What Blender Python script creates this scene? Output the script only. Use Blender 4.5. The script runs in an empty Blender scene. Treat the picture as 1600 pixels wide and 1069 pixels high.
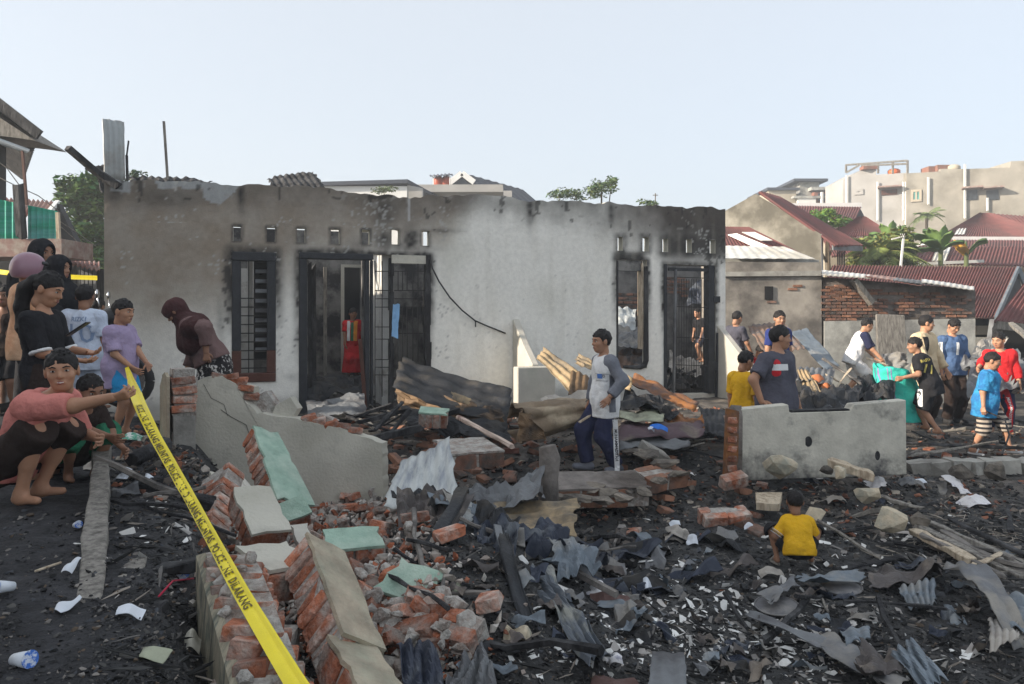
import bpy, bmesh, math, random
import numpy as np
from mathutils import Vector, Matrix, Euler
from mathutils.bvhtree import BVHTree
random.seed(7); RNG = np.random.default_rng(11)
S = bpy.context.scene
COL = S.collection
# ------------------------------------------------------------------ camera
F, HZ, CZ = 1155.0, 495.0, 1.7
cam_d = bpy.data.cameras.new('camera'); cam = bpy.data.objects.new('camera', cam_d); COL.objects.link(cam)
cam.location = (0, 0, CZ); cam.rotation_euler = (math.pi/2, 0, 0)
cam_d.sensor_width = 36; cam_d.lens = F/1600*36; cam_d.shift_y = -(534.5-HZ)/1600
cam_d.clip_start = 0.05; cam_d.clip_end = 2000
S.camera = cam
# ------------------------------------------------------------------ sky and sun
SUN_EL, SUN_TRAVEL = 21.0, 16.5          # elevation, direction of travel measured from +X towards +Y
wd = bpy.data.worlds.new('World'); S.world = wd; wd.use_nodes = True
nt = wd.node_tree; bg = nt.nodes['Background']
sky = nt.nodes.new('ShaderNodeTexSky'); sky.sky_type = 'NISHITA'; sky.sun_disc = False
sky.sun_elevation = math.radians(SUN_EL)
tx, ty = math.cos(math.radians(SUN_TRAVEL)), math.sin(math.radians(SUN_TRAVEL))
sky.sun_rotation = math.atan2(-tx, -ty)
sky.air_density = 0.9; sky.dust_density = 3.0; sky.ozone_density = 2.6; sky.altitude = 0
SKY_STRENGTH = 0.15
bg.inputs['Strength'].default_value = SKY_STRENGTH
mxs = nt.nodes.new('ShaderNodeMix'); mxs.data_type = 'RGBA'; mxs.inputs[0].default_value = .86      # humid haze whitens the whole sky
mxs.inputs[7].default_value = (1.235, 1.285, 1.30, 1)
nt.links.new(sky.outputs[0], mxs.inputs[6]); nt.links.new(mxs.outputs[2], bg.inputs['Color'])
sl = bpy.data.lights.new('sun', 'SUN'); so = bpy.data.objects.new('sun', sl); COL.objects.link(so)
sl.energy = 2.1; sl.angle = math.radians(0.6); sl.color = (1.0, 0.88, 0.73)
ce, se = math.cos(math.radians(SUN_EL)), math.sin(math.radians(SUN_EL))
so.rotation_euler = Vector((tx*ce, ty*ce, -se)).to_track_quat('-Z', 'Y').to_euler()
so.location = (-20, -4, 12)
vs = S.view_settings
S.display_settings.display_device = 'sRGB'
vs.view_transform = 'Standard'; vs.look = 'None'; vs.gamma = 1; vs.use_curve_mapping = False
vs.exposure = 2.06
# ------------------------------------------------------------------ coordinates
def W(px, py, d): return Vector(((px-800)/F*d, d, CZ-(py-HZ)/F*d))
def PXY(p): return 800+F*p[0]/p[1], HZ+F*(CZ-p[2])/p[1]
def ss(a, b, x):
    t = np.clip((np.asarray(x, float)-a)/(b-a), 0, 1); return t*t*(3-2*t)
def _hash(ix, iy, iz, seed):
    n = (ix.astype(np.int64)*374761393 + iy.astype(np.int64)*668265263 + iz.astype(np.int64)*2147483647 + seed*1274126177) & 0xffffffff
    n = ((n ^ (n >> 13))*1274126177) & 0xffffffff
    return ((n ^ (n >> 16)) & 0xffff)/65535.0
def vnoise(P, freq=1.0, seed=0):
    """value noise in [-1, 1] of an (N,3) array"""
    P = np.asarray(P, float)*freq + 1000.37
    i = np.floor(P).astype(np.int64); f = P-i; f = f*f*(3-2*f)
    r = 0
    for dx in (0, 1):
        wx = f[..., 0] if dx else 1-f[..., 0]
        for dy in (0, 1):
            wy = f[..., 1] if dy else 1-f[..., 1]
            for dz in (0, 1):
                wz = f[..., 2] if dz else 1-f[..., 2]
                r = r + wx*wy*wz*_hash(i[..., 0]+dx, i[..., 1]+dy, i[..., 2]+dz, seed)
    return r*2-1
def fbm(P, freq, seed=0, oct=3):
    r, a = 0, 1.0
    for k in range(oct):
        r = r + a*vnoise(P, freq*2**k, seed+k*17); a *= .5
    return r/1.75
def XLINE(y):      # edge of the raised street side, where the collapsed wall stands
    return np.interp(y, [0, 2, 3, 4, 5.9, 6.6, 9.2, 14], [-.6, -1.05, -1.45, -1.82, -2.6, -2.9, -5.6, -6.5])
def gbase(x, y):
    x = np.asarray(x, float); y = np.asarray(y, float)
    ml = 1-ss(-.05, .65, x-XLINE(y))
    yard = ss(6.2, 8.6, y-.1*x)*(1-ss(3.3, 4.6, x))*.40
    heap = .50*np.exp(-(((x+.35-.12*(4-y))/.75)**2 + ((y-4.0)/1.5)**2)*1.1)*(1-ml)
    back = .48*np.exp(-((x-4.4)/1.5)**4-((y-11.6)/1.35)**4)
    return np.maximum(.70*ml, np.maximum(np.maximum(yard, heap), back))
def gz(x, y):
    x = np.asarray(x, float); y = np.asarray(y, float)
    P = np.stack([x, y, np.zeros_like(x)], -1)
    near = 1-ss(14, 30, np.abs(y))
    rough = np.where((x < XLINE(y)-1.7) & (y > 4.4), .15, 1.0)
    return gbase(x, y) + near*rough*(.035*fbm(P, 1.3, 3) + .022*fbm(P, 5, 5) + .012*vnoise(P, 17, 9))
def G(px, py, up=0.0):
    """point where the view ray of a pixel meets the ground"""
    ds = np.linspace(1.6, 40, 1600)
    z = CZ-(py-HZ)/F*ds; g = gz((px-800)/F*ds, ds)
    k = np.argmax(z < g+up) if (z < g+up).any() else len(ds)-1
    d = ds[k]
    return W(px, py, d)
def drop(x, y, up=0.0): return Vector((x, y, float(gz(np.array([x]), np.array([y]))[0])+up))
# ------------------------------------------------------------------ object helpers
def link(o, parent=None):
    COL.objects.link(o)
    if parent is not None: o.parent = parent
    return o
def tag(o, label=None, cat=None, group=None, kind=None):
    if label: o['label'] = label
    if cat: o['category'] = cat
    if group: o['group'] = group
    if kind: o['kind'] = kind
    return o
def thing(name, label, cat, loc=(0, 0, 0), rotz=0, group=None):
    o = bpy.data.objects.new(name, None); o.empty_display_size = .2
    o.location = loc; o.rotation_euler = (0, 0, rotz)
    return tag(link(o), label, cat, group)
def mesh_from(name, V, Fc, cols=None, smooth=False, mats=None, midx=None):
    me = bpy.data.meshes.new(name)
    me.from_pydata(V.tolist() if hasattr(V, 'tolist') else [tuple(v) for v in V], [], Fc.tolist() if hasattr(Fc, 'tolist') else Fc)
    if cols is not None:
        a = me.color_attributes.new('Col', 'FLOAT_COLOR', 'POINT')
        c = np.ones((len(me.vertices), 4), np.float32); c[:, :3] = np.asarray(cols); a.data.foreach_set('color', c.ravel())
    for m in (mats or []): me.materials.append(m)
    if midx is not None: me.polygons.foreach_set('material_index', np.asarray(midx, np.int32))
    if smooth: me.polygons.foreach_set('use_smooth', [True]*len(me.polygons))
    me.validate(); me.update()
    return me
def obj(name, me, parent=None, label=None, cat=None, group=None, kind=None):
    return tag(link(bpy.data.objects.new(name, me), parent), label, cat, group, kind)
class MB:
    """collects boxes, tubes, patches into ONE mesh"""
    def __init__(s): s.v = []; s.f = []; s.c = []; s.m = []; s.mi = 0
    def add(s, V, Fc, col=(1, 1, 1)):
        o = len(s.v); s.v += [tuple(p) for p in V]; s.f += [tuple(i+o for i in f) for f in Fc]
        s.c += [col]*len(V); s.m += [s.mi]*len(Fc); return s
    def box(s, c, size, rot=None, col=(1, 1, 1), jit=0.0):
        h = Vector(size)*.5; V = []
        for z in (-1, 1):
            for (x, y) in ((-1, -1), (1, -1), (1, 1), (-1, 1)):
                p = Vector((x*h.x*(1+random.uniform(-jit, jit)), y*h.y*(1+random.uniform(-jit, jit)), z*h.z*(1+random.uniform(-jit, jit))))
                if rot is not None: p = rot @ p
                V.append(p+Vector(c))
        return s.add(V, [(3, 2, 1, 0), (4, 5, 6, 7), (0, 1, 5, 4), (1, 2, 6, 5), (2, 3, 7, 6), (3, 0, 4, 7)], col)
    def bar(s, a, b, w, h=None, up=(0, 0, 1), col=(1, 1, 1), jit=0.0):
        a, b = Vector(a), Vector(b); h = h or w; z = (b-a); L = z.length; z.normalize()
        x = Vector(up).cross(z)
        if x.length < 1e-4: x = Vector((1, 0, 0)).cross(z)
        x.normalize(); y = z.cross(x)
        R = Matrix((x, y, z)).transposed()
        return s.box((a+b)*.5, (w, h, L), R, col, jit)
    def tube(s, pts, r, n=8, col=(1, 1, 1), cap=True):
        pts = [Vector(p) for p in pts]; V = []; Fc = []; m = len(pts)
        rs = r if hasattr(r, '__len__') else [r]*m
        prev = None
        for i, p in enumerate(pts):
            t = (pts[min(i+1, m-1)]-pts[max(i-1, 0)]).normalized()
            if prev is None:
                x = t.orthogonal().normalized()
            else:
                x = (prev - t*prev.dot(t)); x = x.normalized() if x.length > 1e-6 else t.orthogonal().normalized()
            prev = x; y = t.cross(x)
            for k in range(n):
                a = 2*math.pi*k/n; V.append(p + (x*math.cos(a)+y*math.sin(a))*rs[i])
        for i in range(m-1):
            for k in range(n):
                k2 = (k+1) % n; Fc.append((i*n+k, i*n+k2, (i+1)*n+k2, (i+1)*n+k))
        if cap: Fc += [tuple(range(n-1, -1, -1)), tuple(range((m-1)*n, m*n))]
        return s.add(V, Fc, col)
    def ell(s, c, r, n=10, m=7, rot=None, col=(1, 1, 1)):
        V = []; Fc = []
        for j in range(m+1):
            th = math.pi*j/m
            for i in range(n):
                ph = 2*math.pi*i/n
                p = Vector((r[0]*math.sin(th)*math.cos(ph), r[1]*math.sin(th)*math.sin(ph), r[2]*math.cos(th)))
                if rot is not None: p = rot @ p
                V.append(p+Vector(c))
        for j in range(m):
            for i in range(n):
                i2 = (i+1) % n; Fc.append((j*n+i, (j+1)*n+i, (j+1)*n+i2, j*n+i2))
        return s.add(V, Fc, col)
    def prism(s, poly, depth_vec, col=(1, 1, 1)):
        """poly: list of 3-D points (counter-clockwise seen from the front), extruded by depth_vec"""
        n = len(poly); P = [Vector(p) for p in poly]; D = Vector(depth_vec)
        V = P+[p+D for p in P]
        Fc = [tuple(range(n)), tuple(range(2*n-1, n-1, -1))]+[(i, i+n, (i+1) % n+n, (i+1) % n) for i in range(n)]
        return s.add(V, Fc, col)
    def mesh(s, name, mats, smooth=False):
        if not isinstance(mats, (list, tuple)): mats = [mats]
        return mesh_from(name, s.v, s.f, s.c, smooth, mats, s.m)
    def build(s, name, mats, parent=None, smooth=False, **k):
        me = s.mesh(name, mats, smooth)
        return obj(name, me, parent, **k)
def bevel(o, w=.01, seg=2):
    m = o.modifiers.new('bevel', 'BEVEL'); m.width = w; m.segments = seg; m.limit_method = 'ANGLE'; return o
# ------------------------------------------------------------------ materials
MATS = {}
def mat(name, base, rough=.85, var=.3, scale=6.0, bump=.25, bscale=45.0, metal=0.0, col2=None, c2scale=2.5, c2lo=.45, c2hi=.62, attr=False,
        rnd=.0, spec=.3, stretch=None, sss=0.0, coat=0.0, dist=.012, trans=0.0):
    if name in MATS: return MATS[name]
    m = bpy.data.materials.new(name); m.use_nodes = True; MATS[name] = m
    t = m.node_tree; N = t.nodes; L = t.links; b = N['Principled BSDF']
    tc = N.new('ShaderNodeTexCoord'); vec = tc.outputs['Object']
    oi = N.new('ShaderNodeObjectInfo')
    off = N.new('ShaderNodeVectorMath'); off.operation = 'MULTIPLY_ADD'
    L.new(oi.outputs['Random'], off.inputs[0]); off.inputs[1].default_value = (37, 53, 71); L.new(vec, off.inputs[2]); vec = off.outputs[0]
    if stretch:
        mp = N.new('ShaderNodeMapping'); mp.inputs['Scale'].default_value = stretch; L.new(vec, mp.inputs['Vector']); vec2 = mp.outputs[0]
    else: vec2 = vec
    n1 = N.new('ShaderNodeTexNoise'); n1.inputs['Scale'].default_value = scale; n1.inputs['Detail'].default_value = 7; n1.inputs['Roughness'].default_value = .62
    L.new(vec2, n1.inputs['Vector'])
    r = N.new('ShaderNodeMapRange'); r.inputs[1].default_value = .3; r.inputs[2].default_value = .7; r.inputs[3].default_value = 1-var; r.inputs[4].default_value = 1+var
    L.new(n1.outputs['Fac'], r.inputs[0])
    base = tuple(base)
    if attr:
        at = N.new('ShaderNodeAttribute'); at.attribute_name = 'Col'; c = at.outputs['Color']
    else:
        rgb = N.new('ShaderNodeRGB'); rgb.outputs[0].default_value = base+(1,); c = rgb.outputs[0]
    if col2 is not None:
        n2 = N.new('ShaderNodeTexNoise'); n2.inputs['Scale'].default_value = c2scale; n2.inputs['Detail'].default_value = 5; n2.inputs['Roughness'].default_value = .65
        L.new(vec2, n2.inputs['Vector'])
        r2 = N.new('ShaderNodeMapRange'); r2.inputs[1].default_value = c2lo; r2.inputs[2].default_value = c2hi; L.new(n2.outputs['Fac'], r2.inputs[0])
        mx = N.new('ShaderNodeMix'); mx.data_type = 'RGBA'; L.new(r2.outputs[0], mx.inputs[0]); L.new(c, mx.inputs[6]); mx.inputs[7].default_value = tuple(col2)+(1,)
        c = mx.outputs[2]
    mul = N.new('ShaderNodeVectorMath'); mul.operation = 'MULTIPLY'; L.new(c, mul.inputs[0]); L.new(r.outputs[0], mul.inputs[1]); c = mul.outputs[0]
    if rnd:
        rr = N.new('ShaderNodeMapRange'); rr.inputs[3].default_value = 1-rnd; rr.inputs[4].default_value = 1+rnd; L.new(oi.outputs['Random'], rr.inputs[0])
        m2 = N.new('ShaderNodeVectorMath'); m2.operation = 'MULTIPLY'; L.new(c, m2.inputs[0]); L.new(rr.outputs[0], m2.inputs[1]); c = m2.outputs[0]
    L.new(c, b.inputs['Base Color'])
    b.inputs['Roughness'].default_value = rough; b.inputs['Metallic'].default_value = metal
    b.inputs['Specular IOR Level'].default_value = spec
    if sss: b.inputs['Subsurface Weight'].default_value = sss; b.inputs['Subsurface Radius'].default_value = (.02, .008, .004)
    if coat: b.inputs['Coat Weight'].default_value = coat
    if trans: b.inputs['Transmission Weight'].default_value = trans
    if bump:
        n3 = N.new('ShaderNodeTexNoise'); n3.inputs['Scale'].default_value = bscale; n3.inputs['Detail'].default_value = 6; L.new(vec2, n3.inputs['Vector'])
        bp = N.new('ShaderNodeBump'); bp.inputs['Strength'].default_value = bump; bp.inputs['Distance'].default_value = dist
        L.new(n3.outputs['Fac'], bp.inputs['Height']); L.new(bp.outputs[0], b.inputs['Normal'])
    return m
M = lambda n: MATS[n]
mat('facade plaster', (.6, .6, .6), .9, .09, 16, .35, 55, attr=True, dist=.015)
mat('ground ash', (.05, .05, .05), .93, .55, 7, .9, 38, attr=True, dist=.03)
mat('attr rough', (.5, .5, .5), .9, .22, 30, .4, 90, attr=True)
mat('attr chip', (.5, .5, .5), .85, .12, 40, 0, attr=True)
mat('brick', (.33, .12, .066), .92, .4, 15, .9, 45, col2=(.38, .32, .28), c2scale=7, c2lo=.43, c2hi=.62, rnd=.4, dist=.02)
mat('dark brick', (.20, .10, .07), .92, .4, 14, .5, 60, col2=(.10, .09, .08), c2scale=5, rnd=.35)
mat('mortar', (.40, .38, .35), .95, .3, 25, .9, 45, col2=(.26, .21, .18), c2scale=8, dist=.02)
mat('mint plaster', (.31, .44, .355), .9, .28, 7, .5, 45, col2=(.35, .41, .345), c2scale=3.5, c2lo=.42, c2hi=.7, dist=.02)
mat('beige plaster', (.38, .32, .24), .9, .32, 6, .6, 40, col2=(.30, .31, .235), c2scale=3.5, c2lo=.42, c2hi=.72, dist=.02)
mat('pale plaster', (.53, .51, .44), .9, .22, 6, .5, 45, col2=(.36, .345, .29), c2scale=3.0, c2lo=.46, c2hi=.66)
mat('old plaster', (.40, .40, .37), .92, .2, 5, .35, 50, col2=(.17, .17, .165), c2scale=1.6, c2lo=.45, c2hi=.66)
mat('white wing plaster', (.50, .475, .42), .9, .1, 6, .25, 50, col2=(.45, .44, .38), c2scale=2.5, c2lo=.52, c2hi=.7)
mat('mossy side plaster', (.30, .27, .20), .9, .3, 5, .3, 50, col2=(.10, .11, .09), c2scale=6, stretch=(6, 1, 1))
mat('sooty wall', (.16, .155, .15), .93, .3, 4, .3, 40, col2=(.035, .035, .037), c2scale=1.7, c2lo=.42, c2hi=.6)
mat('grey inner wall', (.20, .195, .185), .93, .2, 5, .3, 40, col2=(.03, .03, .033), c2scale=2.4, c2lo=.43, c2hi=.60)
mat('white inner wall', (.56, .56, .54), .9, .12, 5, .25, 40, col2=(.22, .20, .18), c2scale=3, c2lo=.56, c2hi=.72)
mat('burnt floor', (.05, .047, .045), .93, .5, 8, .9, 30, col2=(.11, .10, .095), c2scale=3, dist=.03)
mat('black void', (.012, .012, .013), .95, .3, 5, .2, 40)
mat('char wood', (.018, .018, .02), .82, .5, 16, .9, 26, col2=(.06, .06, .062), c2scale=5, stretch=(1, 1, .35), dist=.02)
mat('frame char', (.028, .031, .037), .75, .3, 12, .4, 60)
mat('frame wood', (.085, .032, .022), .6, .25, 12, .3, 60)
mat('grey wood', (.24, .225, .20), .88, .3, 9, .4, 40, col2=(.12, .11, .10), c2scale=5, stretch=(5, 5, 1))
mat('pale wood', (.52, .44, .33), .8, .2, 9, .3, 40, col2=(.32, .25, .18), c2scale=5, stretch=(5, 5, 1))
mat('iron bars', (.030, .028, .028), .6, .3, 20, .3, 60, metal=.3)
mat('zinc sheet', (.40, .43, .44), .55, .14, 6, .2, 40, metal=.25, col2=(.27, .26, .24), c2scale=3, c2lo=.48, c2hi=.66)
mat('dull sheet', (.19, .20, .21), .62, .25, 6, .25, 40, metal=.25, col2=(.085, .085, .09), c2scale=3)
mat('burnt sheet', (.024, .026, .030), .6, .45, 7, .4, 40, metal=.2, col2=(.075, .066, .055), c2scale=3.2, c2lo=.5, c2hi=.72)
mat('brown sheet', (.16, .105, .06), .65, .35, 6, .3, 40, metal=.2, col2=(.035, .032, .032), c2scale=2.4, c2lo=.45, c2hi=.62)
mat('ochre sheet', (.36, .27, .16), .65, .3, 6, .25, 40, metal=.15, col2=(.12, .105, .085), c2scale=2.8, c2lo=.45, c2hi=.62)
mat('rust sheet', (.27, .115, .04), .75, .35, 8, .3, 40, metal=.15, col2=(.11, .08, .075), c2scale=3)
mat('blue grey sheet', (.16, .19, .22), .6, .25, 7, .25, 40, metal=.25, col2=(.27, .27, .26), c2scale=3, c2lo=.52, c2hi=.7)
mat('plum sheet', (.10, .065, .075), .65, .25, 7, .25, 40, metal=.15, col2=(.17, .14, .12), c2scale=3, c2lo=.52)
mat('maroon roof', (.165, .064, .060), .8, .18, 3, .15, 30, metal=.05, col2=(.125, .062, .058), c2scale=1.1, rnd=.12)
mat('faded roof', (.25, .12, .10), .72, .2, 3, .15, 30, metal=.1, col2=(.33, .24, .21), c2scale=1.1)
mat('pale roof', (.60, .60, .58), .7, .12, 3, .15, 30, col2=(.45, .43, .38), c2scale=1)
mat('scorched plaster', (.34, .31, .27), .94, .25, 2, .4, 30, col2=(.12, .11, .10), c2scale=.9, c2lo=.42, c2hi=.62)
mat('mortar dark', (.19, .17, .155), .95, .35, 9, .7, 40, col2=(.09, .075, .065), c2scale=1.4)
mat('brick dull', (.27, .135, .085), .93, .35, 12, .5, 60, col2=(.16, .11, .09), c2scale=4, rnd=.3)
mat('smudged plaster', (.56, .54, .47), .92, .2, 6, .45, 45, col2=(.075, .075, .078), c2scale=2.6, c2lo=.52, c2hi=.72)
mat('zinc streaked', (.46, .48, .47), .55, .12, 6, .12, 40, metal=.2, col2=(.25, .27, .30), c2scale=5, c2lo=.46, c2hi=.64, stretch=(3, .6, .3))
mat('curl sheet', (.20, .15, .10), .6, .3, 5, .25, 40, metal=.15, col2=(.42, .35, .25), c2scale=2.2, c2lo=.5, c2hi=.66)
mat('dusty sheet', (.40, .37, .33), .7, .2, 6, .25, 40, metal=.1, col2=(.17, .16, .15), c2scale=2.6, c2lo=.48, c2hi=.66)
mat('dusty slate', (.15, .155, .165), .7, .25, 6, .25, 40, metal=.15, col2=(.26, .245, .22), c2scale=2.5)
mat('slate streaked', (.10, .115, .135), .55, .3, 6, .25, 40, metal=.2, col2=(.26, .26, .23), c2scale=3.5, c2lo=.5, c2hi=.62, stretch=(1, 1, 1))
mat('navy sheet', (.035, .043, .065), .55, .3, 6, .25, 40, metal=.2, col2=(.11, .12, .13), c2scale=3, c2lo=.5, c2hi=.68)
mat('ash brown sheet', (.085, .075, .072), .7, .3, 7, .3, 40, metal=.1, col2=(.20, .17, .14), c2scale=4, c2lo=.5, c2hi=.66)
mat('brown plum sheet', (.10, .055, .048), .6, .25, 7, .25, 40, metal=.1)
mat('rust grey sheet', (.20, .13, .095), .7, .25, 7, .25, 40, metal=.1, col2=(.10, .10, .105), c2scale=3)
mat('pale green sheet', (.36, .38, .28), .65, .2, 7, .2, 40, metal=.1, col2=(.15, .15, .12), c2scale=3)
mat('pale pipe', (.56, .45, .38), .6, .15, 7, .2, 40, col2=(.22, .13, .11), c2scale=4, c2lo=.52, c2hi=.6)
mat('ash wood', (.19, .175, .16), .9, .35, 12, .5, 40, col2=(.07, .065, .062), c2scale=5)
mat('pale rock', (.50, .43, .32), .93, .25, 9, .7, 40, col2=(.30, .30, .25), c2scale=5)
mat('stone', (.20, .175, .145), .93, .4, 7, .9, 22, col2=(.10, .09, .08), c2scale=4, dist=.03, rnd=.15)
mat('concrete', (.34, .33, .30), .93, .22, 6, .5, 40, col2=(.22, .21, .19), c2scale=2.5)
mat('yellow tape', (.86, .70, .015), .42, .06, 8, .15, 20, spec=.5)
mat('black print', (.15, .12, .03), .6, .1, 8, 0)
mat('skin', (.42, .225, .14), .55, .10, 9, .08, 80, sss=.06, spec=.35, rnd=.12)
mat('skin dark', (.29, .15, .092), .55, .10, 9, .08, 80, sss=.05, spec=.35, rnd=.1)
mat('hair', (.012, .010, .010), .6, .3, 40, .5, 90, stretch=(3, 3, .6))
mat('eye white', (.42, .39, .36), .3, .02, 8, 0)
mat('eye dark', (.012, .008, .006), .2, .02, 8, 0)
mat('lips', (.27, .10, .085), .5, .05, 8, 0)
mat('teeth', (.75, .72, .66), .3, .02, 8, 0)
mat('rubber', (.03, .03, .032), .7, .2, 20, .1)
mat('black plastic', (.02, .02, .022), .35, .2, 20, .05)
mat('chrome', (.6, .6, .6), .2, .1, 8, 0, metal=1)
mat('asphalt', (.085, .09, .10), .93, .25, 9, .4, 120, col2=(.12, .12, .125), c2scale=1.2)
def cloth(name, c, var=.1, col2=None, **k):
    return mat('cloth '+name, c, .9, var, 9, .75, 11, col2=col2, spec=.12, dist=.045, **k)
# ------------------------------------------------------------------ ground
def axis(parts):
    r = []
    for a, b, s in parts: r += list(np.arange(a, b, s))
    return np.array(r+[parts[-1][1]])
gx = axis([(-400, -60, 34), (-60, -14, 2.3), (-14, -4, .25), (-4, 5.5, .055), (5.5, 9, .15), (9, 24, 1), (24, 60, 3), (60, 400, 34)])
gy = axis([(-60, -6, 6), (-6, 1.5, .5), (1.5, 10, .055), (10, 17, .2), (17, 60, 3), (60, 600, 45)])
XX, YY = np.meshgrid(gx, gy, indexing='ij')
ZZ = gz(XX, YY)
ZZ[(np.abs(XX) > 30) | (YY > 30)] -= .05
P = np.stack([XX, YY, ZZ], -1).reshape(-1, 3); nx, ny = len(gx), len(gy)
idx = np.arange(nx*ny).reshape(nx, ny)
Fq = np.stack([idx[:-1, :-1], idx[1:, :-1], idx[1:, 1:], idx[:-1, 1:]], -1).reshape(-1, 4)
n1 = fbm(P, .9, 21); n2 = fbm(P, 3.1, 33); n3 = vnoise(P, 14, 41)
c = np.full((len(P), 3), .042)
ashm = ss(.12, .55, n1+.5*n2)[:, None]                       # grey ash patches
c = c*(1-ashm)+np.array([.085, .083, .082])*ashm
dust = (ss(6.0, 7.4, P[:, 1])*ss(-.25, .35, n2+.3*n1))[:, None]*.8
c = c*(1-dust)+np.array([.13, .112, .095])*dust
left = (1-ss(-.3, .3, P[:, 0]-XLINE(P[:, 1])))[:, None]
c = c*(1-left)+(np.array([.030, .030, .033])*(1+.6*ss(0, .6, n2)[:, None]))*left
ly = ss(8.8, 9.6, P[:, 1])[:, None]*ss(-3, -4, P[:, 0])[:, None]
c = c*(1-ly)+.07*ly
far = ss(14, 20, np.abs(P[:, 1]))[:, None]
c = c*(1-far)+np.array([.16, .14, .11])*far
c *= (1+.45*n3)[:, None]
obj('ground', mesh_from('ground', P, Fq, np.clip(c, .006, 1), True, [M('ground ash')]), kind='structure')
# street on the raised left side
rx = np.linspace(-15, 0, 40); ry = np.concatenate([np.linspace(4.9, 12, 50), np.linspace(12.5, 60, 30)])
V = []; 
for yv in ry:
    x1 = float(XLINE(np.array([yv]))[()])-1.75 if yv < 9 else -5.6-.05*(yv-9)
    for k in range(40):
        xv = -16+(x1+16)*k/39
        V.append((xv, yv, float(gz(np.array([xv]), np.array([yv]))[0])+.03-(.05 if k == 39 else 0)))
Fc = [(j*40+k, j*40+k+1, (j+1)*40+k+1, (j+1)*40+k) for j in range(len(ry)-1) for k in range(39)]
obj('road', mesh_from('road', np.array(V), Fc, None, True, [M('asphalt')]), kind='structure')

# ------------------------------------------------------------------ burnt house
UX, UY = math.cos(math.radians(18.8)), math.sin(math.radians(18.8))
P0 = Vector((-5.05, 9.15, 0)); HROT = math.radians(18.8)
def T(px, v=0.0):
    a = (px-800)/F
    return (a*(P0.y+v*UX)-P0.x+v*UY)/(UX-a*UY)
def HD(t, v=0.0): return P0.y+t*UY+v*UX
def TZ(px, py, v=0.0):
    t = T(px, v); return t, CZ-(py-HZ)/F*HD(t, v)
def HW(t, v, z): return Vector((P0.x+t*UX-v*UY, P0.y+t*UY+v*UX, z))
def HL(px, py, v): t, z = TZ(px, py, v); return Vector((t, v, z))
house = thing('burnt_house', 'long roofless white house with a soot stained front wall and empty burnt doorways', 'house', P0, HROT)
def rect(x0, y0, x1, y1):
    t0, za = TZ(x0, y0); t1, zb = TZ(x1, y1); _, zc = TZ(x0, y1); _, zd = TZ(x1, y0)
    return (t0, t1, (zb+zc)/2, (za+zd)/2)
OPEN = [rect(362, 394, 431, 597), rect(467, 397, 672, 646), rect(963, 406, 1011, 576), rect(1037, 414, 1118, 616)]
VENT = [rect(364, 353, 376, 377), rect(417, 355, 430, 378), rect(464, 356, 477, 379), rect(517, 358, 531, 381), rect(566, 359, 578, 382), rect(612, 359, 624, 382), rect(659, 361, 671, 384),
        rect(965, 370, 973, 392), rect(1004, 371, 1014, 393), rect(1035, 373, 1044, 394), rect(1072, 374, 1081, 395), rect(1109, 375, 1118, 396)]
HOLES = OPEN+VENT
TL = T(1133.5)
def lines(a, b, step, marks):
    r = sorted(set([round(v, 4) for v in list(np.arange(a, b, step))+[b]]+[round(m, 4) for m in marks]))
    out = [r[0]]
    mk = set(round(m, 4) for m in marks)
    for v in r[1:]:
        if v-out[-1] < .009:
            if v in mk and out[-1] not in mk: out[-1] = v
            elif v in mk: out.append(v)
            continue
        out.append(v)
    return np.array(out)
tl = lines(0, TL, .028, [h[0] for h in HOLES]+[h[1] for h in HOLES])
zb = 2.96
zl = lines(.05, zb, .028, [h[2] for h in HOLES]+[h[3] for h in HOLES])
TOPX = [100, 165, 300, 385, 500, 560, 590, 640, 740, 800, 830, 900, 960, 1000, 1133, 1200]
TOPY = [281, 281, 284, 288, 292, 300, 305, 308, 304, 308, 314, 314, 318, 322, 326, 328]
PXL = np.array([PXY(HW(t, 0, 2))[0] for t in tl])
ztop = np.array([CZ-(np.interp(p, TOPX, TOPY)-HZ)/F*HD(t) for p, t in zip(PXL, tl)])
jag = .035*vnoise(np.stack([tl*1.0, 0*tl, 0*tl], -1), 5, 4)+.03*np.clip(vnoise(np.stack([tl, 0*tl, 0*tl], -1), 13, 8), -1, .2)
ztop = ztop+jag
fr = np.linspace(0, 1, 18)[1:]
rows = [np.full(len(tl), z) for z in zl]+[zb+(ztop-zb)*f for f in fr]
Z2 = np.array(rows); NZ, NT = Z2.shape; T2 = np.tile(tl, (NZ, 1))
pts = np.stack([T2, np.zeros_like(T2), Z2], -1).reshape(-1, 3)
# stain shapes, laid out over the picture of the wall and stored on the wall
wx = P0.x+pts[:, 0]*UX; wy = P0.y+pts[:, 0]*UY
px = 800+F*wx/wy; py = HZ+F*(CZ-pts[:, 2])/wy
Q = np.stack([pts[:, 0], pts[:, 2], 0*px], -1)
na, nb_, nc, nd = fbm(Q, 1.3, 51), fbm(Q, 4.5, 52), vnoise(Q, 22, 53), fbm(Q*np.array([1, .25, 1]), 6, 57)
bound = 722-(py-330)*.80+18*na
L = 1-ss(-28, 34, px-bound)
f_lo = np.interp(px, [160, 250, 330, 380, 440, 470, 600, 680], [530, 530, 510, 470, 455, 430, 420, 400])
film = L*(1-ss(-95, 70, py-f_lo-22*na-10*nb_-14*nd))*(.93+.10*nb_)
ytop = np.interp(px, TOPX, TOPY); dt = py-ytop
band = (1-ss(4, np.interp(px, [160, 700, 800, 900, 960, 1133], [55, 60, 52, 60, 75, 85]), dt+14*na+9*nb_+16*nd))*np.interp(px, [160, 640, 700, 900, 1000, 1133], [.45, .5, .6, .75, .9, 1])
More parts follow.
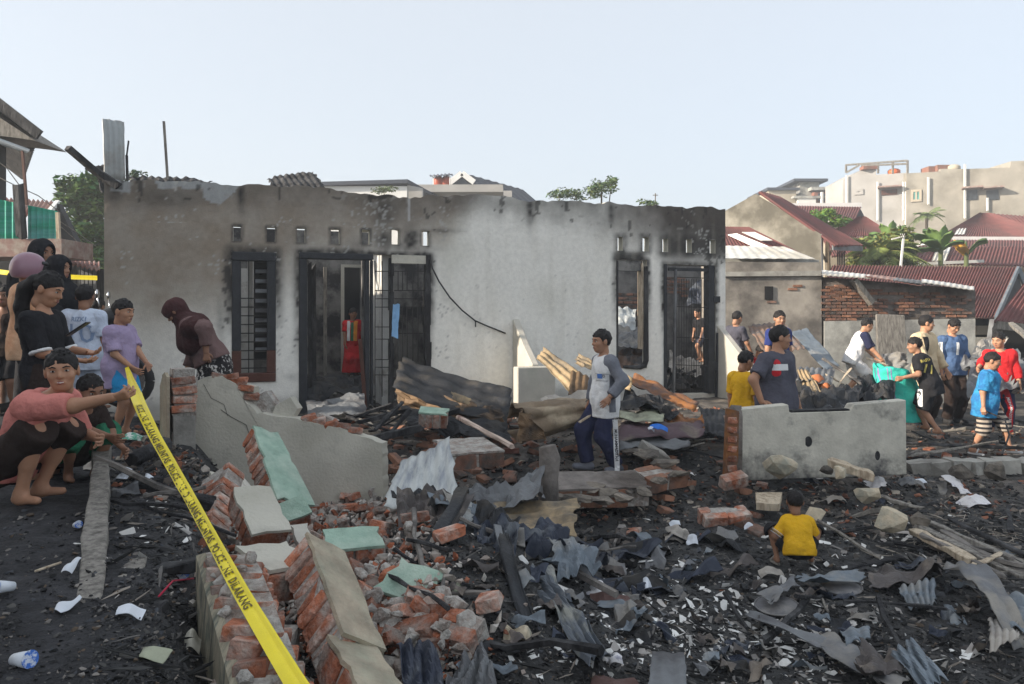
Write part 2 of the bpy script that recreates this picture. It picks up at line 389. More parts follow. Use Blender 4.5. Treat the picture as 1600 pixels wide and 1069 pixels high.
rblk = ss(1022, 1042, px+8*nb_)*(1-ss(392, 425, py+10*nb_))*.95 + ss(950, 965, px)*(1-ss(1000, 1016, px))*ss(388, 398, py)*(1-ss(404, 412, py))
WALLW = np.array([.82, .805, .75]); FILM = np.array([.255, .213, .168]); BLK = np.array([.022, .021, .021])
col = np.tile(WALLW, (len(px), 1))*(1+.05*na+.03*nb_)[:, None]
tint = ss(.0, .7, na)[:, None]*.5*(ss(640, 700, px)[:, None]); col = col*(1-tint)+np.array([.54, .53, .46])*tint
streak = (ss(.25, .8, nd)*ss(860, 960, px-0*py)*.0+ss(.3, .9, nd)*(1-ss(300, 520, py))*.35)[:, None]; col = col*(1-streak)+np.array([.40, .37, .31])*streak
fm = np.clip(film*(1+.06*nb_), 0, 1)[:, None]; col = col*(1-fm)+FILM*(1+.10*na+.10*nb_+.10*nc)[:, None]*fm
bm = np.clip(band*(.8+.5*nb_), 0, .93)[:, None]; col = col*(1-bm)+(BLK*1.4+.012)*bm
rm = np.clip(rblk*(.95+.35*nb_), 0, .96)[:, None]; col = col*(1-rm)+BLK*rm
warm = (ss(925, 1010, px)*(1-ss(330, 410, py+12*na))*.55)[:, None]; col = col*(1-warm)+np.array([.12, .10, .085])*warm
def rdist(r, grow=0):
    dx = np.maximum(np.maximum(r[0]-pts[:, 0], pts[:, 0]-r[1]), 0); dz = np.maximum(np.maximum(r[2]-pts[:, 2], pts[:, 2]-r[3]), 0)
    return np.hypot(dx, dz)
halo = np.zeros(len(px))
hw = [.13, .09, .10, .09]
for r, w_ in zip(OPEN, hw):
    rel = np.clip((pts[:, 2]-r[2])/(r[3]-r[2]), 0, 1.2)
    halo = np.maximum(halo, (1-ss(.0, w_*(1+.6*na)+.02, rdist(r)))*ss(.28, .75, rel+.25*nb_))
for k, r in enumerate(VENT): halo = np.maximum(halo, (1-ss(0, .05 if k < 7 else .11, rdist(r)+.03*nb_))*.8)
def spot(x, y, rx, ry, a): return a*np.exp(-(((px-x)/rx)**2+((py-y)/ry)**2)*(1+.8*nb_))
for s_ in [(600, 376, 15, 18, 1.0), (642, 374, 13, 20, 1.1), (592, 300, 26, 12, .9), (600, 330, 20, 40, .7), (560, 385, 20, 12, .5), (470, 372, 14, 14, .3), (377, 306, 6, 20, 1.0), (828, 330, 8, 26, .95), (955, 332, 5, 18, .95),
           (690, 361, 22, 4, .7), (345, 500, 7, 40, .5), (355, 470, 6, 30, .5), (380, 580, 6, 6, 0), (455, 590, 12, 6, .35), (250, 310, 60, 16, .5), (180, 300, 16, 20, .8), (640, 388, 40, 10, .55), (520, 392, 30, 8, .4), (230, 620, 30, 8, 0)]:
    halo = np.maximum(halo, np.clip(spot(*s_), 0, 1))
hm = np.clip(halo*(.85+.4*nc), 0, .97)[:, None]; col = col*(1-hm)+BLK*hm
# flaked patches of bare grey render and pale scratches
fl = np.maximum.reduce([((np.abs(px-282-.5*(py-290)) < 36) & (dt < 12+6*nb_)).astype(float), ((np.abs(px-345) < 28) & (dt < 34-.35*np.abs(px-345)-.01*(px-330)**2+6*nb_)).astype(float),
                        ((np.abs(px-188) < 16) & (dt < 16+8*nb_)).astype(float)])[:, None]
col = col*(1-fl)+np.array([.33, .34, .34])*(1+.1*nc)[:, None]*fl
fl2 = ((vnoise(Q, 34, 61) > .60) & (vnoise(Q, 2.2, 62) > .1) & (px < 700)).astype(float)[:, None]*.8
col = col*(1-fl2)+np.array([.42, .41, .39])*fl2
sp = np.exp(-(((px-590)/30)**2+((py-350)/45)**2))+np.exp(-(((px-530)/20)**2+((py-392)/14)**2))+np.exp(-(((px-1098)/26)**2+((py-380)/26)**2))+.5*np.exp(-(((px-330)/40)**2+((py-335)/20)**2))
fl3 = ((vnoise(Q, 40, 63) > .35) & (sp+.25*nb_ > .5)).astype(float)[:, None]*.75
col = col*(1-fl3)+np.array([.40, .40, .38])*fl3
fl4 = ((vnoise(Q, 24, 71) > .38) & (dt < 34+14*nb_) & (vnoise(Q, 2.6, 72) > .05)).astype(float)[:, None]*.55
col = col*(1-fl4)+np.array([.30, .29, .27])*fl4
bk2 = ((vnoise(Q*np.array([1, .45, 1]), 9, 73)+.6*nc > .62) & (np.maximum(np.maximum(band, rblk), halo)+.35*nb_ > .33)).astype(float)[:, None]*.7
col = col*(1-bk2)+BLK*bk2
wash = (ss(.1, .6, vnoise(Q*np.array([1, .12, 1]), 11, 74))*ss(300, 380, py)*(px > 700)*.14)[:, None]; col = col*(1-wash)+np.array([.50, .47, .40])*wash
drip = (np.abs(px-638) < 1.6).astype(float)*(py > 300)*(py < 345)
col = col*(1-drip[:, None])+.45*drip[:, None]
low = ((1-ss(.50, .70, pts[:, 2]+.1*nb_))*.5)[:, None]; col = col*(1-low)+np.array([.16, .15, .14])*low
speck = ((vnoise(Q, 30, 66) > .80) & (px > 660) & (py > 430)).astype(float)[:, None]*.3; col = col*(1-speck)+.2*speck
pts[:, 1] += .004*nb_+.003*nc*(pts[:, 2] > 2.9)
idx = np.arange(NZ*NT).reshape(NZ, NT)
zc = np.array([(Z2[j]+Z2[j+1])/2 for j in range(NZ-1)]); tc_ = np.tile((tl[:-1]+tl[1:])/2, (NZ-1, 1)); zc = (zc[:, :-1]+zc[:, 1:])/2
keep = np.ones_like(zc, bool)
for r in HOLES: keep &= ~((tc_ > r[0]) & (tc_ < r[1]) & (zc > r[2]) & (zc < r[3]))
Fq = np.stack([idx[:-1, :-1], idx[:-1, 1:], idx[1:, 1:], idx[1:, :-1]], -1)[keep]
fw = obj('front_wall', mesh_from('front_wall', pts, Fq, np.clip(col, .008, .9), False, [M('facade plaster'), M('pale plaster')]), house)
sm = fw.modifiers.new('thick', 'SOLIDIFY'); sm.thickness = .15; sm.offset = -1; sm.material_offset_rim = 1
def hpart(name, mb, mats, parent=house, **k): return mb.build(name, mats, parent, **k)
def hbox(t0, t1, v0, v1, z0, z1): return ((t0+t1)/2, (v0+v1)/2, (z0+z1)/2), (t1-t0, v1-v0, z1-z0)
def hb(name, t0, t1, v0, v1, z0, z1, m):
    b = MB(); b.box(*hbox(t0, t1, v0, v1, z0, z1)); return hpart(name, b, M(m))
# side walls, floor and partitions
hb('side_wall', -.001, .149, .152, 6.6, .05, 3.30, 'sooty wall')
hb('floor', .15, TL-.05, .16, 6.5, .05, .45, 'burnt floor')
PV = 3.0
dL, dR = T(538, PV), T(564, PV); dz = TZ(550, 418, PV)[1]
hb('partition_wall', .15, dL, PV, PV+.13, .45, 3.2, 'grey inner wall')
hb('partition_wall', dR, T(585, PV)+.1, PV, PV+.13, .45, 3.2, 'grey inner wall')
hb('partition_wall', dL, dR, PV+.001, PV+.129, dz, 3.2, 'grey inner wall')
b = MB()
for (ta, tb, za, zb_) in ((dL-.06, dL-.001, .45, dz+.05), (dR+.001, dR+.05, .45, dz+.05), (dL-.001, dR+.001, dz-.002, dz+.05)): b.box(*hbox(ta, tb, PV-.015, PV-.001, za, zb_))
hpart('door_surround', b, M('pale plaster'))
# back room, no roof built: soot-black wall colour also stands in for unlit dark
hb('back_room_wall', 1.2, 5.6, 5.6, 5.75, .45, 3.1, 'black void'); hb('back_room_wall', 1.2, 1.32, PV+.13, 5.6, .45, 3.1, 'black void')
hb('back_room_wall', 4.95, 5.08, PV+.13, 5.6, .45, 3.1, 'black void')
TA = T(613)
hb('partition_wall', TA-.12, TA, .16, 1.95, .45, 2.85, 'white inner wall')
hb('partition_wall', TA-.12, T(700, 2.3)+.8, 2.3, 2.42, .45, 2.9, 'grey inner wall')
tm = T(398, 1.1)
hb('partition_wall', T(388, 1.25), T(396, 1.25), .5, 1.25, .45, 2.6, 'white inner wall')
hb('partition_wall', .15, T(392, 1.9), 1.9, 2.0, .45, 2.45, 'white inner wall')
hb('partition_wall', T(392, 1.9), 1.85, 1.9, 2.0, .45, 2.75, 'sooty wall')
hb('partition_wall', 5.05, 5.17, .16, 6.0, .45, 2.6, 'sooty wall')
# right room: low rough wall of sooty bricks behind, bricks showing where plaster fell
RV = 3.6
hb('rear_wall', 5.17, TL+2.2, RV, RV+.14, .45, 3.0, 'sooty wall')
bm_ = MB(); bm_.box((0, 0, 0), (.205, .03, .05), None, (1, 1, 1), .06); brick_thin = bm_.mesh('thin_brick', M('dark brick'))
for r_ in range(14):
    for k in range(18):
        t_ = T(1042, RV)+k*.225+(r_ % 2)*.11; z_ = 1.55+r_*.075
        if t_ > TL+1.5 or vnoise(np.array([[t_*1.4, z_*1.8, 0]]), 1, 91)[0] < -.08: continue
        o = obj('brick', brick_thin, house); o.location = (t_, RV-.008, z_); o.rotation_euler = (0, random.uniform(-.03, .03), 0)
for r_ in range(7):
    for k in range(3):
        o = obj('brick', brick_thin, house); o.location = (T(966, RV)+k*.225+(r_ % 2)*.1, RV-.010, 1.66+r_*.085)
hb('lintel', T(1037), T(1130), .02, .13, TZ(1080, 412)[1]-.03, TZ(1080, 406)[1], 'grey wood')
# ---- frames
def frame(name, r, w, dpt, mats, split=None, head=True, sill=True):
    b = MB(); t0, t1, z0, z1 = r; v0, v1 = -.02, dpt
    for (ta, tb) in ((t0+.001, t0+w), (t1-w, t1-.001)):
        zs = z0+(w if sill else 0)+.001; ze = z1-(w if head else 0)-.001
        if split: b.mi = 1; b.box(*hbox(ta, tb, v0, v1, zs, split)); b.mi = 0; b.box(*hbox(ta+.002, tb-.002, v0+.002, v1, split, ze))
        else: b.box(*hbox(ta, tb, v0, v1, zs, ze))
    if head: b.mi = 0; b.box(*hbox(t0+.001, t1-.001, v0-.005, v1, z1-w, z1-.001))
    if sill: b.mi = 1 if split else 0; b.box(*hbox(t0+.001, t1-.001, v0-.01, v1, z0+.001, z0+w))
    return bevel(hpart(name, b, mats), .008, 1)
wf = frame('window_frame', OPEN[0], .115, .13, [M('frame char'), M('frame wood')], TZ(395, 548)[1])
t0, t1, z0, z1 = OPEN[0]
b = MB()
for k in range(9):
    z = z0+.18+k*.115; b.bar((t0+.11, .06, z), (t1-.1, .06, z), .014)
for f_ in (.38,): b.bar((t0+(t1-t0)*f_, .07, z0+.12), (t0+(t1-t0)*f_, .07, z1-.1), .012)
b.build('window_grille', M('iron bars'), wf)
b = MB(); b.box(*hbox(t0+(t1-t0)*.50, t1-.10, .16, .19, z0+.28, z1-.06)); b.build('dark_board', M('black void'), wf)  # added board, its black colour darkens the right half of the window
for k in range(9):
    b = MB(); z = z0+.42+k*.13; b.box((t0+(t1-t0)*.68, .10, z), ((t1-t0)*.30, .075, .012), Matrix.Rotation(.7, 3, 'X')); b.build('louvre_slat', M('dull sheet'), wf)
# door with side light
t0, t1, z0, z1 = OPEN[1]; td0, td1 = T(567), T(583)
b = MB()
b.box(*hbox(t0+.001, T(480), -.03, .12, z0, z1-.085)); b.box(*hbox(t0+.001, td1, -.035, .12, z1-.085, z1-.001)); b.box(*hbox(T(570), T(577), -.025, .12, z0, z1-.086)); b.box(*hbox(T(579), td1, -.02, .10, z0, z1-.086))
df = bevel(hpart('door_frame', b, M('frame char')), .01, 1)
b = MB(); b.bar((T(563), .02, TZ(563, 530)[1]), (T(573), .0, z0-.1), .07, .05); b.build('door_stile', M('frame wood'), df)
b = MB(); b.bar((T(488), .35, z0+.05), (T(486), .35, z1-.1), .09, .05, jit=.1); b.bar((T(496), .7, z0+.1), (T(495), .7, z1-.15), .16, .06, jit=.1); b.build('door_leaf', M('char wood'), df)
b = MB(); b.bar((T(508, 1.4), 1.4, z0), (T(508, 1.4), 1.4, z1-.1), .05, .05); b.build('inner_post', M('grey wood'), df)
b = MB(); b.box(*hbox(T(612), T(668), -.012, .12, TZ(640, 412)[1], z1-.002)); hpart('lintel', b, M('pale plaster'))
b = MB()
n_ = 9
for k in range(n_):
    za, zb_ = z0+(z1-z0)*k/n_, z0+(z1-z0)*(k+1)/n_
    b.box(((T(668)+random.uniform(-.008, .012)), .05, (za+zb_)/2), (.075+random.uniform(-.01, .02), .15, zb_-za+.004), None, (1, 1, 1), .08)
hpart('side_jamb', b, M('char wood'))
b = MB()
for k in range(n_):
    za, zb_ = z0+(z1-.05-z0)*k/n_, z0+(z1-.05-z0)*(k+1)/n_
    b.box(((T(612.5)+random.uniform(-.006, .008)), .06, (za+zb_)/2), (.05+random.uniform(-.01, .02), .08, zb_-za+.004), None, (1, 1, 1), .08)
hpart('burnt_mullion', b, M('char wood'))
def grille(name, spec, v, m='iron bars', w=.012, parent=house):
    b = MB()
    for (xa, ya, xb, yb) in spec: b.bar(HL(xa, ya, v), HL(xb, yb, v), w)
    return hpart(name, b, M(m), parent)
sp = [(586, 408, 586, 645), (597, 408, 597, 620), (607, 425, 607, 480), (607, 530, 607, 562), (607, 585, 607, 640)]
for y in (424, 454, 467, 480, 511, 530, 562, 574, 586): sp.append((586, y, 610, y))
grille('window_grille', sp, .0)
sp = [(653, 408, 653, 566), (645, 424, 645, 480)]
for x in (622, 629, 636): sp += [(x, 424, x, 454), (x, 480, x, 566)]
for x in (645,): sp += [(x, 480, x, 566)]
for y in (410, 424, 454, 467, 480, 521): sp.append((616, y, 666, y))
grille('window_grille', sp, .0)
# right window: burnt frame left on its right and lower edge
t0, t1, z0, z1 = OPEN[2]
b = MB(); 
b.tube([(t1-.03, -.02, z1-.1), (t1-.03, -.02, z0+.12), (t1-.06, -.02, z0+.045), (t1-.13, -.02, z0+.02), (t0+.12, -.01, z0+.03)], [.035, .045, .045, .04, .025], 8)
b.box(*hbox(t0+.001, t0+.03, -.01, .1, z0, z1-.02)); hpart('window_frame', b, M('char wood'))
b = MB(); b.box(*hbox(t1-.09, t1-.062, .0, .14, z0+.3, z1-.05)); hpart('window_reveal', b, M('pale wood'))
b = MB(); b.box(*hbox(t0+.001, t1-.1, .02, .13, z1-.17, z1-.001)); hpart('lintel', b, M('grey inner wall'))
# right door: iron gate
t0, t1, z0, z1 = OPEN[3]
b = MB()
b.box(*hbox(t0+.001, t0+.05, -.02, .13, z0, z1)); b.box(*hbox(T(1106), T(1115), -.03, .12, z0+.0, z1)); b.box(*hbox(T(1045), T(1110), -.01, .03, z1-.1, z1-.05))
gf = hpart('door_frame', b, M('frame char'))
b = MB(); b.bar((T(1052), -.012, z0), (T(1055), -.012, z1-.08), .045, .03); b.build('gate_post', M('dull sheet'), gf)
b = MB()
for k in range(13):
    x = 1057+k*3.9; b.bar(HL(x, 436, -.005), HL(x, 612, -.005), .0065)
for y in (434, 480, 528, 571, 609): b.bar(HL(1054, y-1, -.012), HL(1107, y+1, -.012), .012)
b.build('gate_bars', M('iron bars'), gf)
b = MB(); b.box(HL(1119, 468, -.02), (.12, .05, .10)); b.box(HL(1112, 572, -.03), (.15, .05, .14)); b.bar(HL(1121, 520, -.03), HL(1119, 622, -.03), .03); b.build('gate_latch', M('frame char'), gf)
# wing walls
def tri_wing(name, t, w, zt0, zt1, zb_, th, m):
    b = MB(); poly = [(t, -.001, zb_), (t, -w, zb_), (t, -w, zt1), (t, -w*.55, zt1+(zt0-zt1)*.40), (t, -.001, zt0)]
    b.prism(poly, (th, 0, 0)); return hpart(name, b, M(m))
bevel(tri_wing('wing_wall', T(1120), 1.15, TZ(1122, 508)[1], .78, .0, .11, 'white wing plaster'), .01, 1)
bevel(tri_wing('wing_wall', T(801), .82, TZ(801, 498)[1], 1.05, .2, .10, 'white wing plaster'), .01, 1)
tp = T(806, -.95); b = MB(); b.box(*hbox(tp, T(865, -.95), -1.02, -.84, .15, TZ(835, 573, -.95)[1])); bevel(hpart('pier', b, M('white wing plaster')), .012, 1)
# cable, hanging cloth
b = MB(); cb = [HL(672, 405, -.03), HL(676, 420, -.05), HL(686, 440, -.06), HL(703, 465, -.07), HL(722, 485, -.07), HL(742, 501, -.05), HL(760, 509, -.04), HL(790, 521, -.02)]
b.tube(cb, .011, 6); b.tube([HL(743, 502, -.05), HL(743, 511, -.05)], .009, 6); hpart('cable', b, M('black plastic'), smooth=True)
# roof remains: beams and a post
b = MB(); b.bar(HL(168, 284, .05), HL(106, 231, -.25), .085, .06, jit=.05); b.bar(HL(186, 291, .0), HL(140, 262, .1), .12, .09, jit=.1); hpart('roof_beam', b, M('char wood'))
b = MB(); b.bar(HL(199, 282, .3), HL(198, 243, .3), .03); b.bar(HL(198, 243, .3), HL(201, 220, .3), .018); hpart('roof_beam', b, M('char wood'))
b = MB(); b.bar(HL(262, 281, .35), HL(256, 190, .35), .045, .03); hpart('roof_post', b, M('grey wood'))
# ------------------------------------------------------------------ neighbouring buildings and plants
def wpart(mb, name, mats, par, smooth=False, **k):
    """a part given in world coordinates under a thing"""
    o = mb.build(name, mats, par, smooth, **k); o.matrix_parent_inverse = par.matrix_basis.inverted(); return o
def corr(p00, p10, p11, p01, waves, amp, nv=2, per=8, th=.012, sag=0.0, seed=0):
    """corrugated sheet through four points (00-10 across the waves, 00-01 down them): verts, faces with thickness"""
    A, B_, C_, D = [np.array(p, float) for p in (p00, p10, p11, p01)]
    nu = max(int(waves*per), 2); u = np.linspace(0, 1, nu+1); v = np.linspace(0, 1, nv+1)
    U, Vv = np.meshgrid(u, v, indexing='ij')
    Pn = (A*(1-U)[..., None]+B_*U[..., None])*(1-Vv)[..., None]+(D*(1-U)[..., None]+C_*U[..., None])*Vv[..., None]
    n = np.cross(B_-A, D-A); n /= np.linalg.norm(n)
    off = amp*np.sin(2*math.pi*waves*U)+sag*np.sin(math.pi*Vv)
    if seed: off = off+.03*vnoise(Pn, 1.1, seed)
    T_ = Pn+n*off[..., None]; Bt = T_-n*th
    a = (nu+1)*(nv+1); V = np.concatenate([T_.reshape(-1, 3), Bt.reshape(-1, 3)]); Fc = []
    i_ = lambda i, j: i*(nv+1)+j
    for i in range(nu):
        for j in range(nv):
            q = (i_(i, j), i_(i+1, j), i_(i+1, j+1), i_(i, j+1)); Fc.append(q); Fc.append(tuple(a+k for k in q[::-1]))
    edge = [i_(i, 0) for i in range(nu+1)]+[i_(nu, j) for j in range(1, nv+1)]+[i_(i, nv) for i in range(nu-1, -1, -1)]+[i_(0, j) for j in range(nv-1, 0, -1)]
    for k in range(len(edge)): e1, e2 = edge[k], edge[(k+1) % len(edge)]; Fc.append((e2, e1, e1+a, e2+a))
    return V, Fc
def roof(name, par, pts, waves, amp, m, **k):
    V, Fc = corr(*pts, waves, amp, **k); b = MB(); b.add(V, Fc); return wpart(b, name, M(m), par)
def PL(d, pxc, ang):
    """upright plane through the point seen at pxc at depth d, turned by ang degrees towards the left"""
    t = math.tan(math.radians(ang)); x0 = (pxc-800)/F*d
    return lambda x, y: W(x, y, (d+t*x0)/(1+t*(x-800)/F))
def wallpoly(name, par, pix, d, depth, m, dirv=(0, 1, 0), P_=None):
    """an upright wall: outline as seen at depth d, real thickness"""
    b = MB(); b.prism([(P_(x, y) if P_ else W(x, y, d)) for x, y in pix][::-1], Vector(dirv)*depth); return wpart(b, name, M(m), par)
def wbox(name, par, x0, y0, x1, y1, d, depth, m):
    a, c_ = W(x0, y0, d), W(x1, y1, d); b = MB(); b.box(((a.x+c_.x)/2, d+depth/2, (a.z+c_.z)/2), (abs(c_.x-a.x), depth, abs(a.z-c_.z))); return wpart(b, name, M(m), par)
def window_px(par, x0, y0, x1, y1, d, m_frame='grey wood', m_pane='dark pane', bars=1, hood=None, P_=None):
    """a window proud of the wall: frame with bars, pane set back in it"""
    P_ = P_ or (lambda x, y: W(x, y, d))
    a, c_ = P_(x0, y0), P_(x1, y1); u = Vector((c_.x-a.x, c_.y-a.y, 0)); L_ = u.length; u.normalize(); n_ = Vector((u.y, -u.x, 0)); hh_ = a.z-c_.z; w_ = .003*d
    R = Matrix((u, -n_, Vector((0, 0, 1)))).transposed()
    loc = lambda s_, z_, o: Vector((a.x, a.y, c_.z))+u*s_+Vector((0, 0, z_))+n_*o
    b = MB()
    for s_ in (w_/2, L_-w_/2): b.box(loc(s_, hh_/2, .03), (w_, .10, hh_), R)
    for z_ in (w_/2, hh_-w_/2): b.box(loc(L_/2, z_, .033), (L_-.01, .10, w_), R)
    for k in range(bars): b.box(loc(L_*(k+1)/(bars+1), hh_/2, .02), (w_*.7, .08, hh_-2*w_), R)
    f_ = wpart(b, 'window', M(m_frame), par)
    b = MB(); b.box(loc(L_/2, hh_/2, .0), (L_-w_*1.2, .05, hh_-w_*1.2), R); b.build('pane', M(m_pane), f_)
    if hood: b = MB(); b.box(loc(L_/2, hh_+.12, .38), (L_+.5, .8, .1), R); wpart(b, 'window_hood', M(hood), par)
    return f_
mat('dark pane', (.035, .042, .05), .25, .2, 5, 0); mat('teal pane', (.10, .30, .27), .4, .2, 5, 0); mat('rose slab', (.26, .17, .15), .9, .2, 4, .3, 40, col2=(.34, .29, .25), c2scale=6)
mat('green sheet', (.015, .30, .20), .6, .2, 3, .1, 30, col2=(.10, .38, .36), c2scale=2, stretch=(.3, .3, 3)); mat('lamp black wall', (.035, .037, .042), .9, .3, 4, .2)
mat('gable plaster', (.30, .28, .235), .95, .25, 1.4, .3, 30, col2=(.14, .13, .105), c2scale=.9, c2lo=.40, c2hi=.58); mat('tower plaster', (.30, .28, .24), .95, .2, .9, .2, 20, col2=(.18, .165, .135), c2scale=.4, c2lo=.45, c2hi=.66)
mat('tower grey', (.37, .36, .345), .95, .14, .8, .2, 20, col2=(.29, .28, .26), c2scale=.35, c2lo=.5, c2hi=.66); mat('white paint', (.74, .74, .72), .8, .06, 3, .1, 30); mat('tank red', (.36, .07, .035), .5, .1, 4, 0); mat('tank orange', (.62, .13, .03), .5, .1, 4, 0)
mat('slate roof', (.055, .065, .085), .8, .15, 3, .2, 30); mat('block wall', (.27, .12, .085), .92, .2, 3, .3, 30, col2=(.20, .12, .09), c2scale=2); mat('old beige', (.42, .37, .29), .95, .15, .8, .2, 20)
mat('leaf', (.07, .13, .035), .55, .2, 3, 0, attr=True, spec=.25); mat('bark', (.10, .075, .05), .9, .3, 8, .6, 30)
def leaves(b, c, r, n, size, base, rng, flat=.0):
    """leaf-sized faces through an ellipsoid, thicker towards its skin, in lumps"""
    k = 0; c = np.array(c)
    lumps = [(c+np.array(r)*rng.uniform(-.72, .72, 3), rng.uniform(.28, .5)) for _ in range(16)]
    while k < n:
        lc, lr = lumps[rng.integers(len(lumps))]
        d = rng.normal(size=3); d /= np.linalg.norm(d); p = lc+d*np.array(r)*lr*rng.uniform(.55, 1.05)
        u = rng.normal(size=3); u[2] *= .5; u /= np.linalg.norm(u); w = np.cross(u, rng.normal(size=3)); w /= np.linalg.norm(w)+1e-9
        s = size*rng.uniform(.6, 1.4); g = rng.uniform(.6, 1.5); hue = rng.uniform(-.25, .35)
        col = (base[0]*g*(1+hue), base[1]*g, base[2]*g*(1-hue))
        b.add([p-u*s, p-w*s*.38, p+u*s, p+w*s*.38], [(0, 1, 2, 3)], col); k += 1
def tree(name, label, base, crowns, n, size, colr, trunk_h, tr=.15, group=None, seed=1):
    t = thing(name, label, 'tree', base, 0, group); rng = np.random.default_rng(seed); b = MB()
    tot = sum(r[0]*r[2] for c, r in crowns)
    for c, r in crowns: leaves(b, c, r, int(n*r[0]*r[2]/tot), size, colr, rng)
    wpart(b, 'crown', M('leaf'), t)
    b = MB(); base = Vector(base); top = Vector(crowns[0][0])
    b.tube([base, base.lerp(top, .4)+Vector((.1, 0, 0)), top], [tr, tr*.8, tr*.35], 8)
    for c, r in crowns: b.tube([base.lerp(top, .5), base.lerp(Vector(c), .8), Vector(c)], [tr*.5, tr*.35, tr*.15], 6)
    wpart(b, 'trunk', M('bark'), t, True); return t
# --- street side, left
sb = thing('street_house', 'two storey house with torn eaves behind a green sheet balcony on the street', 'house', W(-60, 640, 13))
def slab(name, par, a, b_, d0, d1, th, m):
    A, B_ = W(*a, d0), W(*b_, d0); o = Vector((0, d1-d0, 0)); b = MB()
    b.prism([A, B_, B_+o, A+o], (0, 0, th)); return wpart(b, name, M(m), par)
V, Fc = corr(W(62, 208, 12.4), W(62, 208, 12.4)+Vector((-3.3, 4.6, .1)), W(-190, 12, 12.4)+Vector((-3.3, 4.6, .1)), W(-190, 12, 12.4), 22, .03, th=.03); b = MB(); b.add(V, Fc); wpart(b, 'roof', M('char wood'), sb)
b = MB(); b.bar(W(62, 211, 12.38), W(-190, 16, 12.38), .05, .16); wpart(b, 'fascia', M('char wood'), sb)
b = MB(); b.prism([W(55, 220, 12.45), W(-190, 60, 12.45), W(-190, 190, 12.45), W(30, 216, 12.45)], (0, .9, 0)); wpart(b, 'ceiling', M('grey wood'), sb)
V, Fc = corr(W(46, 236, 12.0), W(8, 225, 13.0), W(-190, 130, 13.0), W(-190, 150, 12.0), 14, .03, th=.02); b = MB(); b.add(V, Fc); wpart(b, 'porch_roof', M('blue grey sheet'), sb)
wbox('upper_wall', sb, -260, 215, -8, 400, 13.4, .3, 'lamp black wall')
for k, (x0, x1) in enumerate([(-80, -22), (-20, 36), (44, 90)]):
    V, Fc = corr(W(x0, 304+.20*(x0+20)+4, 12), W(x1, 304+.20*(x1+20)+4, 12), W(x1, 376, 12), W(x0, 374, 12), 5, .02, th=.006); b = MB(); b.add(V, Fc); wpart(b, 'balcony_sheet', M('green sheet'), sb)
b = MB(); b.bar(W(28, 288, 11.9), W(34, 372, 11.9), .13, .10, jit=.1); wpart(b, 'balcony_post', M('char wood'), sb)
b = MB(); b.bar(W(35, 236, 12.05), W(42, 320, 12.05), .035); wpart(b, 'pole', M('frame wood'), sb)
b = MB(); b.bar(W(90, 332, 11.95), W(92, 378, 11.95), .05); wpart(b, 'balcony_post', M('pale wood'), sb)
wbox('balcony_beam', sb, -200, 373, 96, 401, 11.9, .9, 'rose slab')
wbox('shutter', sb, -200, 392, 92, 620, 13.2, .1, 'lamp black wall')
b = MB()
for k in range(9): x = 97+k*6.4; a = W(x, 428, 13.3); b.box((a.x, 13.3, 1.9), (.055, .02, 1.5))
wpart(b, 'shutter_rib', M('dull sheet'), sb); wbox('shutter', sb, 94, 420, 158, 620, 13.35, .1, 'lamp black wall')
V, Fc = corr(W(84, 402, 14), W(156, 412, 14), W(156, 424, 12.6), W(84, 408, 12.6), 10, .02, th=.03); b = MB(); b.add(V, Fc); wpart(b, 'awning', M('faded roof'), sb)
nb_ = thing('neighbour_house', 'low house with a faded maroon roof and dark gable side behind the green balcony', 'house', W(80, 560, 17))
roof('roof', nb_, [W(-120, 302, 18), W(89, 316, 18), W(70, 340, 16.5), W(-120, 332, 16.5)], 30, .03, 'faded roof')
b = MB(); b.bar(W(90, 316, 17.9), W(71, 338, 16.5), .08, .10); wpart(b, 'verge_board', M('white paint'), nb_)
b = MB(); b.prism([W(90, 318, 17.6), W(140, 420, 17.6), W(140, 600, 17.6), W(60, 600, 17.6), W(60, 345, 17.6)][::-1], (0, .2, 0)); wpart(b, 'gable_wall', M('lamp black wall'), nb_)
for k, pts_ in enumerate([[(-20, 240, 12), (10, 262, 12.2), (32, 292, 11.9)], [(-20, 268, 12), (20, 288, 12), (60, 306, 12.5), (92, 330, 13)], [(92, 352, 12), (115, 372, 12.5), (138, 398, 13)], [(92, 345, 12), (118, 362, 12.8), (150, 385, 14)]]):
    b = MB(); b.tube([W(*p) for p in pts_], .008, 5); b.build('cable', M('grey wood'), None, True, label=['thin cable dropping to the charred balcony post', 'sagging cable above the green balcony', 'pale cable running down past the dark gable', 'upper thin cable beside the dark tree'][k], cat='cable')
tree('tree', 'dense dark green tree beside the left end of the burnt house', W(128, 560, 21), [(W(128, 350, 21), (.85, 1.2, 1.3)), (W(122, 300, 21), (.5, .8, .5)), (W(150, 390, 21), (.6, .9, 1.0)), (W(140, 285, 21), (.35, .6, .4)), (W(110, 420, 21), (.6, .8, .6))], 9000, .10, (.07, .14, .035), 2, seed=4)
tree('tree', 'small tree top rising behind the upright grey sheet', W(214, 560, 19), [(W(212, 284, 19), (.36, .5, .36)), (W(222, 300, 19), (.3, .5, .3))], 900, .06, (.05, .085, .035), 2, .08, seed=5)
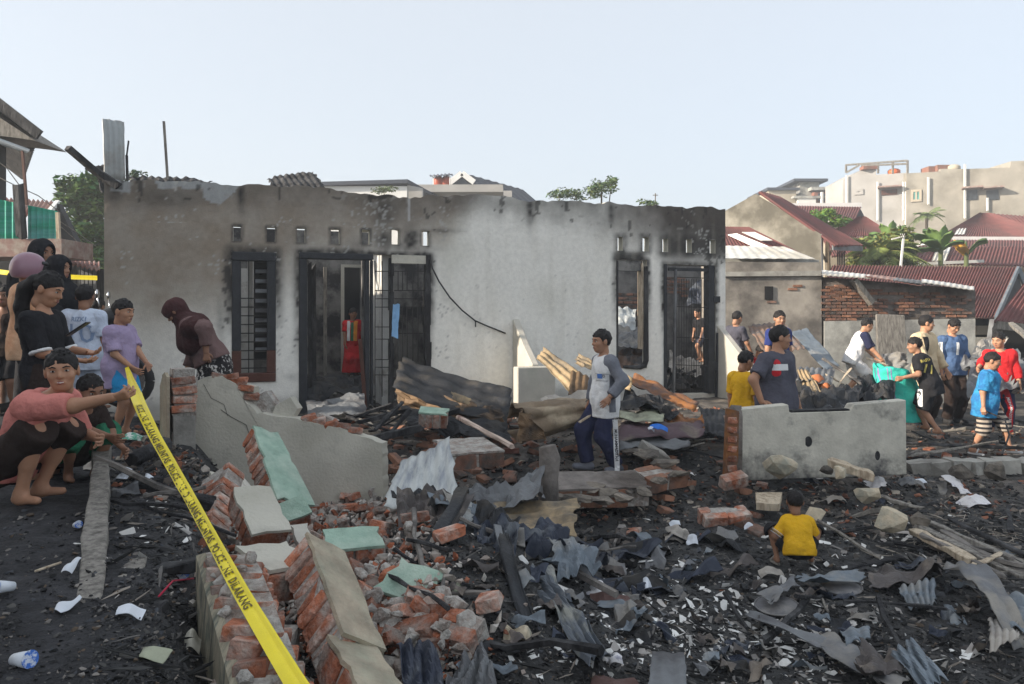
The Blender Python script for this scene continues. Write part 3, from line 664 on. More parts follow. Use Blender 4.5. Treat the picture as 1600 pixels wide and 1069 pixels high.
# --- behind the house
wb = thing('white_building', 'long white flat building just showing above the burnt wall', 'building', W(580, 560, 32))
wbox('wall', wb, 500, 291, 636, 420, 32, 5, 'white paint'); b = MB(); A = W(495, 290, 31.8); C_ = W(637, 286, 31.8); b.prism([A, C_, C_+Vector((1.2, 6, 0)), A+Vector((0, 6, 0))], (0, 0, .16)); wpart(b, 'roof', M('slate roof'), wb)
wallpoly('side_wall', wb, [(636.3, 289), (660, 294), (660, 400), (636.3, 400)], 32.02, .3, 'tower grey')
gh = thing('gabled_house', 'house with a slate blue gabled roof and white barge boards behind the burnt wall', 'house', W(720, 560, 38))
ap = W(722, 270, 38); el_ = W(684, 300, 38); er_ = W(757, 300, 38); bk = Vector((3.2, 5, 0))
b = MB(); b.prism([el_+Vector((.2, 0, -.1)), er_+Vector((-.2, 0, -.1)), ap+Vector((0, 0, -.2))], (0, .2, 0)); wpart(b, 'gable', M('slate roof'), gh)
for a_, c_ in ((ap, el_), (er_, ap)):
    V, Fc = corr(a_, a_+bk*(1 if c_ is el_ else 1), c_+bk, c_, 8, .03, th=.05); b = MB(); b.add(V, Fc); wpart(b, 'roof', M('slate roof'), gh)
b = MB(); b.bar(ap+Vector((0, -.1, -.05)), W(697, 290, 37.9), .12, .28); b.bar(ap+Vector((0, -.1, -.05)), W(741, 285, 37.9), .12, .28); wpart(b, 'barge_board', M('white paint'), gh)
wbox('wall', gh, 690, 298, 800, 420, 38.2, 5, 'tower grey'); b = MB(); b.box(W(720, 301, 36.5), (4.2, 2.5, .35)); wpart(b, 'parapet', M('tower grey'), gh)
V, Fc = corr(W(757, 296, 38.5), W(735, 276, 41), W(812, 316, 44), W(795, 309, 38.5), 8, .03, th=.05); b = MB(); b.add(V, Fc); wpart(b, 'roof', M('slate roof'), gh)
ts = thing('tank_stand', 'little roofed stand holding water tanks on the rooftop', 'stand', W(692, 300, 36))
V, Fc = corr(W(673, 276, 36), W(708, 273, 36), W(706, 271, 37.2), W(671, 274, 37.2), 6, .03, th=.03); b = MB(); b.add(V, Fc); wpart(b, 'roof', M('slate roof'), ts)
b = MB()
for x in (677, 703): b.bar(W(x, 303, 36.1), W(x, 275, 36.1), .06)
wpart(b, 'post', M('white paint'), ts)
for k, x in enumerate((685, 697)):
    b = MB(); p = W(x, 300, 36.6); b.tube([p, p+Vector((0, 0, .62)), p+Vector((0, 0, .75)), p+Vector((0, 0, .82))], [.24, .24, .16, .05], 14); b.build('water_tank', M('tank red'), None, True, label=['left of two red water tanks under the little rooftop shelter', 'right of two red water tanks under the little rooftop shelter'][k], cat='water tank', group='water tanks on the rooftops')
tree('tree', 'sparse feathery tree crown above the middle of the burnt wall', W(930, 560, 24), [(W(940, 296, 24), (.55, .8, .34)), (W(900, 304, 24), (.6, .8, .2)), (W(955, 285, 24), (.3, .5, .2)), (W(872, 304, 24), (.4, .6, .12))], 2000, .055, (.075, .12, .05), 2, .07, seed=8)
tree('shrub', 'small leafy tuft above the wall near the right door', W(1012, 540, 22), [(W(1012, 318, 22), (.28, .4, .14))], 300, .05, (.08, .13, .05), 1, .04, seed=9)
tree('shrub', 'weeds growing on the white building roof edge', W(598, 420, 27), [(W(600, 296, 27), (.5, .4, .13))], 380, .05, (.10, .14, .05), 1, .03, seed=10)
an = thing('antenna', 'thin rooftop antenna pole right of the feathery tree', 'antenna', W(1024, 420, 30)); b = MB(); b.bar(W(1024, 330, 30), W(1024, 302, 30), .04); wpart(b, 'pole', M('grey wood'), an); b = MB(); b.bar(W(1020, 305, 30), W(1028, 305, 30), .03); wpart(b, 'crossbar', M('grey wood'), an)
# --- right: the burnt brick wall of the next plot
bw = thing('brick_wall', 'scorched brick and plaster boundary wall with a torn tin roof edge', 'wall', W(1330, 626, 14.5))
DB = 14.5
wallpoly('plaster_face', bw, [(1100, 409), (1284, 410), (1284, 640), (1100, 640)], DB, .22, 'scorched plaster' if 'scorched plaster' in MATS else 'old plaster')
wallpoly('rough_core', bw, [(1286, 433), (1524, 452), (1524, 640), (1286, 640)], DB+.03, .2, 'mortar dark' if 'mortar dark' in MATS else 'dark brick')
wallpoly('ledge', bw, [(1130, 425), (1283, 423), (1283, 431), (1130, 432)], DB-.06, .06, 'concrete')
b = MB(); b.box(W(1201, 458, DB), (.16, .06, .26)); wpart(b, 'hole_box', M('black void'), bw)  # black box on the wall face, its colour gives the dark of a hole
bm_ = MB(); bm_.box((0, 0, 0), (.19, .05, .046), None, (1, 1, 1), .08); bk_me = [bm_.mesh('wall_brick', M('dark brick'))]
bm_ = MB(); bm_.box((0, 0, 0), (.185, .05, .045), None, (1, 1, 1), .1); bk_me.append(bm_.mesh('wall_brick', M('brick dull')) if 'brick dull' in MATS else bk_me[0])
rr_ = random.Random(3); cnt = 0
for r_ in range(17):
    for k in range(17):
        x = W(1290, 440, DB).x+k*.205+(r_ % 2)*.1; z = W(1290, 504, DB).z+r_*.063
        px_, py__ = PXY((x, DB, z))
        if px_ > 1518 or py__ < 440+.085*(px_-1290)+4 or rr_.random() < .08 or (1375 < px_ < 1455 and rr_.random() < .45): continue
        if py__ > 500-.02*(px_-1290): continue
        o = obj('brick', bk_me[rr_.random() < .5], bw); o.matrix_parent_inverse = bw.matrix_basis.inverted(); o.location = (x, DB+.012+rr_.uniform(-.006, .006), z); o.rotation_euler = (0, rr_.uniform(-.04, .04), 0); cnt += 1
for r_ in range(6):
    for k in range(11):
        x = W(1140, 440, DB).x+k*.205+(r_ % 2)*.1; z = W(1140, 472, DB).z+r_*.063
        if vnoise(np.array([[x*2.1, z*2.5, 3.]]), 1, 77)[0] < .05: continue
        o = obj('brick', bk_me[1], bw); o.matrix_parent_inverse = bw.matrix_basis.inverted(); o.location = (x, DB+.006, z)
wallpoly('lower_render', bw, [(1288, 502), (1524, 498), (1524, 640), (1288, 640)], DB-.01, .05, 'old plaster')
for k, (xa, ya, xb, yb, m_) in enumerate([(1284, 428, 1360, 436, 'pale roof'), (1352, 434, 1440, 446, 'faded roof'), (1395, 440, 1470, 449, 'dull sheet'), (1440, 442, 1522, 453, 'pale roof')]):
    roof('roof_sheet', bw, [W(xa, ya-5, DB+.9), W(xb, yb-5, DB+.9), W(xb, yb, DB-.35), W(xa, ya, DB-.35)], 9, .005, m_, th=.015, seed=5+k, nv=4)
b = MB(); b.bar(W(1334, 438, DB-.2), W(1362, 474, DB-.1), .14, .10, jit=.1); wpart(b, 'rafter', M('grey wood'), bw)
pb_ = MB(); pb_.box((0, 0, 0), (.53, .06, .80), None, (1, 1, 1), .03); o = bevel(pb_.build('door_board', M('grey wood'), label='weathered grey wooden board leaning on the scorched brick wall', cat='board'), .01, 1); o.location = W(1392, 526, 13.6); o.rotation_euler = (-.12, .02, 0)
# --- gable house and the roofs of the quarter
gp = thing('gable_house', 'house with a mottled bare gable wall and a maroon tin roof', 'house', W(1210, 600, 20))
GP = PL(20, 1283, 32); wallpoly('gable_wall', gp, [(1120, 340), (1136, 328), (1181, 303), (1283, 366), (1284, 470), (1120, 470)], 20, .25, 'gable plaster', P_=GP)
b = MB(); A = W(1284, 366, 20.02); b.prism([A, A+Vector((.55, 1.2, -.05)), A+Vector((.55, 1.2, -2)), A+Vector((0, 0, -2))][::-1], (-.15, .1, 0)); wpart(b, 'side_wall', M('white paint'), gp)
b = MB()
for k in range(5): p = W(1309+k*2.6, 392, 20.6); b.bar(p, p+Vector((0, 0, -.55)), .025)
wpart(b, 'window_bars', M('iron bars'), gp)
roof('roof', gp, [GP(1183, 302)+Vector((0, -.1, 0)), W(1217, 310, 23.4), W(1347, 386, 20.95), W(1304, 385, 19.85)], 8, .025, 'maroon roof', th=.05)
b = MB(); b.bar(W(1217, 309, 23.35), W(1347, 385, 20.95), .05, .05); wpart(b, 'verge_board', M('white paint'), gp); b = MB(); b.bar(W(1301, 387, 19.9), W(1347, 389, 20.9), .04, .14); wpart(b, 'gutter', M('dull sheet'), gp)
lr = thing('lean_to', 'low lean-to with patched maroon and white tin sheets against the gable wall', 'shed', W(1190, 590, 17))
roof('roof', lr, [W(1118, 355, 18.6), W(1170, 356, 18.6), W(1262, 402, 17), W(1118, 394, 17)], 22, .009, 'maroon roof', th=.02)
for pts_, m_ in (([W(1136, 371, 18.0), W(1150, 369, 18.0), W(1216, 396, 16.9), W(1190, 396, 16.9)], 'white paint'), ([W(1158, 367, 18.0), W(1178, 367, 18.0), W(1206, 380, 17.4), W(1188, 380, 17.4)], 'pale roof'), ([W(1118, 388, 17.2), W(1225, 390, 17.0), W(1272, 409, 16.4), W(1118, 408, 16.4)], 'pale roof')):
    p2_ = [p+Vector((0, -.05, .05)) for p in pts_]; roof('roof_sheet', lr, p2_, 9, .005, m_, th=.012)
wallpoly('wall', lr, [(1118, 400), (1280, 406), (1280, 470), (1118, 470)], 17.1, .2, 'old plaster')
def hip(name, label, base, ridge, eave, waves, m='maroon roof', fascia=None, wall=None):
    t = thing(name, label, 'house', base); 
    roof('roof', t, [ridge[0], ridge[1], eave[1], eave[0]], waves, .025, m, th=.05, nv=3)
    if fascia: b = MB(); b.bar(eave[0]+Vector((0, -.05, -.06)), eave[1]+Vector((0, -.05, -.06)), .05, .2); wpart(b, 'fascia', M(fascia), t)
    if wall:
        b = MB(); A, B_ = eave[0]+Vector((.3, .4, -.05)), eave[1]+Vector((-.3, .4, -.05)); b.prism([A, B_, B_+Vector((0, 0, -3)), A+Vector((0, 0, -3))][::-1], (0, .2, 0)); wpart(b, 'wall', M(wall), t)
    return t
t = hip('house', 'house with a bright maroon roof and an open dark gable beyond the bush', W(1290, 560, 34), (W(1238, 323, 35), W(1345, 325, 35)), (W(1235, 342, 32), W(1335, 346, 32)), 26, 'maroon roof', None, 'old beige')
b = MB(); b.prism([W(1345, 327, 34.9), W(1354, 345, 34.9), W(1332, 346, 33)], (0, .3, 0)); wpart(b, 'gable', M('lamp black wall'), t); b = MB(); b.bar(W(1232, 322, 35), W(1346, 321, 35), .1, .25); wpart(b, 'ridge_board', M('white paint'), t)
t = hip('house', 'house with a dark maroon hipped roof behind the palm', W(1350, 560, 29), (W(1342, 340, 30), W(1352, 341, 30)), (W(1283, 371, 27.5), W(1398, 370, 27.5)), 30, 'maroon roof', None, 'old beige')
roof('lower_roof', t, [W(1284, 373, 27.6), W(1398, 372, 27.6), W(1398, 402, 26), W(1300, 402, 26)], 26, .025, 'maroon roof', th=.05)
t = hip('house', 'large house with a hipped maroon roof and one pale roof sheet', W(1540, 560, 36), (W(1530, 334, 38), W(1548, 335, 38)), (W(1466, 371, 35), W(1660, 372, 35)), 46, 'maroon roof', 'white paint', None)
roof('roof', t, [W(1548, 335, 38), W(1680, 345, 38), W(1680, 372, 35.2), W(1600, 371.5, 35.2)], 20, .025, 'maroon roof', th=.05)
roof('roof_sheet', t, [p+Vector((0, -.1, .06)) for p in (W(1494, 360, 36), W(1508, 360, 36), W(1505, 369, 35.2), W(1489, 369, 35.2))], 3, .02, 'pale roof', th=.02)
roof('lower_roof', t, [W(1470, 376, 35), W(1680, 377, 35), W(1680, 396, 32), W(1466, 395, 32)], 46, .025, 'maroon roof', th=.05); wbox('wall', t, 1470, 374, 1680, 378, 35.3, 3, 'white paint'); wbox('wall', t, 1475, 394, 1680, 560, 33.5, 2, 'old beige')
t = hip('house', 'house with a long maroon roof and a pale sheet strip in the middle', W(1510, 580, 27), (W(1432, 387, 27.5), W(1700, 388, 27.5)), (W(1416, 412, 25.5), W(1700, 420, 25.5)), 50, 'maroon roof', None, 'old beige')
roof('roof_sheet', t, [p+Vector((0, -.1, .06)) for p in (W(1462, 388, 27.4), W(1484, 388, 27.4), W(1475, 412, 25.6), W(1453, 411, 25.6))], 4, .02, 'pale roof', th=.02)
b = MB(); b.bar(W(1419, 413, 25.4), W(1537, 408, 25.4), .05, .10); wpart(b, 'fascia', M('pale roof'), t); b = MB(); b.bar(W(1433, 386, 27.4), W(1417, 411, 25.5), .08, .06); wpart(b, 'verge_board', M('pale roof'), t)
bf = thing('house', 'nearest house with a big corrugated maroon roof and open dark gable', 'house', W(1450, 600, 18))
roof('roof', bf, [W(1300, 416, 20), W(1589, 419, 20), W(1553, 498, 17), W(1270, 492, 17)], 62, .022, 'maroon roof', th=.03, nv=6)
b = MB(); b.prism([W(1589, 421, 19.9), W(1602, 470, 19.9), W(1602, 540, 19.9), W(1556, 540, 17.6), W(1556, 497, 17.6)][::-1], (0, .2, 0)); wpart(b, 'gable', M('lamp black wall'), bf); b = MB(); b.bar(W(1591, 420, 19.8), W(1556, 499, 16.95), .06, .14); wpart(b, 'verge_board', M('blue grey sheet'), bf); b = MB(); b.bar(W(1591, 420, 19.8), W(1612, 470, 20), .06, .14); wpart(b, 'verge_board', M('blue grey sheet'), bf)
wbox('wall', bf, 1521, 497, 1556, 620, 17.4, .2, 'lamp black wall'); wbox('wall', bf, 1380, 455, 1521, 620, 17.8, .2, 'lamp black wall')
b = MB(); b.bar(W(1551, 500, 16.9), W(1538, 590, 16.5), .1, .1); wpart(b, 'post', M('dull sheet'), bf); wbox('window', bf, 1527, 509, 1546, 523, 17.3, .1, 'old beige'); wbox('wall_panel', bf, 1522, 527, 1545, 545, 17.25, .1, 'old plaster')
sh_ = thing('shed', 'dark open shed with a maroon tin roof at the right edge of the plot', 'shed', W(1600, 610, 15))
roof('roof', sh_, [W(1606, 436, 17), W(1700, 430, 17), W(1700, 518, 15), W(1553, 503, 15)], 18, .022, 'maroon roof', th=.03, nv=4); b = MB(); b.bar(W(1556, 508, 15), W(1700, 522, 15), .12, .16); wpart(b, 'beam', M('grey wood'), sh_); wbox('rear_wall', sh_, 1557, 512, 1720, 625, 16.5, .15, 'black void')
b = MB(); b.bar(W(1559, 510, 15.1), W(1556, 610, 15.1), .12, .12); wpart(b, 'post', M('grey wood'), sh_)
# --- tall buildings far right
tw = thing('grey_building', 'tall bare grey building with pipes and a steel rooftop frame', 'building', W(1366, 520, 52))
TP_ = PL(52, 1416, 25); wallpoly('wall', tw, [(1317, 281), (1345, 266), (1369, 262), (1369, 273), (1416, 270), (1416, 430), (1317, 430)], 52, 3, 'tower grey', P_=TP_)
b = MB()
for a_, c_ in (((1322, 258), (1418, 251)), ((1345, 259), (1418, 256)), ((1322, 270), (1322, 257)), ((1418, 280), (1418, 251)), ((1322, 270), (1343, 258)), ((1372, 271), (1372, 254)), ((1395, 271), (1395, 252))): b.bar(TP_(*a_), TP_(*c_), .12)
wpart(b, 'roof_frame', M('grey wood'), tw)
for x in (1369, 1409, 1413, 1321):
    b = MB(); b.bar(TP_(x, 285 if x != 1321 else 275)+Vector((0, -.2, 0)), TP_(x, 345 if x != 1413 else 360)+Vector((0, -.2, 0)), .10); wpart(b, 'drain_pipe', M('white paint'), tw)
b = MB(); b.box(TP_(1357, 263), (1.0, .6, .22)); wpart(b, 'brick_cap', M('block wall'), tw)
window_px(tw, 1335, 296, 1349, 304, 51.9, 'tower grey', 'old plaster', 2, P_=TP_); window_px(tw, 1377, 297, 1402, 304, 51.9, 'frame wood', 'dark pane', 3, 'rose slab', P_=TP_)
bb = thing('beige_building', 'long weathered beige building with hooded windows above the maroon roofs', 'building', W(1510, 520, 50))
BP = PL(50, 1520, 25); wallpoly('wall', bb, [(1416.5, 271), (1470, 268), (1470, 264), (1494, 264), (1510, 264), (1578, 262), (1580, 252), (1680, 248), (1680, 430), (1416.5, 430)], 51, 3, 'tower plaster', P_=BP)
window_px(bb, 1423, 297, 1440, 315, 50.9, 'old beige', 'teal pane', 1, P_=BP); window_px(bb, 1509, 298, 1527, 312, 50.9, 'dark pane', 'dark pane', 1, 'rose slab', P_=BP); window_px(bb, 1541, 298, 1560, 312, 50.9, 'dark pane', 'dark pane', 1, 'rose slab', P_=BP)
for x, y0, y1 in ((1448, 278, 320), (1505, 258, 342), (1540, 310, 330)): b = MB(); b.bar(BP(x, y0)+Vector((0, -.2, 0)), BP(x, y1)+Vector((0, -.2, 0)), .11); wpart(b, 'drain_pipe', M('white paint'), bb)
b = MB(); b.box(BP(1466, 262)+Vector((0, 1, 0)), (.75, 1, .40)); b.box(BP(1483, 261)+Vector((0, 1, 0)), (1.0, 1, .5)); wpart(b, 'roof_shed', M('block wall'), bb)
for k, (x, y, m_) in enumerate(((1406, 268, 'tank orange'), (1501, 262, 'old beige'))):
    b = MB(); p = (TP_ if k == 0 else BP)(x, y+3)+Vector((0, .8, 0)); b.tube([p, p+Vector((0, 0, .35)), p+Vector((0, 0, .45)), p+Vector((0, 0, .5))], [.42, .42, .3, .1], 14); b.build('water_tank', M(m_), None, True, label=['orange water tank on top of the bare grey building', 'pale water tank on top of the weathered beige building'][k], cat='water tank', group='water tanks on the rooftops')
fb = thing('brick_building', 'stepped concrete and red block building with a flat roof slab on top', 'building', W(1260, 520, 58))
wbox('wall', fb, 1201, 296, 1244, 330, 58, 4, 'old beige'); wbox('roof_slab', fb, 1199, 293, 1250, 297, 57.8, 5, 'slate roof'); wbox('wall', fb, 1250, 283, 1280, 330, 59, 3, 'old plaster'); wbox('roof_slab', fb, 1241, 279, 1294, 283, 58.5, 4, 'slate roof')
wbox('block_wall', fb, 1272, 300, 1316, 330, 58.5, 3, 'block wall'); wbox('roof_slab', fb, 1268, 292, 1318, 297, 58.3, 4, 'old plaster'); wbox('white_panel', fb, 1247, 310, 1275, 325, 57.5, .3, 'white paint'); wbox('ledge', fb, 1240, 306, 1318, 309.5, 57.4, .5, 'old plaster')
for x in (1285, 1308): wbox('column', fb, x-1.5, 300, x+1.5, 326, 57.3, .2, 'white paint')
window_px(fb, 1278, 303, 1292, 314, 58.4, 'slate roof', 'dark pane', 1)
an = thing('antenna', 'white television antenna standing among the banana plants', 'antenna', W(1407, 470, 21)); b = MB(); b.bar(W(1406, 430, 21), W(1412, 368, 21), .05); wpart(b, 'pole', M('white paint'), an); b = MB(); b.bar(W(1393, 374, 21), W(1413, 369, 21), .035)
for x in (1407, 1410, 1413): b.bar(W(x, 366, 20.8), W(x, 376, 21.2), .02)
wpart(b, 'boom', M('white paint'), an)
# --- plants on the right
tree('bamboo', 'feathery olive green clump of bamboo behind the scorched brick wall', W(1385, 560, 23), [(W(1375, 395, 23), (.75, .8, .7)), (W(1350, 420, 23), (.5, .7, .4)), (W(1400, 385, 23), (.45, .6, .55)), (W(1420, 415, 23), (.4, .5, .35))], 5200, .10, (.13, .165, .055), 2, .06, seed=31)
tree('tree', 'round bright green bush between the maroon roofs', W(1290, 480, 25), [(W(1292, 340, 25), (.55, .7, .33)), (W(1270, 345, 25), (.35, .6, .2)), (W(1312, 346, 25), (.35, .6, .18))], 2200, .06, (.10, .19, .04), 2, .08, seed=12)
def frond(b, p0, d, L, droop, wdt, col, n=18, leaf_w=.05):
    d = Vector(d).normalized(); side_ = d.cross(Vector((0, 0, 1))).normalized(); pts_ = []
    for k in range(n+1): f_ = k/n; pts_.append(Vector(p0)+d*L*f_+Vector((0, 0, -droop*f_*f_)))
    b.tube(pts_, [.018*(1-.7*k/n) for k in range(n+1)], 4, (.16, .17, .05))
    for k in range(2, n+1):
        f_ = k/n; ln = wdt*(math.sin(math.pi*min(f_*.9+.08, 1))*.85+.12); t_ = (pts_[k]-pts_[k-1]).normalized()
        for s_ in (-1, 1):
            e = pts_[k]+(side_*s_*.8+t_*.6+Vector((0, 0, -.35))).normalized()*ln; w2 = t_*leaf_w*.5; g_ = random.uniform(.7, 1.35); c2 = tuple(v*g_ for v in col)
            m_ = pts_[k].lerp(e, .5)+Vector((0, 0, .03)); b.add([pts_[k]-w2*.6, pts_[k]+w2*.6, m_+w2, e, m_-w2], [(0, 1, 2, 3, 4)], c2)
def palm(label, base, top, n, L, wdt, col, seed, cat='palm', up=1.0):
    random.seed(seed); t = thing('palm_tree', label, cat, base); b = MB(); b.tube([base, Vector(base).lerp(Vector(top), .5), top], [.13, .11, .08], 8); wpart(b, 'trunk', M('bark'), t, True)
    for k in range(n):
        a = 2*math.pi*k/n+random.uniform(-.3, .3); b = MB(); e_ = random.uniform(.1, 1.3)*up; frond(b, top, (math.cos(a), math.sin(a), e_), L*random.uniform(.75, 1.1), L*random.uniform(.35, .9), wdt, col); wpart(b, 'frond', M('leaf'), t)
palm('bushy palm with fine drooping fronds behind the scorched brick wall', W(1375, 560, 22.5), W(1378, 400, 22.5), 32, 1.55, .42, (.15, .19, .055), 21)
palm('wide low palm with yellow green fronds beside the gable house', W(1340, 560, 22), W(1345, 425, 22), 22, 1.35, .38, (.17, .22, .06), 22, up=.7)
palm('small coconut palm in front of the beige building', W(1447, 540, 44), W(1448, 338, 44), 15, 1.35, .4, (.12, .17, .06), 23)
def banana(label, base, top, leaves_, seed):
    random.seed(seed); t = thing('banana_plant', label, 'banana plant', base); b = MB(); b.tube([base, top], [.11, .07], 8, (.10, .12, .05)); wpart(b, 'stem', M('leaf'), t, True)
    for (dx, dy, dz, L, col) in leaves_:
        d = Vector((dx, dy, dz)).normalized(); sd = d.cross(Vector((0, .3, 1))).normalized(); n = 14; V = []; Fc = []; C_ = []
        for k in range(n+1):
            f_ = k/n; p = Vector(top)+d*L*f_+Vector((0, 0, -.42*L*f_**2.2)); w2 = .17*L**.5*(math.sin(math.pi*(f_*.92+.04))**.6)
            for s_, lift in ((-1, .06), (0, 0), (1, .06)): V.append(p+sd*s_*w2*(1+.12*random.uniform(-1, 1))+Vector((0, 0, -abs(s_)*lift*1.6+random.uniform(-.012, .012))))
        for k in range(n):
            for j in (0, 1): a = k*3+j; Fc.append((a, a+1, a+4, a+3))
        b = MB(); b.add(V, Fc, col); o = wpart(b, 'leaf', M('leaf'), t, True); sm_ = o.modifiers.new('t', 'SOLIDIFY'); sm_.thickness = .012
g1, g2, g3, yl = (.085, .16, .045), (.13, .21, .06), (.065, .125, .045), (.50, .27, .03)
banana('banana plant with broad leaves in front of the beige building', W(1468, 560, 24), W(1470, 388, 24), [(-.8, .1, .9, 1.5, g1), (-.45, -.1, 1.2, 1.3, g2), (.15, 0, 1.3, 1.35, g2), (-1, .2, .25, 1.3, g3), (-.6, -.3, .5, 1.2, g2), (.5, -.2, .5, .9, g1), (-.2, .3, .8, 1.4, g3), (.1, -.4, .9, 1.1, g2)], 3)
banana('banana plant with one yellowed leaf above the pale roof sheet', W(1508, 560, 25), W(1510, 396, 25), [(.8, .1, 1.0, 1.25, g2), (.5, -.2, .9, 1.15, g1), (-.6, -.2, .95, 1.05, yl), (-.35, .2, .9, .9, g1), (.1, .2, 1.0, .8, g2), (-.5, -.4, .6, .9, yl)], 4)
banana('young banana plant with upright leaves left of the white antenna', W(1388, 560, 26), W(1392, 372, 26), [(-.35, .1, 1, 1.0, g2), (.1, 0, 1.2, 1.1, g2), (.5, -.1, .9, 1.0, g1), (-.7, .2, .6, .9, g1)], 6)
# unseen house of the same street, left of camera, placed to shade the foreground
oh = thing('street_house', 'plain unseen street house along the road, placed to shade the plot', 'house', (-11, -2, 0))
def obox(name, x0, x1, y0, y1, z0, z1, m): b = MB(); b.box(((x0+x1)/2, (y0+y1)/2, (z0+z1)/2), (x1-x0, y1-y0, z1-z0)); return wpart(b, name, M(m), oh)
obox('wall', -15, -8.2, -14, 3.7, 0, 6.2, 'old plaster')
roof('roof', oh, [(-15.3, -14.5, 6.25), (-15.3, 4.2, 6.25), (-7.7, 4.2, 6.6), (-7.7, -14.5, 6.6)], 60, .03, 'faded roof', th=.05)
# ------------------------------------------------------------------ broken masonry
def brick_mesh(sz, seed, m='brick'):
    """one brick with worn uneven corners"""
    rg = random.Random(seed); b = MB(); x, y, z = [v/2 for v in sz]; V = []
    for sx in (-1, 1):
        for sy in (-1, 1):
            for sz_ in (-1, 1):
                j = lambda: rg.uniform(-.006, .006)
                c = rg.uniform(.006, .018)
                V += [(sx*(x-c)+j(), sy*y+j(), sz_*z+j()*.5), (sx*x+j(), sy*(y-c)+j(), sz_*z+j()*.5), (sx*x+j(), sy*y+j(), sz_*(z-c*.8)+j()*.5)]
    bm = bmesh.new(); [bm.verts.new(v) for v in V]; bmesh.ops.convex_hull(bm, input=bm.verts); me = bpy.data.meshes.new('brick'); bm.to_mesh(me); bm.free(); me.materials.append(M(m)); return me
def lump(name, r, seed, m, n=26, flat=.7):
    rg = random.Random(seed); bm = bmesh.new()
    for _ in range(n):
        v = Vector((rg.gauss(0, 1), rg.gauss(0, 1), rg.gauss(0, 1))).normalized()*rg.uniform(.75, 1.1); bm.verts.new((v.x*r, v.y*r*.8, v.z*r*flat))
    g = bmesh.ops.convex_hull(bm, input=bm.verts); bmesh.ops.delete(bm, geom=[v for v in bm.verts if not v.link_faces], context='VERTS')
    me = bpy.data.meshes.new(name); bm.to_mesh(me); bm.free(); me.materials.append(M(m)); return me
def frame_of(p0, p1, up):
    X = (Vector(p1)-Vector(p0)); L = X.length; X.normalize(); Z = Vector(up); Z = (Z-X*Z.dot(X)).normalized(); Y = Z.cross(X)
    return Matrix((X, Y, Z)).transposed().to_4x4(), L
BSET = {}
def bset(sx, sy, sz, m='brick'):
    k = (round(sx, 3), round(sy, 3), round(sz, 3), m)
    if k not in BSET: BSET[k] = [brick_mesh((sx, sy, sz), 31*i+5, m) for i in range(4)]
    return BSET[k]
def jag(L, w0, w1, seed, amp=.02, step=.07):
    """broken outline of a slab, counter-clockwise, x along 0..L, width from w0 to w1; mostly straight with a few bites"""
    rg = random.Random(seed); o = []
    def bite(): return rg.uniform(.6, 2.2)*amp if rg.random() < .22 else rg.uniform(-.25, .3)*amp
    n = max(int(L/step), 2); m0 = max(int(w0/step), 1); m1 = max(int(w1/step), 1)
    for k in range(n): o.append((L*k/n+rg.uniform(-.4, .4)*step*(k > 0), -(w0+(w1-w0)*k/n)/2+bite()))
    for k in range(m1): o.append((L-bite()*1.5, -w1/2+w1*k/m1))
    for k in range(n): o.append((L-L*k/n+rg.uniform(-.4, .4)*step*(k > 0), (w1+(w0-w1)*k/n)/2-bite()))
    for k in range(m0): o.append((bite()*1.5, w0/2-w0*k/m0))
    return o
def chunk(label, p0, p1, w, th, up, top='mint plaster', bot=None, course='y', w1=None, seed=0, miss=.08, name='wall_fragment', m='brick', group='fallen wall fragments', side=None):
    """a fallen piece of plastered brick wall: courses of real bricks in mortar, plaster slab on its faces"""
    Rm, L = frame_of(p0, p1, up); w1 = w if w1 is None else w1; rg = random.Random(seed+1)
    t = thing(name, label, 'wall fragment', p0, 0, group); t.rotation_euler = Rm.to_euler(); 
    pitch, ln = .066, .21
    if course == 'y': nx_, ny_ = max(int(L/pitch), 1), lambda x: max(int(round((w+(w1-w)*x/L)/ln)), 1)
    if course == 'y':
        for i in range(nx_):
            x = (i+.5)*L/nx_; ww = w+(w1-w)*x/L; k_ = max(int(math.ceil(ww/ln)), 1); sh = (i % 2)*.5
            for j in range(k_+1):
                ya = -ww/2+(j-sh)*ww/k_; yb = ya+ww/k_; ya, yb = max(ya, -ww/2), min(yb, ww/2)
                if yb-ya < .03 or rg.random() < miss: continue
                me = rg.choice(bset(L/nx_-.013, yb-ya-.012, th-.004, m)); o = obj('brick', me, t); o.location = (x, (ya+yb)/2+rg.uniform(-.008, .008), rg.uniform(-.004, .004)); o.rotation_euler = (rg.uniform(-.03, .03), rg.uniform(-.03, .03), rg.uniform(-.05, .05))
    else:
        ny = max(int(w/pitch), 1)
        for j in range(ny):
            y = -w/2+(j+.5)*w/ny; n_ = max(int(round(L/ln)), 1); sh = (j % 2)*.5
            for i in range(n_+1):
                xa = (i-sh)*L/n_; xb = xa+L/n_; xa, xb = max(xa, 0), min(xb, L)
                if xb-xa < .03 or rg.random() < miss: continue
                me = rg.choice(bset(xb-xa-.012, w/ny-.013, th-.004, m)); o = obj('brick', me, t); o.location = ((xa+xb)/2+rg.uniform(-.01, .01), y, rg.uniform(-.004, .004)); o.rotation_euler = (rg.uniform(-.03, .03), rg.uniform(-.03, .03), rg.uniform(-.05, .05))
    o_ = jag(L-.02, w-.02, w1-.02, seed+5, .012)
    b = MB(); b.prism([(x+.01, y, -th/2+.006) for x, y in o_][::-1], (0, 0, th-.012)); fix_prism(b); b.build('mortar', M('mortar'), t)
    for m_, s_ in ((top, 1), (bot, -1)):
        if not m_: continue
        o_ = jag(L, w, w1, seed+9*s_, .010, .06); z0 = th/2+.001 if s_ > 0 else -th/2-.017
        b = MB(); b.prism([(x, y, z0) for x, y in o_][::-1], (0, 0, .017)); fix_prism(b); b.build('plaster', M(m_), t)
    return t
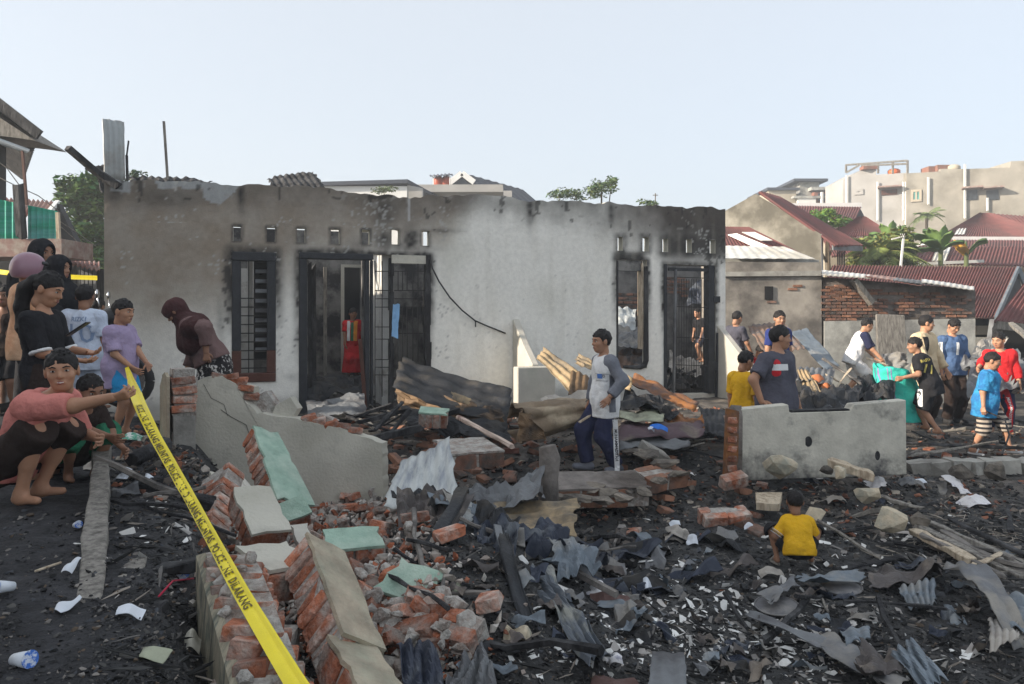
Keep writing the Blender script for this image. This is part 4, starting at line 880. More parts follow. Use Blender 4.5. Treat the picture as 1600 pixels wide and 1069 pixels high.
def fix_prism(b):
    """n-gon caps with a broken outline: turn into fans so that they shade well"""
    V, F_ = b.v, []
    for f in b.f:
        if len(f) > 4:
            c = sum((Vector(V[i]) for i in f), Vector())/len(f); V.append(tuple(c)); b.c.append((1, 1, 1)); k = len(V)-1
            F_ += [(f[i], f[(i+1) % len(f)], k) for i in range(len(f))]
        else: F_.append(f)
    b.f = F_; b.m = [0]*len(F_)
def slab(label, pts, th, m, name='plaster_slab', cat='slab', group=None, seed=0, jam=.012):
    """a flat broken slab through points seen in the picture, each with its own depth"""
    P_ = [W(*p) for p in pts]; rg = random.Random(seed); out = []
    n = (P_[1]-P_[0]).cross(P_[2]-P_[0]).normalized()
    if n.y > 0: n = -n
    for i, p in enumerate(P_):
        q = P_[(i+1) % len(P_)]; k = max(int((q-p).length/.07), 1)
        for j in range(k): out.append(p.lerp(q, j/k)+Vector((rg.uniform(-1, 1), rg.uniform(-1, 1), rg.uniform(-1, 1)))*jam)
    c = sum(P_, Vector())/len(P_); b = MB(); b.prism([p-c for p in out], -n*th); fix_prism(b)
    o = b.build(name, M(m), None, label=label, cat=cat, group=group); o.location = c
    bm = bmesh.new(); bm.from_mesh(o.data); bmesh.ops.recalc_face_normals(bm, faces=bm.faces); bm.to_mesh(o.data); bm.free()
    return o
# yard wall: big plastered panel parallel to the house with its broken brick pillar
YP = PL(6.15, 300, -17)
yw = thing('yard_wall', 'broken pale plastered yard wall in front of the left window of the house', 'wall', YP(450, 785))
out = [(296, 800), (296, 600), (318, 590), (346, 588), (366, 598), (380, 624), (402, 645), (432, 652), (468, 655), (500, 664), (530, 668), (556, 680), (580, 686), (597, 694), (598, 800)]
dn = Vector((-math.sin(math.radians(-17))*0+.29, .95, 0))*.11
rg = random.Random(4); o2 = []
for i, p in enumerate(out):
    q = out[(i+1) % len(out)]; k = max(int(math.hypot(q[0]-p[0], q[1]-p[1])/7), 1)
    for j in range(k): o2.append((p[0]+(q[0]-p[0])*j/k+rg.uniform(-1.2, 1.2)*(p[1] < 790), p[1]+(q[1]-p[1])*j/k+rg.uniform(-1.6, 1.6)*(p[1] < 790)))
b = MB(); b.prism([YP(*p) for p in o2], dn); fix_prism(b); o = wpart(b, 'panel', M('pale plaster'), yw)
bm = bmesh.new(); bm.from_mesh(o.data); bmesh.ops.recalc_face_normals(bm, faces=bm.faces); bm.to_mesh(o.data); bm.free()
for k, pl in enumerate([[(372, 600), (392, 606), (395, 628), (380, 622)], [(384, 626), (412, 612), (428, 634), (420, 652), (394, 645)], [(418, 640), (450, 622), (462, 640), (452, 656), (425, 652)], [(470, 654), (496, 648), (522, 660), (500, 664)]]):
    b = MB(); b.prism([YP(*p)+Vector((0, .06, 0)) for p in pl], dn*.7); wpart(b, 'broken_edge', M('mortar' if k % 2 else 'pale plaster'), yw)
for k, (x, y) in enumerate([(335, 587), (352, 588), (366, 594), (376, 605), (384, 618), (476, 653), (490, 656), (510, 662), (530, 665), (548, 672)]):
    o = obj('brick', random.choice(bset(.13, .09, .05)), yw); o.matrix_parent_inverse = yw.matrix_basis.inverted(); o.location = YP(x, y)+dn*.6+Vector((0, 0, -.012)); o.rotation_euler = (random.uniform(-.2, .2), random.uniform(-.25, .25), .3+random.uniform(-.2, .2))
b = MB(); cr = [(345, 640), (362, 652), (385, 664), (392, 688), (396, 704)]
for a_, c_ in zip(cr[:-1], cr[1:]): b.bar(YP(*a_)+Vector((0, -.001, 0)), YP(*c_)+Vector((0, -.001, 0)), .006, .004)
for a_, c_ in (((318, 600), (330, 622)), ((330, 622), (350, 632)), ((350, 632), (356, 650))): b.bar(YP(*a_)+Vector((0, -.001, 0)), YP(*c_)+Vector((0, -.001, 0)), .004, .003)
wpart(b, 'crack', M('char wood'), yw)
pil = thing('brick_pillar', 'broken brick pillar with a beige plastered side at the end of the yard wall', 'pillar', W(284, 745, 5.85), math.radians(33))
for k in range(11):
    z = .045+k*.072
    if k in (3, 4, 5, 6): continue
    o = obj('brick', random.choice(bset(.175, .20, .056)), pil); o.location = (random.uniform(-.012, .012), random.uniform(-.02, .01), z); o.rotation_euler = (random.uniform(-.05, .05), random.uniform(-.05, .05), random.uniform(-.08, .08))
b = MB()
for k in range(12): b.box((random.uniform(-.01, .01), .012, .075+k*.0705-.03), (.165+random.uniform(-.02, .02), .19, .075), None, (1, 1, 1), .06)
b.build('mortar', M('mortar'), pil); b = MB(); b.box((.005, -.02, .36), (.165, .18, .26), None, (1, 1, 1), .06); b.build('concrete_core', M('concrete'), pil)
b = MB(); b.prism([(-.10, -.10, -.1), (-.10, .14, -.1), (-.10, .15, .80), (-.10, .02, .83), (-.10, -.095, .80)], (-.022, 0, 0)); b.prism([(-.10, .14, -.1), (-.10, .30, -.1), (-.10, .28, .70), (-.10, .15, .79)], (-.021, 0, 0)); b.build('plaster', M('beige plaster'), pil)
# stub of the collapsed wall at the bottom left, stepping down towards the camera
st = thing('wall_stub', 'stub of the collapsed wall with mossy plaster on its left side under the yellow tape', 'wall', W(350, 1050, 2.4))
A, B_, C_, D = W(306, 868, 2.95), W(372, 1120, 2.15), W(330, 1500, 2.15), W(306, 1300, 2.95)
b = MB(); b.prism([A, B_, C_, D], (.035, .01, .008)); o = wpart(b, 'plaster', M('mossy side plaster'), st); bm = bmesh.new(); bm.from_mesh(o.data); bmesh.ops.recalc_face_normals(bm, faces=bm.faces); bm.to_mesh(o.data); bm.free()
ax = (B_-A); Lx = ax.length; ax.normalize(); rt = Vector((1, .05, 0)).normalized(); nn = rt.cross(ax); nn = nn if nn.z > 0 else -nn
b = MB()
for k in range(7):
    p = A+ax*(Lx*(k+.5)/7)+rt*(.035+.10)-nn*.05
    b.box(p, (.19, Lx/7*1.02, .10), Matrix((rt, ax, nn)).transposed(), (1, 1, 1), .07)
p = A.lerp(B_, .5)+rt*.12-Vector((0, 0, .42)); b.box(p, (.16, Lx*.7, .55), None); wpart(b, 'mortar', M('mortar'), st)
Rb = Matrix((rt, ax, nn)).transposed()
for k in range(10):
    for j in range(2):
        if random.random() < .12: continue
        o = obj('brick', random.choice(bset(.10, .098, .075)), st); o.matrix_parent_inverse = st.matrix_basis.inverted()
        o.location = A+ax*(Lx*(k+.6)/10)+rt*(.085+.098*j)+nn*(-.018+random.uniform(-.012, .014)-.035*j); o.rotation_euler = (Rb @ Euler((random.uniform(-.1, .1), random.uniform(-.1, .1), random.uniform(-.12, .12))).to_matrix()).to_euler()
for k in range(9):
    for r_ in range(3):
        o = obj('brick', random.choice(bset(.10, .185, .056)), st); o.matrix_parent_inverse = st.matrix_basis.inverted(); o.location = A+ax*(Lx*(k+.3+.5*(r_ % 2))/9)+rt*.19-nn*(.10+.07*r_); o.rotation_euler = Rb.to_euler()
lm = [lump('mortar_lump', .05, s_, 'mortar') for s_ in range(5)]
for k in range(14):
    o = obj('mortar_lump', lm[k % 5], st); o.matrix_parent_inverse = st.matrix_basis.inverted(); o.location = A+ax*(Lx*random.uniform(0, 1))+rt*random.uniform(.04, .22)+nn*.012; o.scale = [random.uniform(.5, 1.1)]*3; o.rotation_euler = (random.random()*6, 0, random.random()*6)
# fallen fragments of the plastered wall
chunk('tall wedge of fallen wall with a mint green face leaning on the yard wall', W(404, 684, 5.55), W(452, 800, 5.05), .22, .15, (.75, -.35, .6), course='y', w1=.32, seed=3, miss=.02)
chunk('mint topped block of bricks lying flat beside the rubble heap', W(505, 868, 3.95), W(595, 860, 4.05), .22, .15, (0, -.25, 1), course='y', seed=5)
chunk('mint topped block of bricks with a burnt strip lying across it', W(605, 915, 3.55), W(682, 945, 3.45), .24, .13, (.15, -.45, 1), course='y', seed=8)
chunk('long fallen slab with beige and mint plaster leaning over bricks at the bottom', W(487, 872, 3.25), W(545, 1035, 2.72), .21, .16, (.78, -.3, .62), 'beige plaster', course='y', seed=10, miss=.05)
chunk('reddish beige slab continuing below the long fallen slab', W(535, 1030, 2.72), W(590, 1120, 2.4), .2, .12, (.6, -.3, .8), 'beige plaster', course='x', seed=14)
chunk('grey plastered fragment lying across the bricks next to the tape', W(388, 900, 3.15), W(470, 890, 3.35), .30, .12, (-.1, -.35, 1), 'pale plaster', course='x', seed=17)
chunk('broad tilted fragment of grey plaster over two red bricks', W(370, 815, 3.9), W(432, 808, 4.05), .36, .12, (-.15, -.75, .8), 'pale plaster', course='x', seed=21)
chunk('upright brick fragment with thick mortar beside the tape', W(318, 845, 4.1), W(350, 745, 4.6), .24, .14, (-.3, -1, .2), None, None, course='y', seed=25, miss=.15)
chunk('small mint triangle of plaster on a brick below the tall wedge', W(440, 815, 4.7), W(478, 798, 4.8), .16, .12, (.2, -.6, .8), course='x', seed=28)
chunk('brick pair in white mortar standing near the middle of the heap', W(500, 905, 3.6), W(522, 880, 3.7), .12, .11, (-.2, -1, .35), 'pale plaster', course='x', seed=30)
chunk('broken brick lump in mortar at the foot of the white corrugated sheet', W(695, 985, 3.15), W(750, 1005, 3.05), .17, .13, (-.2, -.4, 1), None, course='x', seed=33, miss=.1)
chunk('orange brick cluster in mortar beside the squatting boy in yellow', W(1095, 815, 6.05), W(1170, 810, 6.1), .17, .16, (0, -.3, 1), None, course='x', seed=37, miss=.1)
chunk('brick with white mortar at the foot of the low wall', W(1128, 755, 6.7), W(1165, 748, 6.8), .12, .11, (-.2, -.5, 1), None, course='x', seed=39)
chunk('mint block of bricks behind the curled zinc sheet', W(655, 652, 7.6), W(700, 656, 7.6), .2, .14, (0, -.2, 1), course='y', seed=41)
chunk('pinkish fragment lying on the yard rubble', W(690, 712, 6.4), W(770, 706, 6.6), .5, .12, (.0, -.1, 1), 'mortar', course='x', seed=44, m='dark brick')
slab('thin pale slab tipped up behind the heap', [(352, 735, 5.0), (372, 738, 5.0), (415, 782, 4.9), (404, 790, 4.7)], .03, 'white wing plaster', group='fallen plaster slabs', seed=2)
slab('whitish slab propped between the bricks', [(455, 820, 4.3), (480, 815, 4.4), (488, 842, 4.15), (470, 855, 4.0)], .03, 'white wing plaster', group='fallen plaster slabs', seed=3)
slab('torn plaster slab standing on edge by the tape', [(330, 735, 4.9), (352, 740, 4.9), (360, 800, 4.5), (335, 790, 4.4)], .035, 'pale plaster', group='fallen plaster slabs', seed=4)
slab('grey slab half buried below the mint blocks', [(545, 990, 3.1), (580, 975, 3.2), (598, 1010, 3.0), (565, 1030, 2.9)], .04, 'beige plaster', group='fallen plaster slabs', seed=6)
slab('pale slab under the yellow tape', [(405, 868, 3.5), (452, 868, 3.6), (458, 905, 3.3), (420, 910, 3.2)], .03, 'white wing plaster', group='fallen plaster slabs', seed=7)
slab('cream board lying behind the squatting boy in yellow', [(1180, 769, 6.5), (1222, 769, 6.5), (1218, 788, 6.15), (1182, 785, 6.15)], .06, 'pale wood', group='fallen plaster slabs', seed=9, jam=.004)
# low white wall on the right: soot splashed up from the ground along its foot
nt_ = M('smudged plaster').node_tree; rg_ = [n for n in nt_.nodes if n.type == 'MAP_RANGE'][1]; src = rg_.inputs[0].links[0].from_socket
tc_n = [n for n in nt_.nodes if n.type == 'TEX_COORD'][0]; sx_ = nt_.nodes.new('ShaderNodeSeparateXYZ'); nt_.links.new(tc_n.outputs['Object'], sx_.inputs[0]); mr_ = nt_.nodes.new('ShaderNodeMapRange')
for i_, v_ in enumerate((.08, .55, .22, -.06)): mr_.inputs[i_+1].default_value = v_
ad_ = nt_.nodes.new('ShaderNodeMath'); nt_.links.new(sx_.outputs[2], mr_.inputs[0]); nt_.links.new(src, ad_.inputs[0]); nt_.links.new(mr_.outputs[0], ad_.inputs[1]); nt_.links.new(ad_.outputs[0], rg_.inputs[0])
LP = PL(6.95, 1280, -4)
lw = thing('low_wall', 'low soot smudged white wall with a notch in its top in front of the heavy man', 'wall', LP(1285, 740))
out = [(1150, 752), (1150, 640), (1232, 632), (1234, 645), (1328, 642), (1334, 632), (1416, 625), (1417, 742)]
b = MB(); b.prism([LP(*p) for p in out], (-.01, .13, 0)); o = wpart(b, 'panel', M('smudged plaster'), lw); bm = bmesh.new(); bm.from_mesh(o.data); bmesh.ops.recalc_face_normals(bm, faces=bm.faces); bm.to_mesh(o.data); bm.free(); bevel(o, .008, 1)
b = MB(); b.bar(LP(1236, 644)+Vector((0, .06, .002)), LP(1328, 641)+Vector((0, .06, .002)), .11, .02, jit=.05); wpart(b, 'burnt_edge', M('char wood'), lw)
for x, y, rx, rz in ((1263, 690, .036, .05), (1371, 712, .024, .045)):
    p = LP(x, y)+Vector((0, -.002, 0)); b = MB(); b.tube([p, p+Vector((0, .02, 0))], 1.0, 14)
    b.v = [(p.x+(v[0]-p.x)*rx, v[1], p.z+(v[2]-p.z)*rz) for v in b.v]; wpart(b, 'hole_disc', M('char wood'), lw)  # black disc slightly proud of the wall, painted dark of a hole
b = MB(); b.bar(LP(1141, 756), LP(1144, 640), .055, .12, jit=.1); wpart(b, 'brick_end', M('rust sheet'), lw); b = MB(); b.bar(LP(1147, 756), LP(1150, 641), .05, .13, jit=.15); wpart(b, 'mortar', M('mortar dark'), lw)
for k in range(7):
    o = obj('brick', random.choice(bset(.085, .12, .055)), lw); o.matrix_parent_inverse = lw.matrix_basis.inverted(); o.location = LP(1142.5, 746-k*15)+Vector((0, .02, 0)); o.rotation_euler = (0, random.uniform(-.1, .1), random.uniform(-.2, .2))
# ------------------------------------------------------------------ tin sheets, planks, logs
def tin(label, pts, waves, amp, m, nv=16, crump=.0, sag=0.0, seed=1, name='tin_sheet', cat='tin sheet', group='burnt tin sheets', per=7, ragged=.02, fold=0.0, cf=3.0):
    """corrugated, dented sheet through four points of the picture (first two across the waves)"""
    P_ = [np.array(W(*p)) for p in pts]; c = sum(P_)/4; A, B_, C_, D = [p-c for p in P_]
    nu = max(int(waves*per), 20); u = np.linspace(0, 1, nu+1); v = np.linspace(0, 1, nv+1)
    ru = ragged*vnoise(np.stack([v*9, 0*v, 0*v+seed], -1), 1, seed); rv = ragged*vnoise(np.stack([u*9, 0*u+5, 0*u+seed], -1), 1, seed+1)
    U, Vv = np.meshgrid(u, v, indexing='ij'); U2 = U+ru[None, :]*(2*U-1)*2; V2 = Vv+rv[:, None]*(2*Vv-1)*2
    Pn = (A*(1-U2)[..., None]+B_*U2[..., None])*(1-V2)[..., None]+(D*(1-U2)[..., None]+C_*U2[..., None])*V2[..., None]
    n = np.cross(B_-A, D-A); n /= np.linalg.norm(n)
    if n[1] > 0: n = -n
    amp = min(amp*.6, .012)
    off = amp*np.sin(2*math.pi*waves*U2)*(1-.6*np.clip(crump*6, 0, 1)*np.abs(vnoise(Pn, 2.2, seed+2)))
    off = off+sag*np.sin(math.pi*Vv)+crump*(fbm(Pn, cf, seed+3, 3))
    off = off+crump*.9*(.5-2*np.abs(vnoise(Pn, cf*1.6, seed+21)))+crump*.35*(.5-2*np.abs(vnoise(Pn, cf*4.3, seed+22)))
    if fold: off = off+fold*np.abs(((U*1.7+Vv*.9+vnoise(Pn, 1.5, seed+7)*.25) % .5)*2-.5)
    T_ = Pn+n*off[..., None]+crump*.35*np.stack([vnoise(Pn, cf*1.3, seed+k+11) for k in range(3)], -1)
    i_ = np.arange((nu+1)*(nv+1)).reshape(nu+1, nv+1); Fq = np.stack([i_[:-1, :-1], i_[1:, :-1], i_[1:, 1:], i_[:-1, 1:]], -1).reshape(-1, 4)
    o = obj(name, mesh_from(name, T_.reshape(-1, 3), Fq, None, crump < .045, [M(m)]), None, label, cat, group); o.location = c
    sm_ = o.modifiers.new('thick', 'SOLIDIFY'); sm_.thickness = .004; return o
def plank(label, a, c, w, h, m='char wood', name='plank', cat='plank', group='burnt planks and beams', seg=5, seed=0, wob=.012, rnd=False):
    A, C_ = W(*a), W(*c); mid = (A+C_)/2; A, C_ = A-mid, C_-mid; rg = random.Random(seed+int(a[0])); b = MB()
    X = (C_-A).normalized(); up = Vector((0, 0, 1)); S_ = X.cross(up).normalized() if abs(X.z) < .95 else Vector((1, 0, 0)); U_ = S_.cross(X)
    ring = []; n = 8 if rnd else 4; V = []; Fc = []
    for k in range(seg+1):
        p = A.lerp(C_, k/seg); f_ = 1-.12*rg.random()
        for j in range(n):
            if rnd: q = (math.cos(2*math.pi*j/n)*w/2, math.sin(2*math.pi*j/n)*h/2)
            else: q = ((-1, 1, 1, -1)[j]*w/2, (-1, -1, 1, 1)[j]*h/2)
            V.append(p+S_*(q[0]*f_+rg.uniform(-wob, wob))+U_*(q[1]*f_+rg.uniform(-wob, wob)*.6)+X*rg.uniform(-.02, .02)*(k in (0, seg)))
    for k in range(seg):
        for j in range(n): j2 = (j+1) % n; Fc.append((k*n+j, k*n+j2, (k+1)*n+j2, (k+1)*n+j))
    Fc += [tuple(range(n-1, -1, -1)), tuple(range(seg*n, seg*n+n))]
    b.add(V, Fc); o = b.build(name, M(m), None, label=label, cat=cat, group=group); o.location = mid; bm = bmesh.new(); bm.from_mesh(o.data); bmesh.ops.recalc_face_normals(bm, faces=bm.faces); bm.to_mesh(o.data); bm.free(); bevel(o, .006, 1); return o
T_ = tin
T_('upright grey corrugated sheet standing on the left end of the wall', [(160, 186, 9.6), (194, 190, 9.75), (196, 282, 9.75), (163, 282, 9.6)], 4, .012, 'zinc sheet', nv=8, crump=.01, seed=3, ragged=.012)
T_('dark roofing sheet curling above the wall behind the window', [(418, 280, 11.6), (488, 266, 12.0), (508, 294, 11.2), (430, 296, 10.9)], 8, .03, 'char wood', crump=.03, seed=5)
T_('dark scraps of roofing along the left top of the wall', [(205, 275, 10.2), (326, 278, 10.6), (322, 290, 10.2), (205, 286, 9.9)], 9, .02, 'char wood', crump=.04, seed=6, ragged=.06)
T_('dark roofing sheet behind the upright grey sheet', [(142, 258, 9.9), (168, 262, 10.0), (176, 290, 9.7), (160, 300, 9.5)], 3, .02, 'char wood', crump=.05, seed=7)
# in front of the house
T_('long dark corrugated sheet leaning across the wide doorway', [(632, 556, 9.3), (612, 606, 8.5), (792, 664, 8.0), (800, 606, 8.6)], 4, .025, 'burnt sheet', nv=16, crump=.03, sag=-.05, seed=8)
T_('brown sheet lying under the long dark sheet', [(616, 600, 9.0), (622, 640, 8.6), (790, 690, 7.8), (786, 640, 8.2)], 3, .02, 'brown sheet', nv=14, crump=.05, seed=9)
T_('ochre flake on the long dark sheet', [(706, 612, 8.1), (735, 622, 8.05), (733, 634, 8.0), (708, 626, 8.05)], 2, .006, 'ochre sheet', nv=5, crump=.01, seed=10, ragged=.08)
T_('black sheet folded on the rubble below the wide doorway', [(630, 640, 8.3), (790, 662, 7.8), (798, 692, 7.5), (636, 664, 7.9)], 3, .02, 'burnt sheet', crump=.06, seed=11)
T_('ash grey sheet lying in the left doorway', [(478, 628, 9.6), (568, 616, 9.9), (574, 648, 9.0), (484, 652, 8.9)], 2, .01, 'dull sheet', crump=.05, seed=12)
T_('dark sheet sagging inside the left doorway', [(478, 585, 10.8), (566, 590, 11.2), (568, 618, 10.2), (478, 615, 10.0)], 2, .01, 'burnt sheet', crump=.08, seed=13)
T_('pale zinc sheet with blue streaks standing on the rubble', [(626, 722, 5.7), (702, 684, 5.9), (714, 790, 5.15), (596, 792, 5.15)], 5.5, .012, 'zinc streaked', nv=12, crump=.015, seed=14, ragged=.03)
def drum(label, a, c, r, m, seed, a0, a1, sq=.75, dent=.10):
    """crushed open drum: a dented roll of sheet along an axis"""
    A, C_ = W(*a), W(*c); X = C_-A; L = X.length; X.normalize(); U_ = Vector((0, 0, 1)); S_ = X.cross(U_).normalized(); U_ = S_.cross(X); n, k = 56, 26; V = []
    for j in range(k):
        f_ = j/(k-1)
        for i in range(n):
            th = a0+(a1-a0)*i/(n-1); nz = fbm(np.array([[math.cos(th), math.sin(th), f_*2.2]]), 1.3, seed)[0]; rr = r*(1+dent*3*nz)*(1-.25*f_); e_ = .06*nz*(f_ < .05 or f_ > .95)
            V.append(A.lerp(C_, f_)+X*(e_+.10*r*math.sin(3*th))+S_*math.cos(th)*rr+U_*math.sin(th)*rr*sq)
    mid = (A+C_)/2; Fc = [(j*n+i, j*n+i+1, (j+1)*n+i+1, (j+1)*n+i) for j in range(k-1) for i in range(n-1)]
    o = obj('metal_drum', mesh_from('metal_drum', np.array([tuple(v-mid) for v in V]), Fc, None, True, [M(m)]), None, label, 'drum'); o.location = mid; q = o.modifiers.new('t', 'SOLIDIFY'); q.thickness = .006; return o
drum('crushed brown grey metal drum lying open before the boy with grey sleeves', (806, 662, 7.3), (940, 638, 7.75), .21, 'curl sheet', 5, -2.5, 3.0, dent=.22)
T_('pale dented sheet lying over the crushed drum', [(836, 628, 7.7), (922, 606, 7.9), (932, 622, 7.6), (822, 656, 7.2)], 2, .01, 'dusty sheet', nv=14, crump=.05, sag=-.06, seed=16, per=12, ragged=.06)
T_('torn flap of sheet hanging from the crushed drum', [(800, 640, 7.1), (830, 650, 6.9), (850, 690, 6.8), (815, 690, 7.0)], 1, .01, 'brown sheet', crump=.06, seed=17)
T_('ochre corrugated sheet leaning behind the pier', [(850, 542, 9.0), (838, 560, 8.8), (902, 622, 8.2), (925, 596, 8.4)], 3, .025, 'ochre sheet', crump=.02, seed=18)
T_('dark corrugated sheet with light ridges behind the boy with grey sleeves', [(893, 580, 8.5), (932, 590, 8.4), (928, 628, 8.0), (888, 620, 8.1)], 4, .03, 'brown sheet', crump=.02, seed=19)
T_('pale ochre sheet leaning below the right window', [(905, 553, 9.4), (898, 566, 9.2), (985, 610, 8.6), (990, 590, 8.8)], 3, .02, 'ochre sheet', crump=.03, seed=20)
T_('long rust orange sheet leaning on the pile below the iron gate', [(992, 584, 9.4), (986, 598, 9.1), (1085, 643, 8.6), (1092, 628, 8.9)], 2, .02, 'rust sheet', crump=.03, seed=21)
T_('black torn sheet beneath the rust orange sheet', [(980, 598, 9.0), (1050, 640, 8.6), (1060, 650, 8.2), (975, 640, 8.2)], 3, .02, 'burnt sheet', crump=.10, seed=22)
T_('greenish pale sheet in the pile right of the boy with grey sleeves', [(970, 642, 8.3), (1040, 640, 8.4), (1036, 656, 8.0), (966, 655, 7.9)], 2, .015, 'pale green sheet', crump=.03, seed=23)
T_('plum coloured sheet with a blue rag on it', [(968, 660, 8.1), (1100, 658, 8.3), (1098, 680, 7.8), (966, 686, 7.6)], 3, .015, 'plum sheet', nv=12, crump=.04, seed=24)
T_('rusty sheet end sticking out of the pile', [(1030, 645, 8.5), (1098, 648, 8.4), (1102, 672, 8.1), (1040, 668, 8.1)], 3, .02, 'rust sheet', crump=.05, seed=25)
T_('dark grey sheet at the bottom of the pile', [(968, 684, 7.8), (1078, 682, 7.9), (1076, 700, 7.5), (966, 702, 7.4)], 2, .015, 'dull sheet', crump=.04, seed=26)
T_('charcoal grey sheet leaning under the wing wall', [(1092, 634, 9.2), (1145, 645, 8.9), (1142, 684, 8.0), (1098, 674, 8.2)], 5, .012, 'burnt sheet', crump=.03, seed=27)
plank('white painted pole lying across the yard rubble', (716, 652, 7.6), (800, 698, 6.7), .055, .055, 'pale pipe', 'pole', 'pole', rnd=True)
for k, (a, c, w, lab) in enumerate([((585, 672, 7.6), (630, 628, 8.0), .05, 'thin burnt stick rising left of the long dark sheet'), ((560, 660, 8.0), (640, 640, 8.2), .06, 'burnt beam lying in front of the left doorway'), ((600, 690, 7.4), (640, 640, 7.8), .05, 'crooked burnt stick on the yard rubble'),
        ((545, 655, 8.3), (612, 632, 8.6), .05, 'burnt lath by the door frame'), ((640, 668, 7.7), (720, 640, 8.0), .07, 'burnt beam under the long dark sheet'), ((760, 706, 6.9), (810, 704, 6.9), .06, 'dark red iron bar at the end of the pole'), ((560, 690, 7.2), (660, 668, 7.4), .09, 'charred log on the bricks behind the yard wall')]):
    plank(lab, a, c, w, w*.8, 'frame wood' if k == 5 else 'char wood', seed=k)
b = MB(); p = W(857, 775, 5.95); b.tube([p+Vector((0, 0, -.1)), p+Vector((0, 0, .15)), p+Vector((.01, 0, .30)), p+Vector((-.01, 0, .40))], [.085, .08, .088, .07], 9); o = b.build('concrete_stump', M('mortar dark'), None, True, label='dark stump of a burnt post under the crushed drum', cat='stump')
# middle heap of crumpled sheets
T_('ochre flat sheet with a ragged end lying on the ash', [(745, 786, 5.4), (752, 832, 4.95), (900, 834, 4.9), (898, 780, 5.4)], 4, .012, 'ochre sheet', nv=14, crump=.03, seed=30, ragged=.04)
T_('dark folded sheet behind the diagonal strip', [(612, 775, 5.0), (690, 768, 5.1), (715, 822, 4.6), (640, 828, 4.6)], 3, .02, 'burnt sheet', crump=.10, seed=31, fold=.08)
T_('diagonal charred strip of sheet folded lengthwise', [(722, 768, 4.5), (742, 772, 4.6), (672, 905, 3.7), (642, 900, 3.6)], 1, .05, 'ash brown sheet', nv=14, crump=.03, seed=32, per=12)
T_('blue grey sheet bent over the heap', [(660, 770, 4.9), (735, 790, 4.8), (800, 812, 4.4), (740, 832, 4.3)], 3, .02, 'blue grey sheet', crump=.06, seed=33, fold=.06)
T_('black sheet hanging over the hollow', [(740, 800, 4.5), (815, 818, 4.4), (790, 872, 4.0), (722, 860, 4.1)], 2, .02, 'burnt sheet', crump=.08, seed=34, fold=.06)
T_('dark panel standing behind the white corrugated sheet', [(690, 868, 4.0), (752, 862, 4.1), (718, 925, 3.5), (682, 930, 3.5)], 2, .01, 'dull sheet', crump=.02, seed=35)
T_('white corrugated sheet broken at both ends', [(752, 866, 4.0), (792, 878, 3.95), (772, 968, 3.3), (722, 955, 3.3)], 4, .012, 'pale roof', nv=10, crump=.02, seed=36, ragged=.04)
T_('greenish strip beside the white corrugated sheet', [(742, 868, 3.98), (754, 872, 3.95), (722, 940, 3.4), (704, 932, 3.4)], 1, .012, 'pale green sheet', crump=.02, seed=37)
T_('red brown strip hanging in the hollow', [(684, 880, 3.8), (698, 885, 3.8), (700, 968, 3.2), (690, 968, 3.2)], 1, .015, 'frame wood', crump=.02, seed=38)
T_('long slate grey sheet sliding down to the ash', [(812, 900, 3.95), (860, 892, 4.1), (952, 1030, 3.15), (918, 1050, 3.0)], 3, .03, 'slate streaked', nv=16, crump=.05, seed=39, fold=.05)
T_('black bent strip in front of the long slate sheet', [(776, 825, 4.2), (794, 832, 4.1), (842, 985, 3.3), (818, 985, 3.3)], 1, .03, 'burnt sheet', nv=14, crump=.03, sag=.08, seed=40, per=12)
T_('dark blue sheet at the bottom edge', [(622, 1000, 2.9), (668, 998, 2.95), (722, 1080, 2.5), (640, 1085, 2.5)], 2, .02, 'navy sheet', crump=.06, seed=41, fold=.05)
T_('charcoal folded sheet rising at the bottom edge', [(700, 1040, 2.75), (748, 998, 3.0), (790, 1080, 2.55), (705, 1085, 2.5)], 2, .02, 'dull sheet', crump=.06, seed=42, fold=.08)
T_('square dark sheet piece at the bottom edge', [(1018, 1022, 3.35), (1068, 1024, 3.35), (1076, 1085, 2.95), (1012, 1085, 2.95)], 2, .006, 'dull sheet', crump=.02, seed=43)
T_('red brown curved sheet at the bottom edge', [(925, 1060, 3.0), (965, 1045, 3.1), (1010, 1075, 2.9), (930, 1090, 2.85)], 1, .01, 'brown plum sheet', crump=.04, seed=44)
T_('blue grey ragged piece beside the ochre sheet', [(800, 836, 4.7), (870, 822, 4.9), (905, 860, 4.5), (820, 880, 4.3)], 2, .02, 'navy sheet', crump=.10, seed=45, ragged=.08, fold=.05)
T_('crumpled dark piece near the long slate sheet', [(850, 862, 4.4), (920, 850, 4.6), (935, 888, 4.2), (870, 905, 4.1)], 2, .02, 'blue grey sheet', crump=.09, seed=46, ragged=.08, fold=.05)
T_('dark grey film draped at the foot of the stump', [(720, 770, 5.5), (850, 742, 5.9), (852, 780, 5.3), (745, 790, 5.2)], 2, .01, 'dull sheet', crump=.12, seed=47, ragged=.06, fold=.06)
T_('tall crumpled charcoal sheet standing behind the diagonal strip', [(622, 768, 4.9), (705, 772, 4.95), (690, 842, 4.35), (618, 838, 4.3)], 2, .02, 'ash brown sheet', crump=.07, seed=101, fold=.10)
T_('light blue grey ridge of sheet crossing the middle pile', [(690, 772, 4.75), (770, 800, 4.6), (812, 826, 4.35), (742, 826, 4.3)], 2, .02, 'zinc sheet', crump=.05, seed=102, fold=.08)
T_('sooty sheet propped over the hollow of the middle pile', [(738, 812, 4.3), (812, 826, 4.25), (806, 880, 3.95), (748, 868, 3.95)], 2, .02, 'navy sheet', crump=.06, seed=103, fold=.10)
plank('charred post leaning across the middle pile', (724, 764, 4.45), (648, 902, 3.62), .085, .03, 'burnt sheet', seg=9, seed=7, wob=.014)
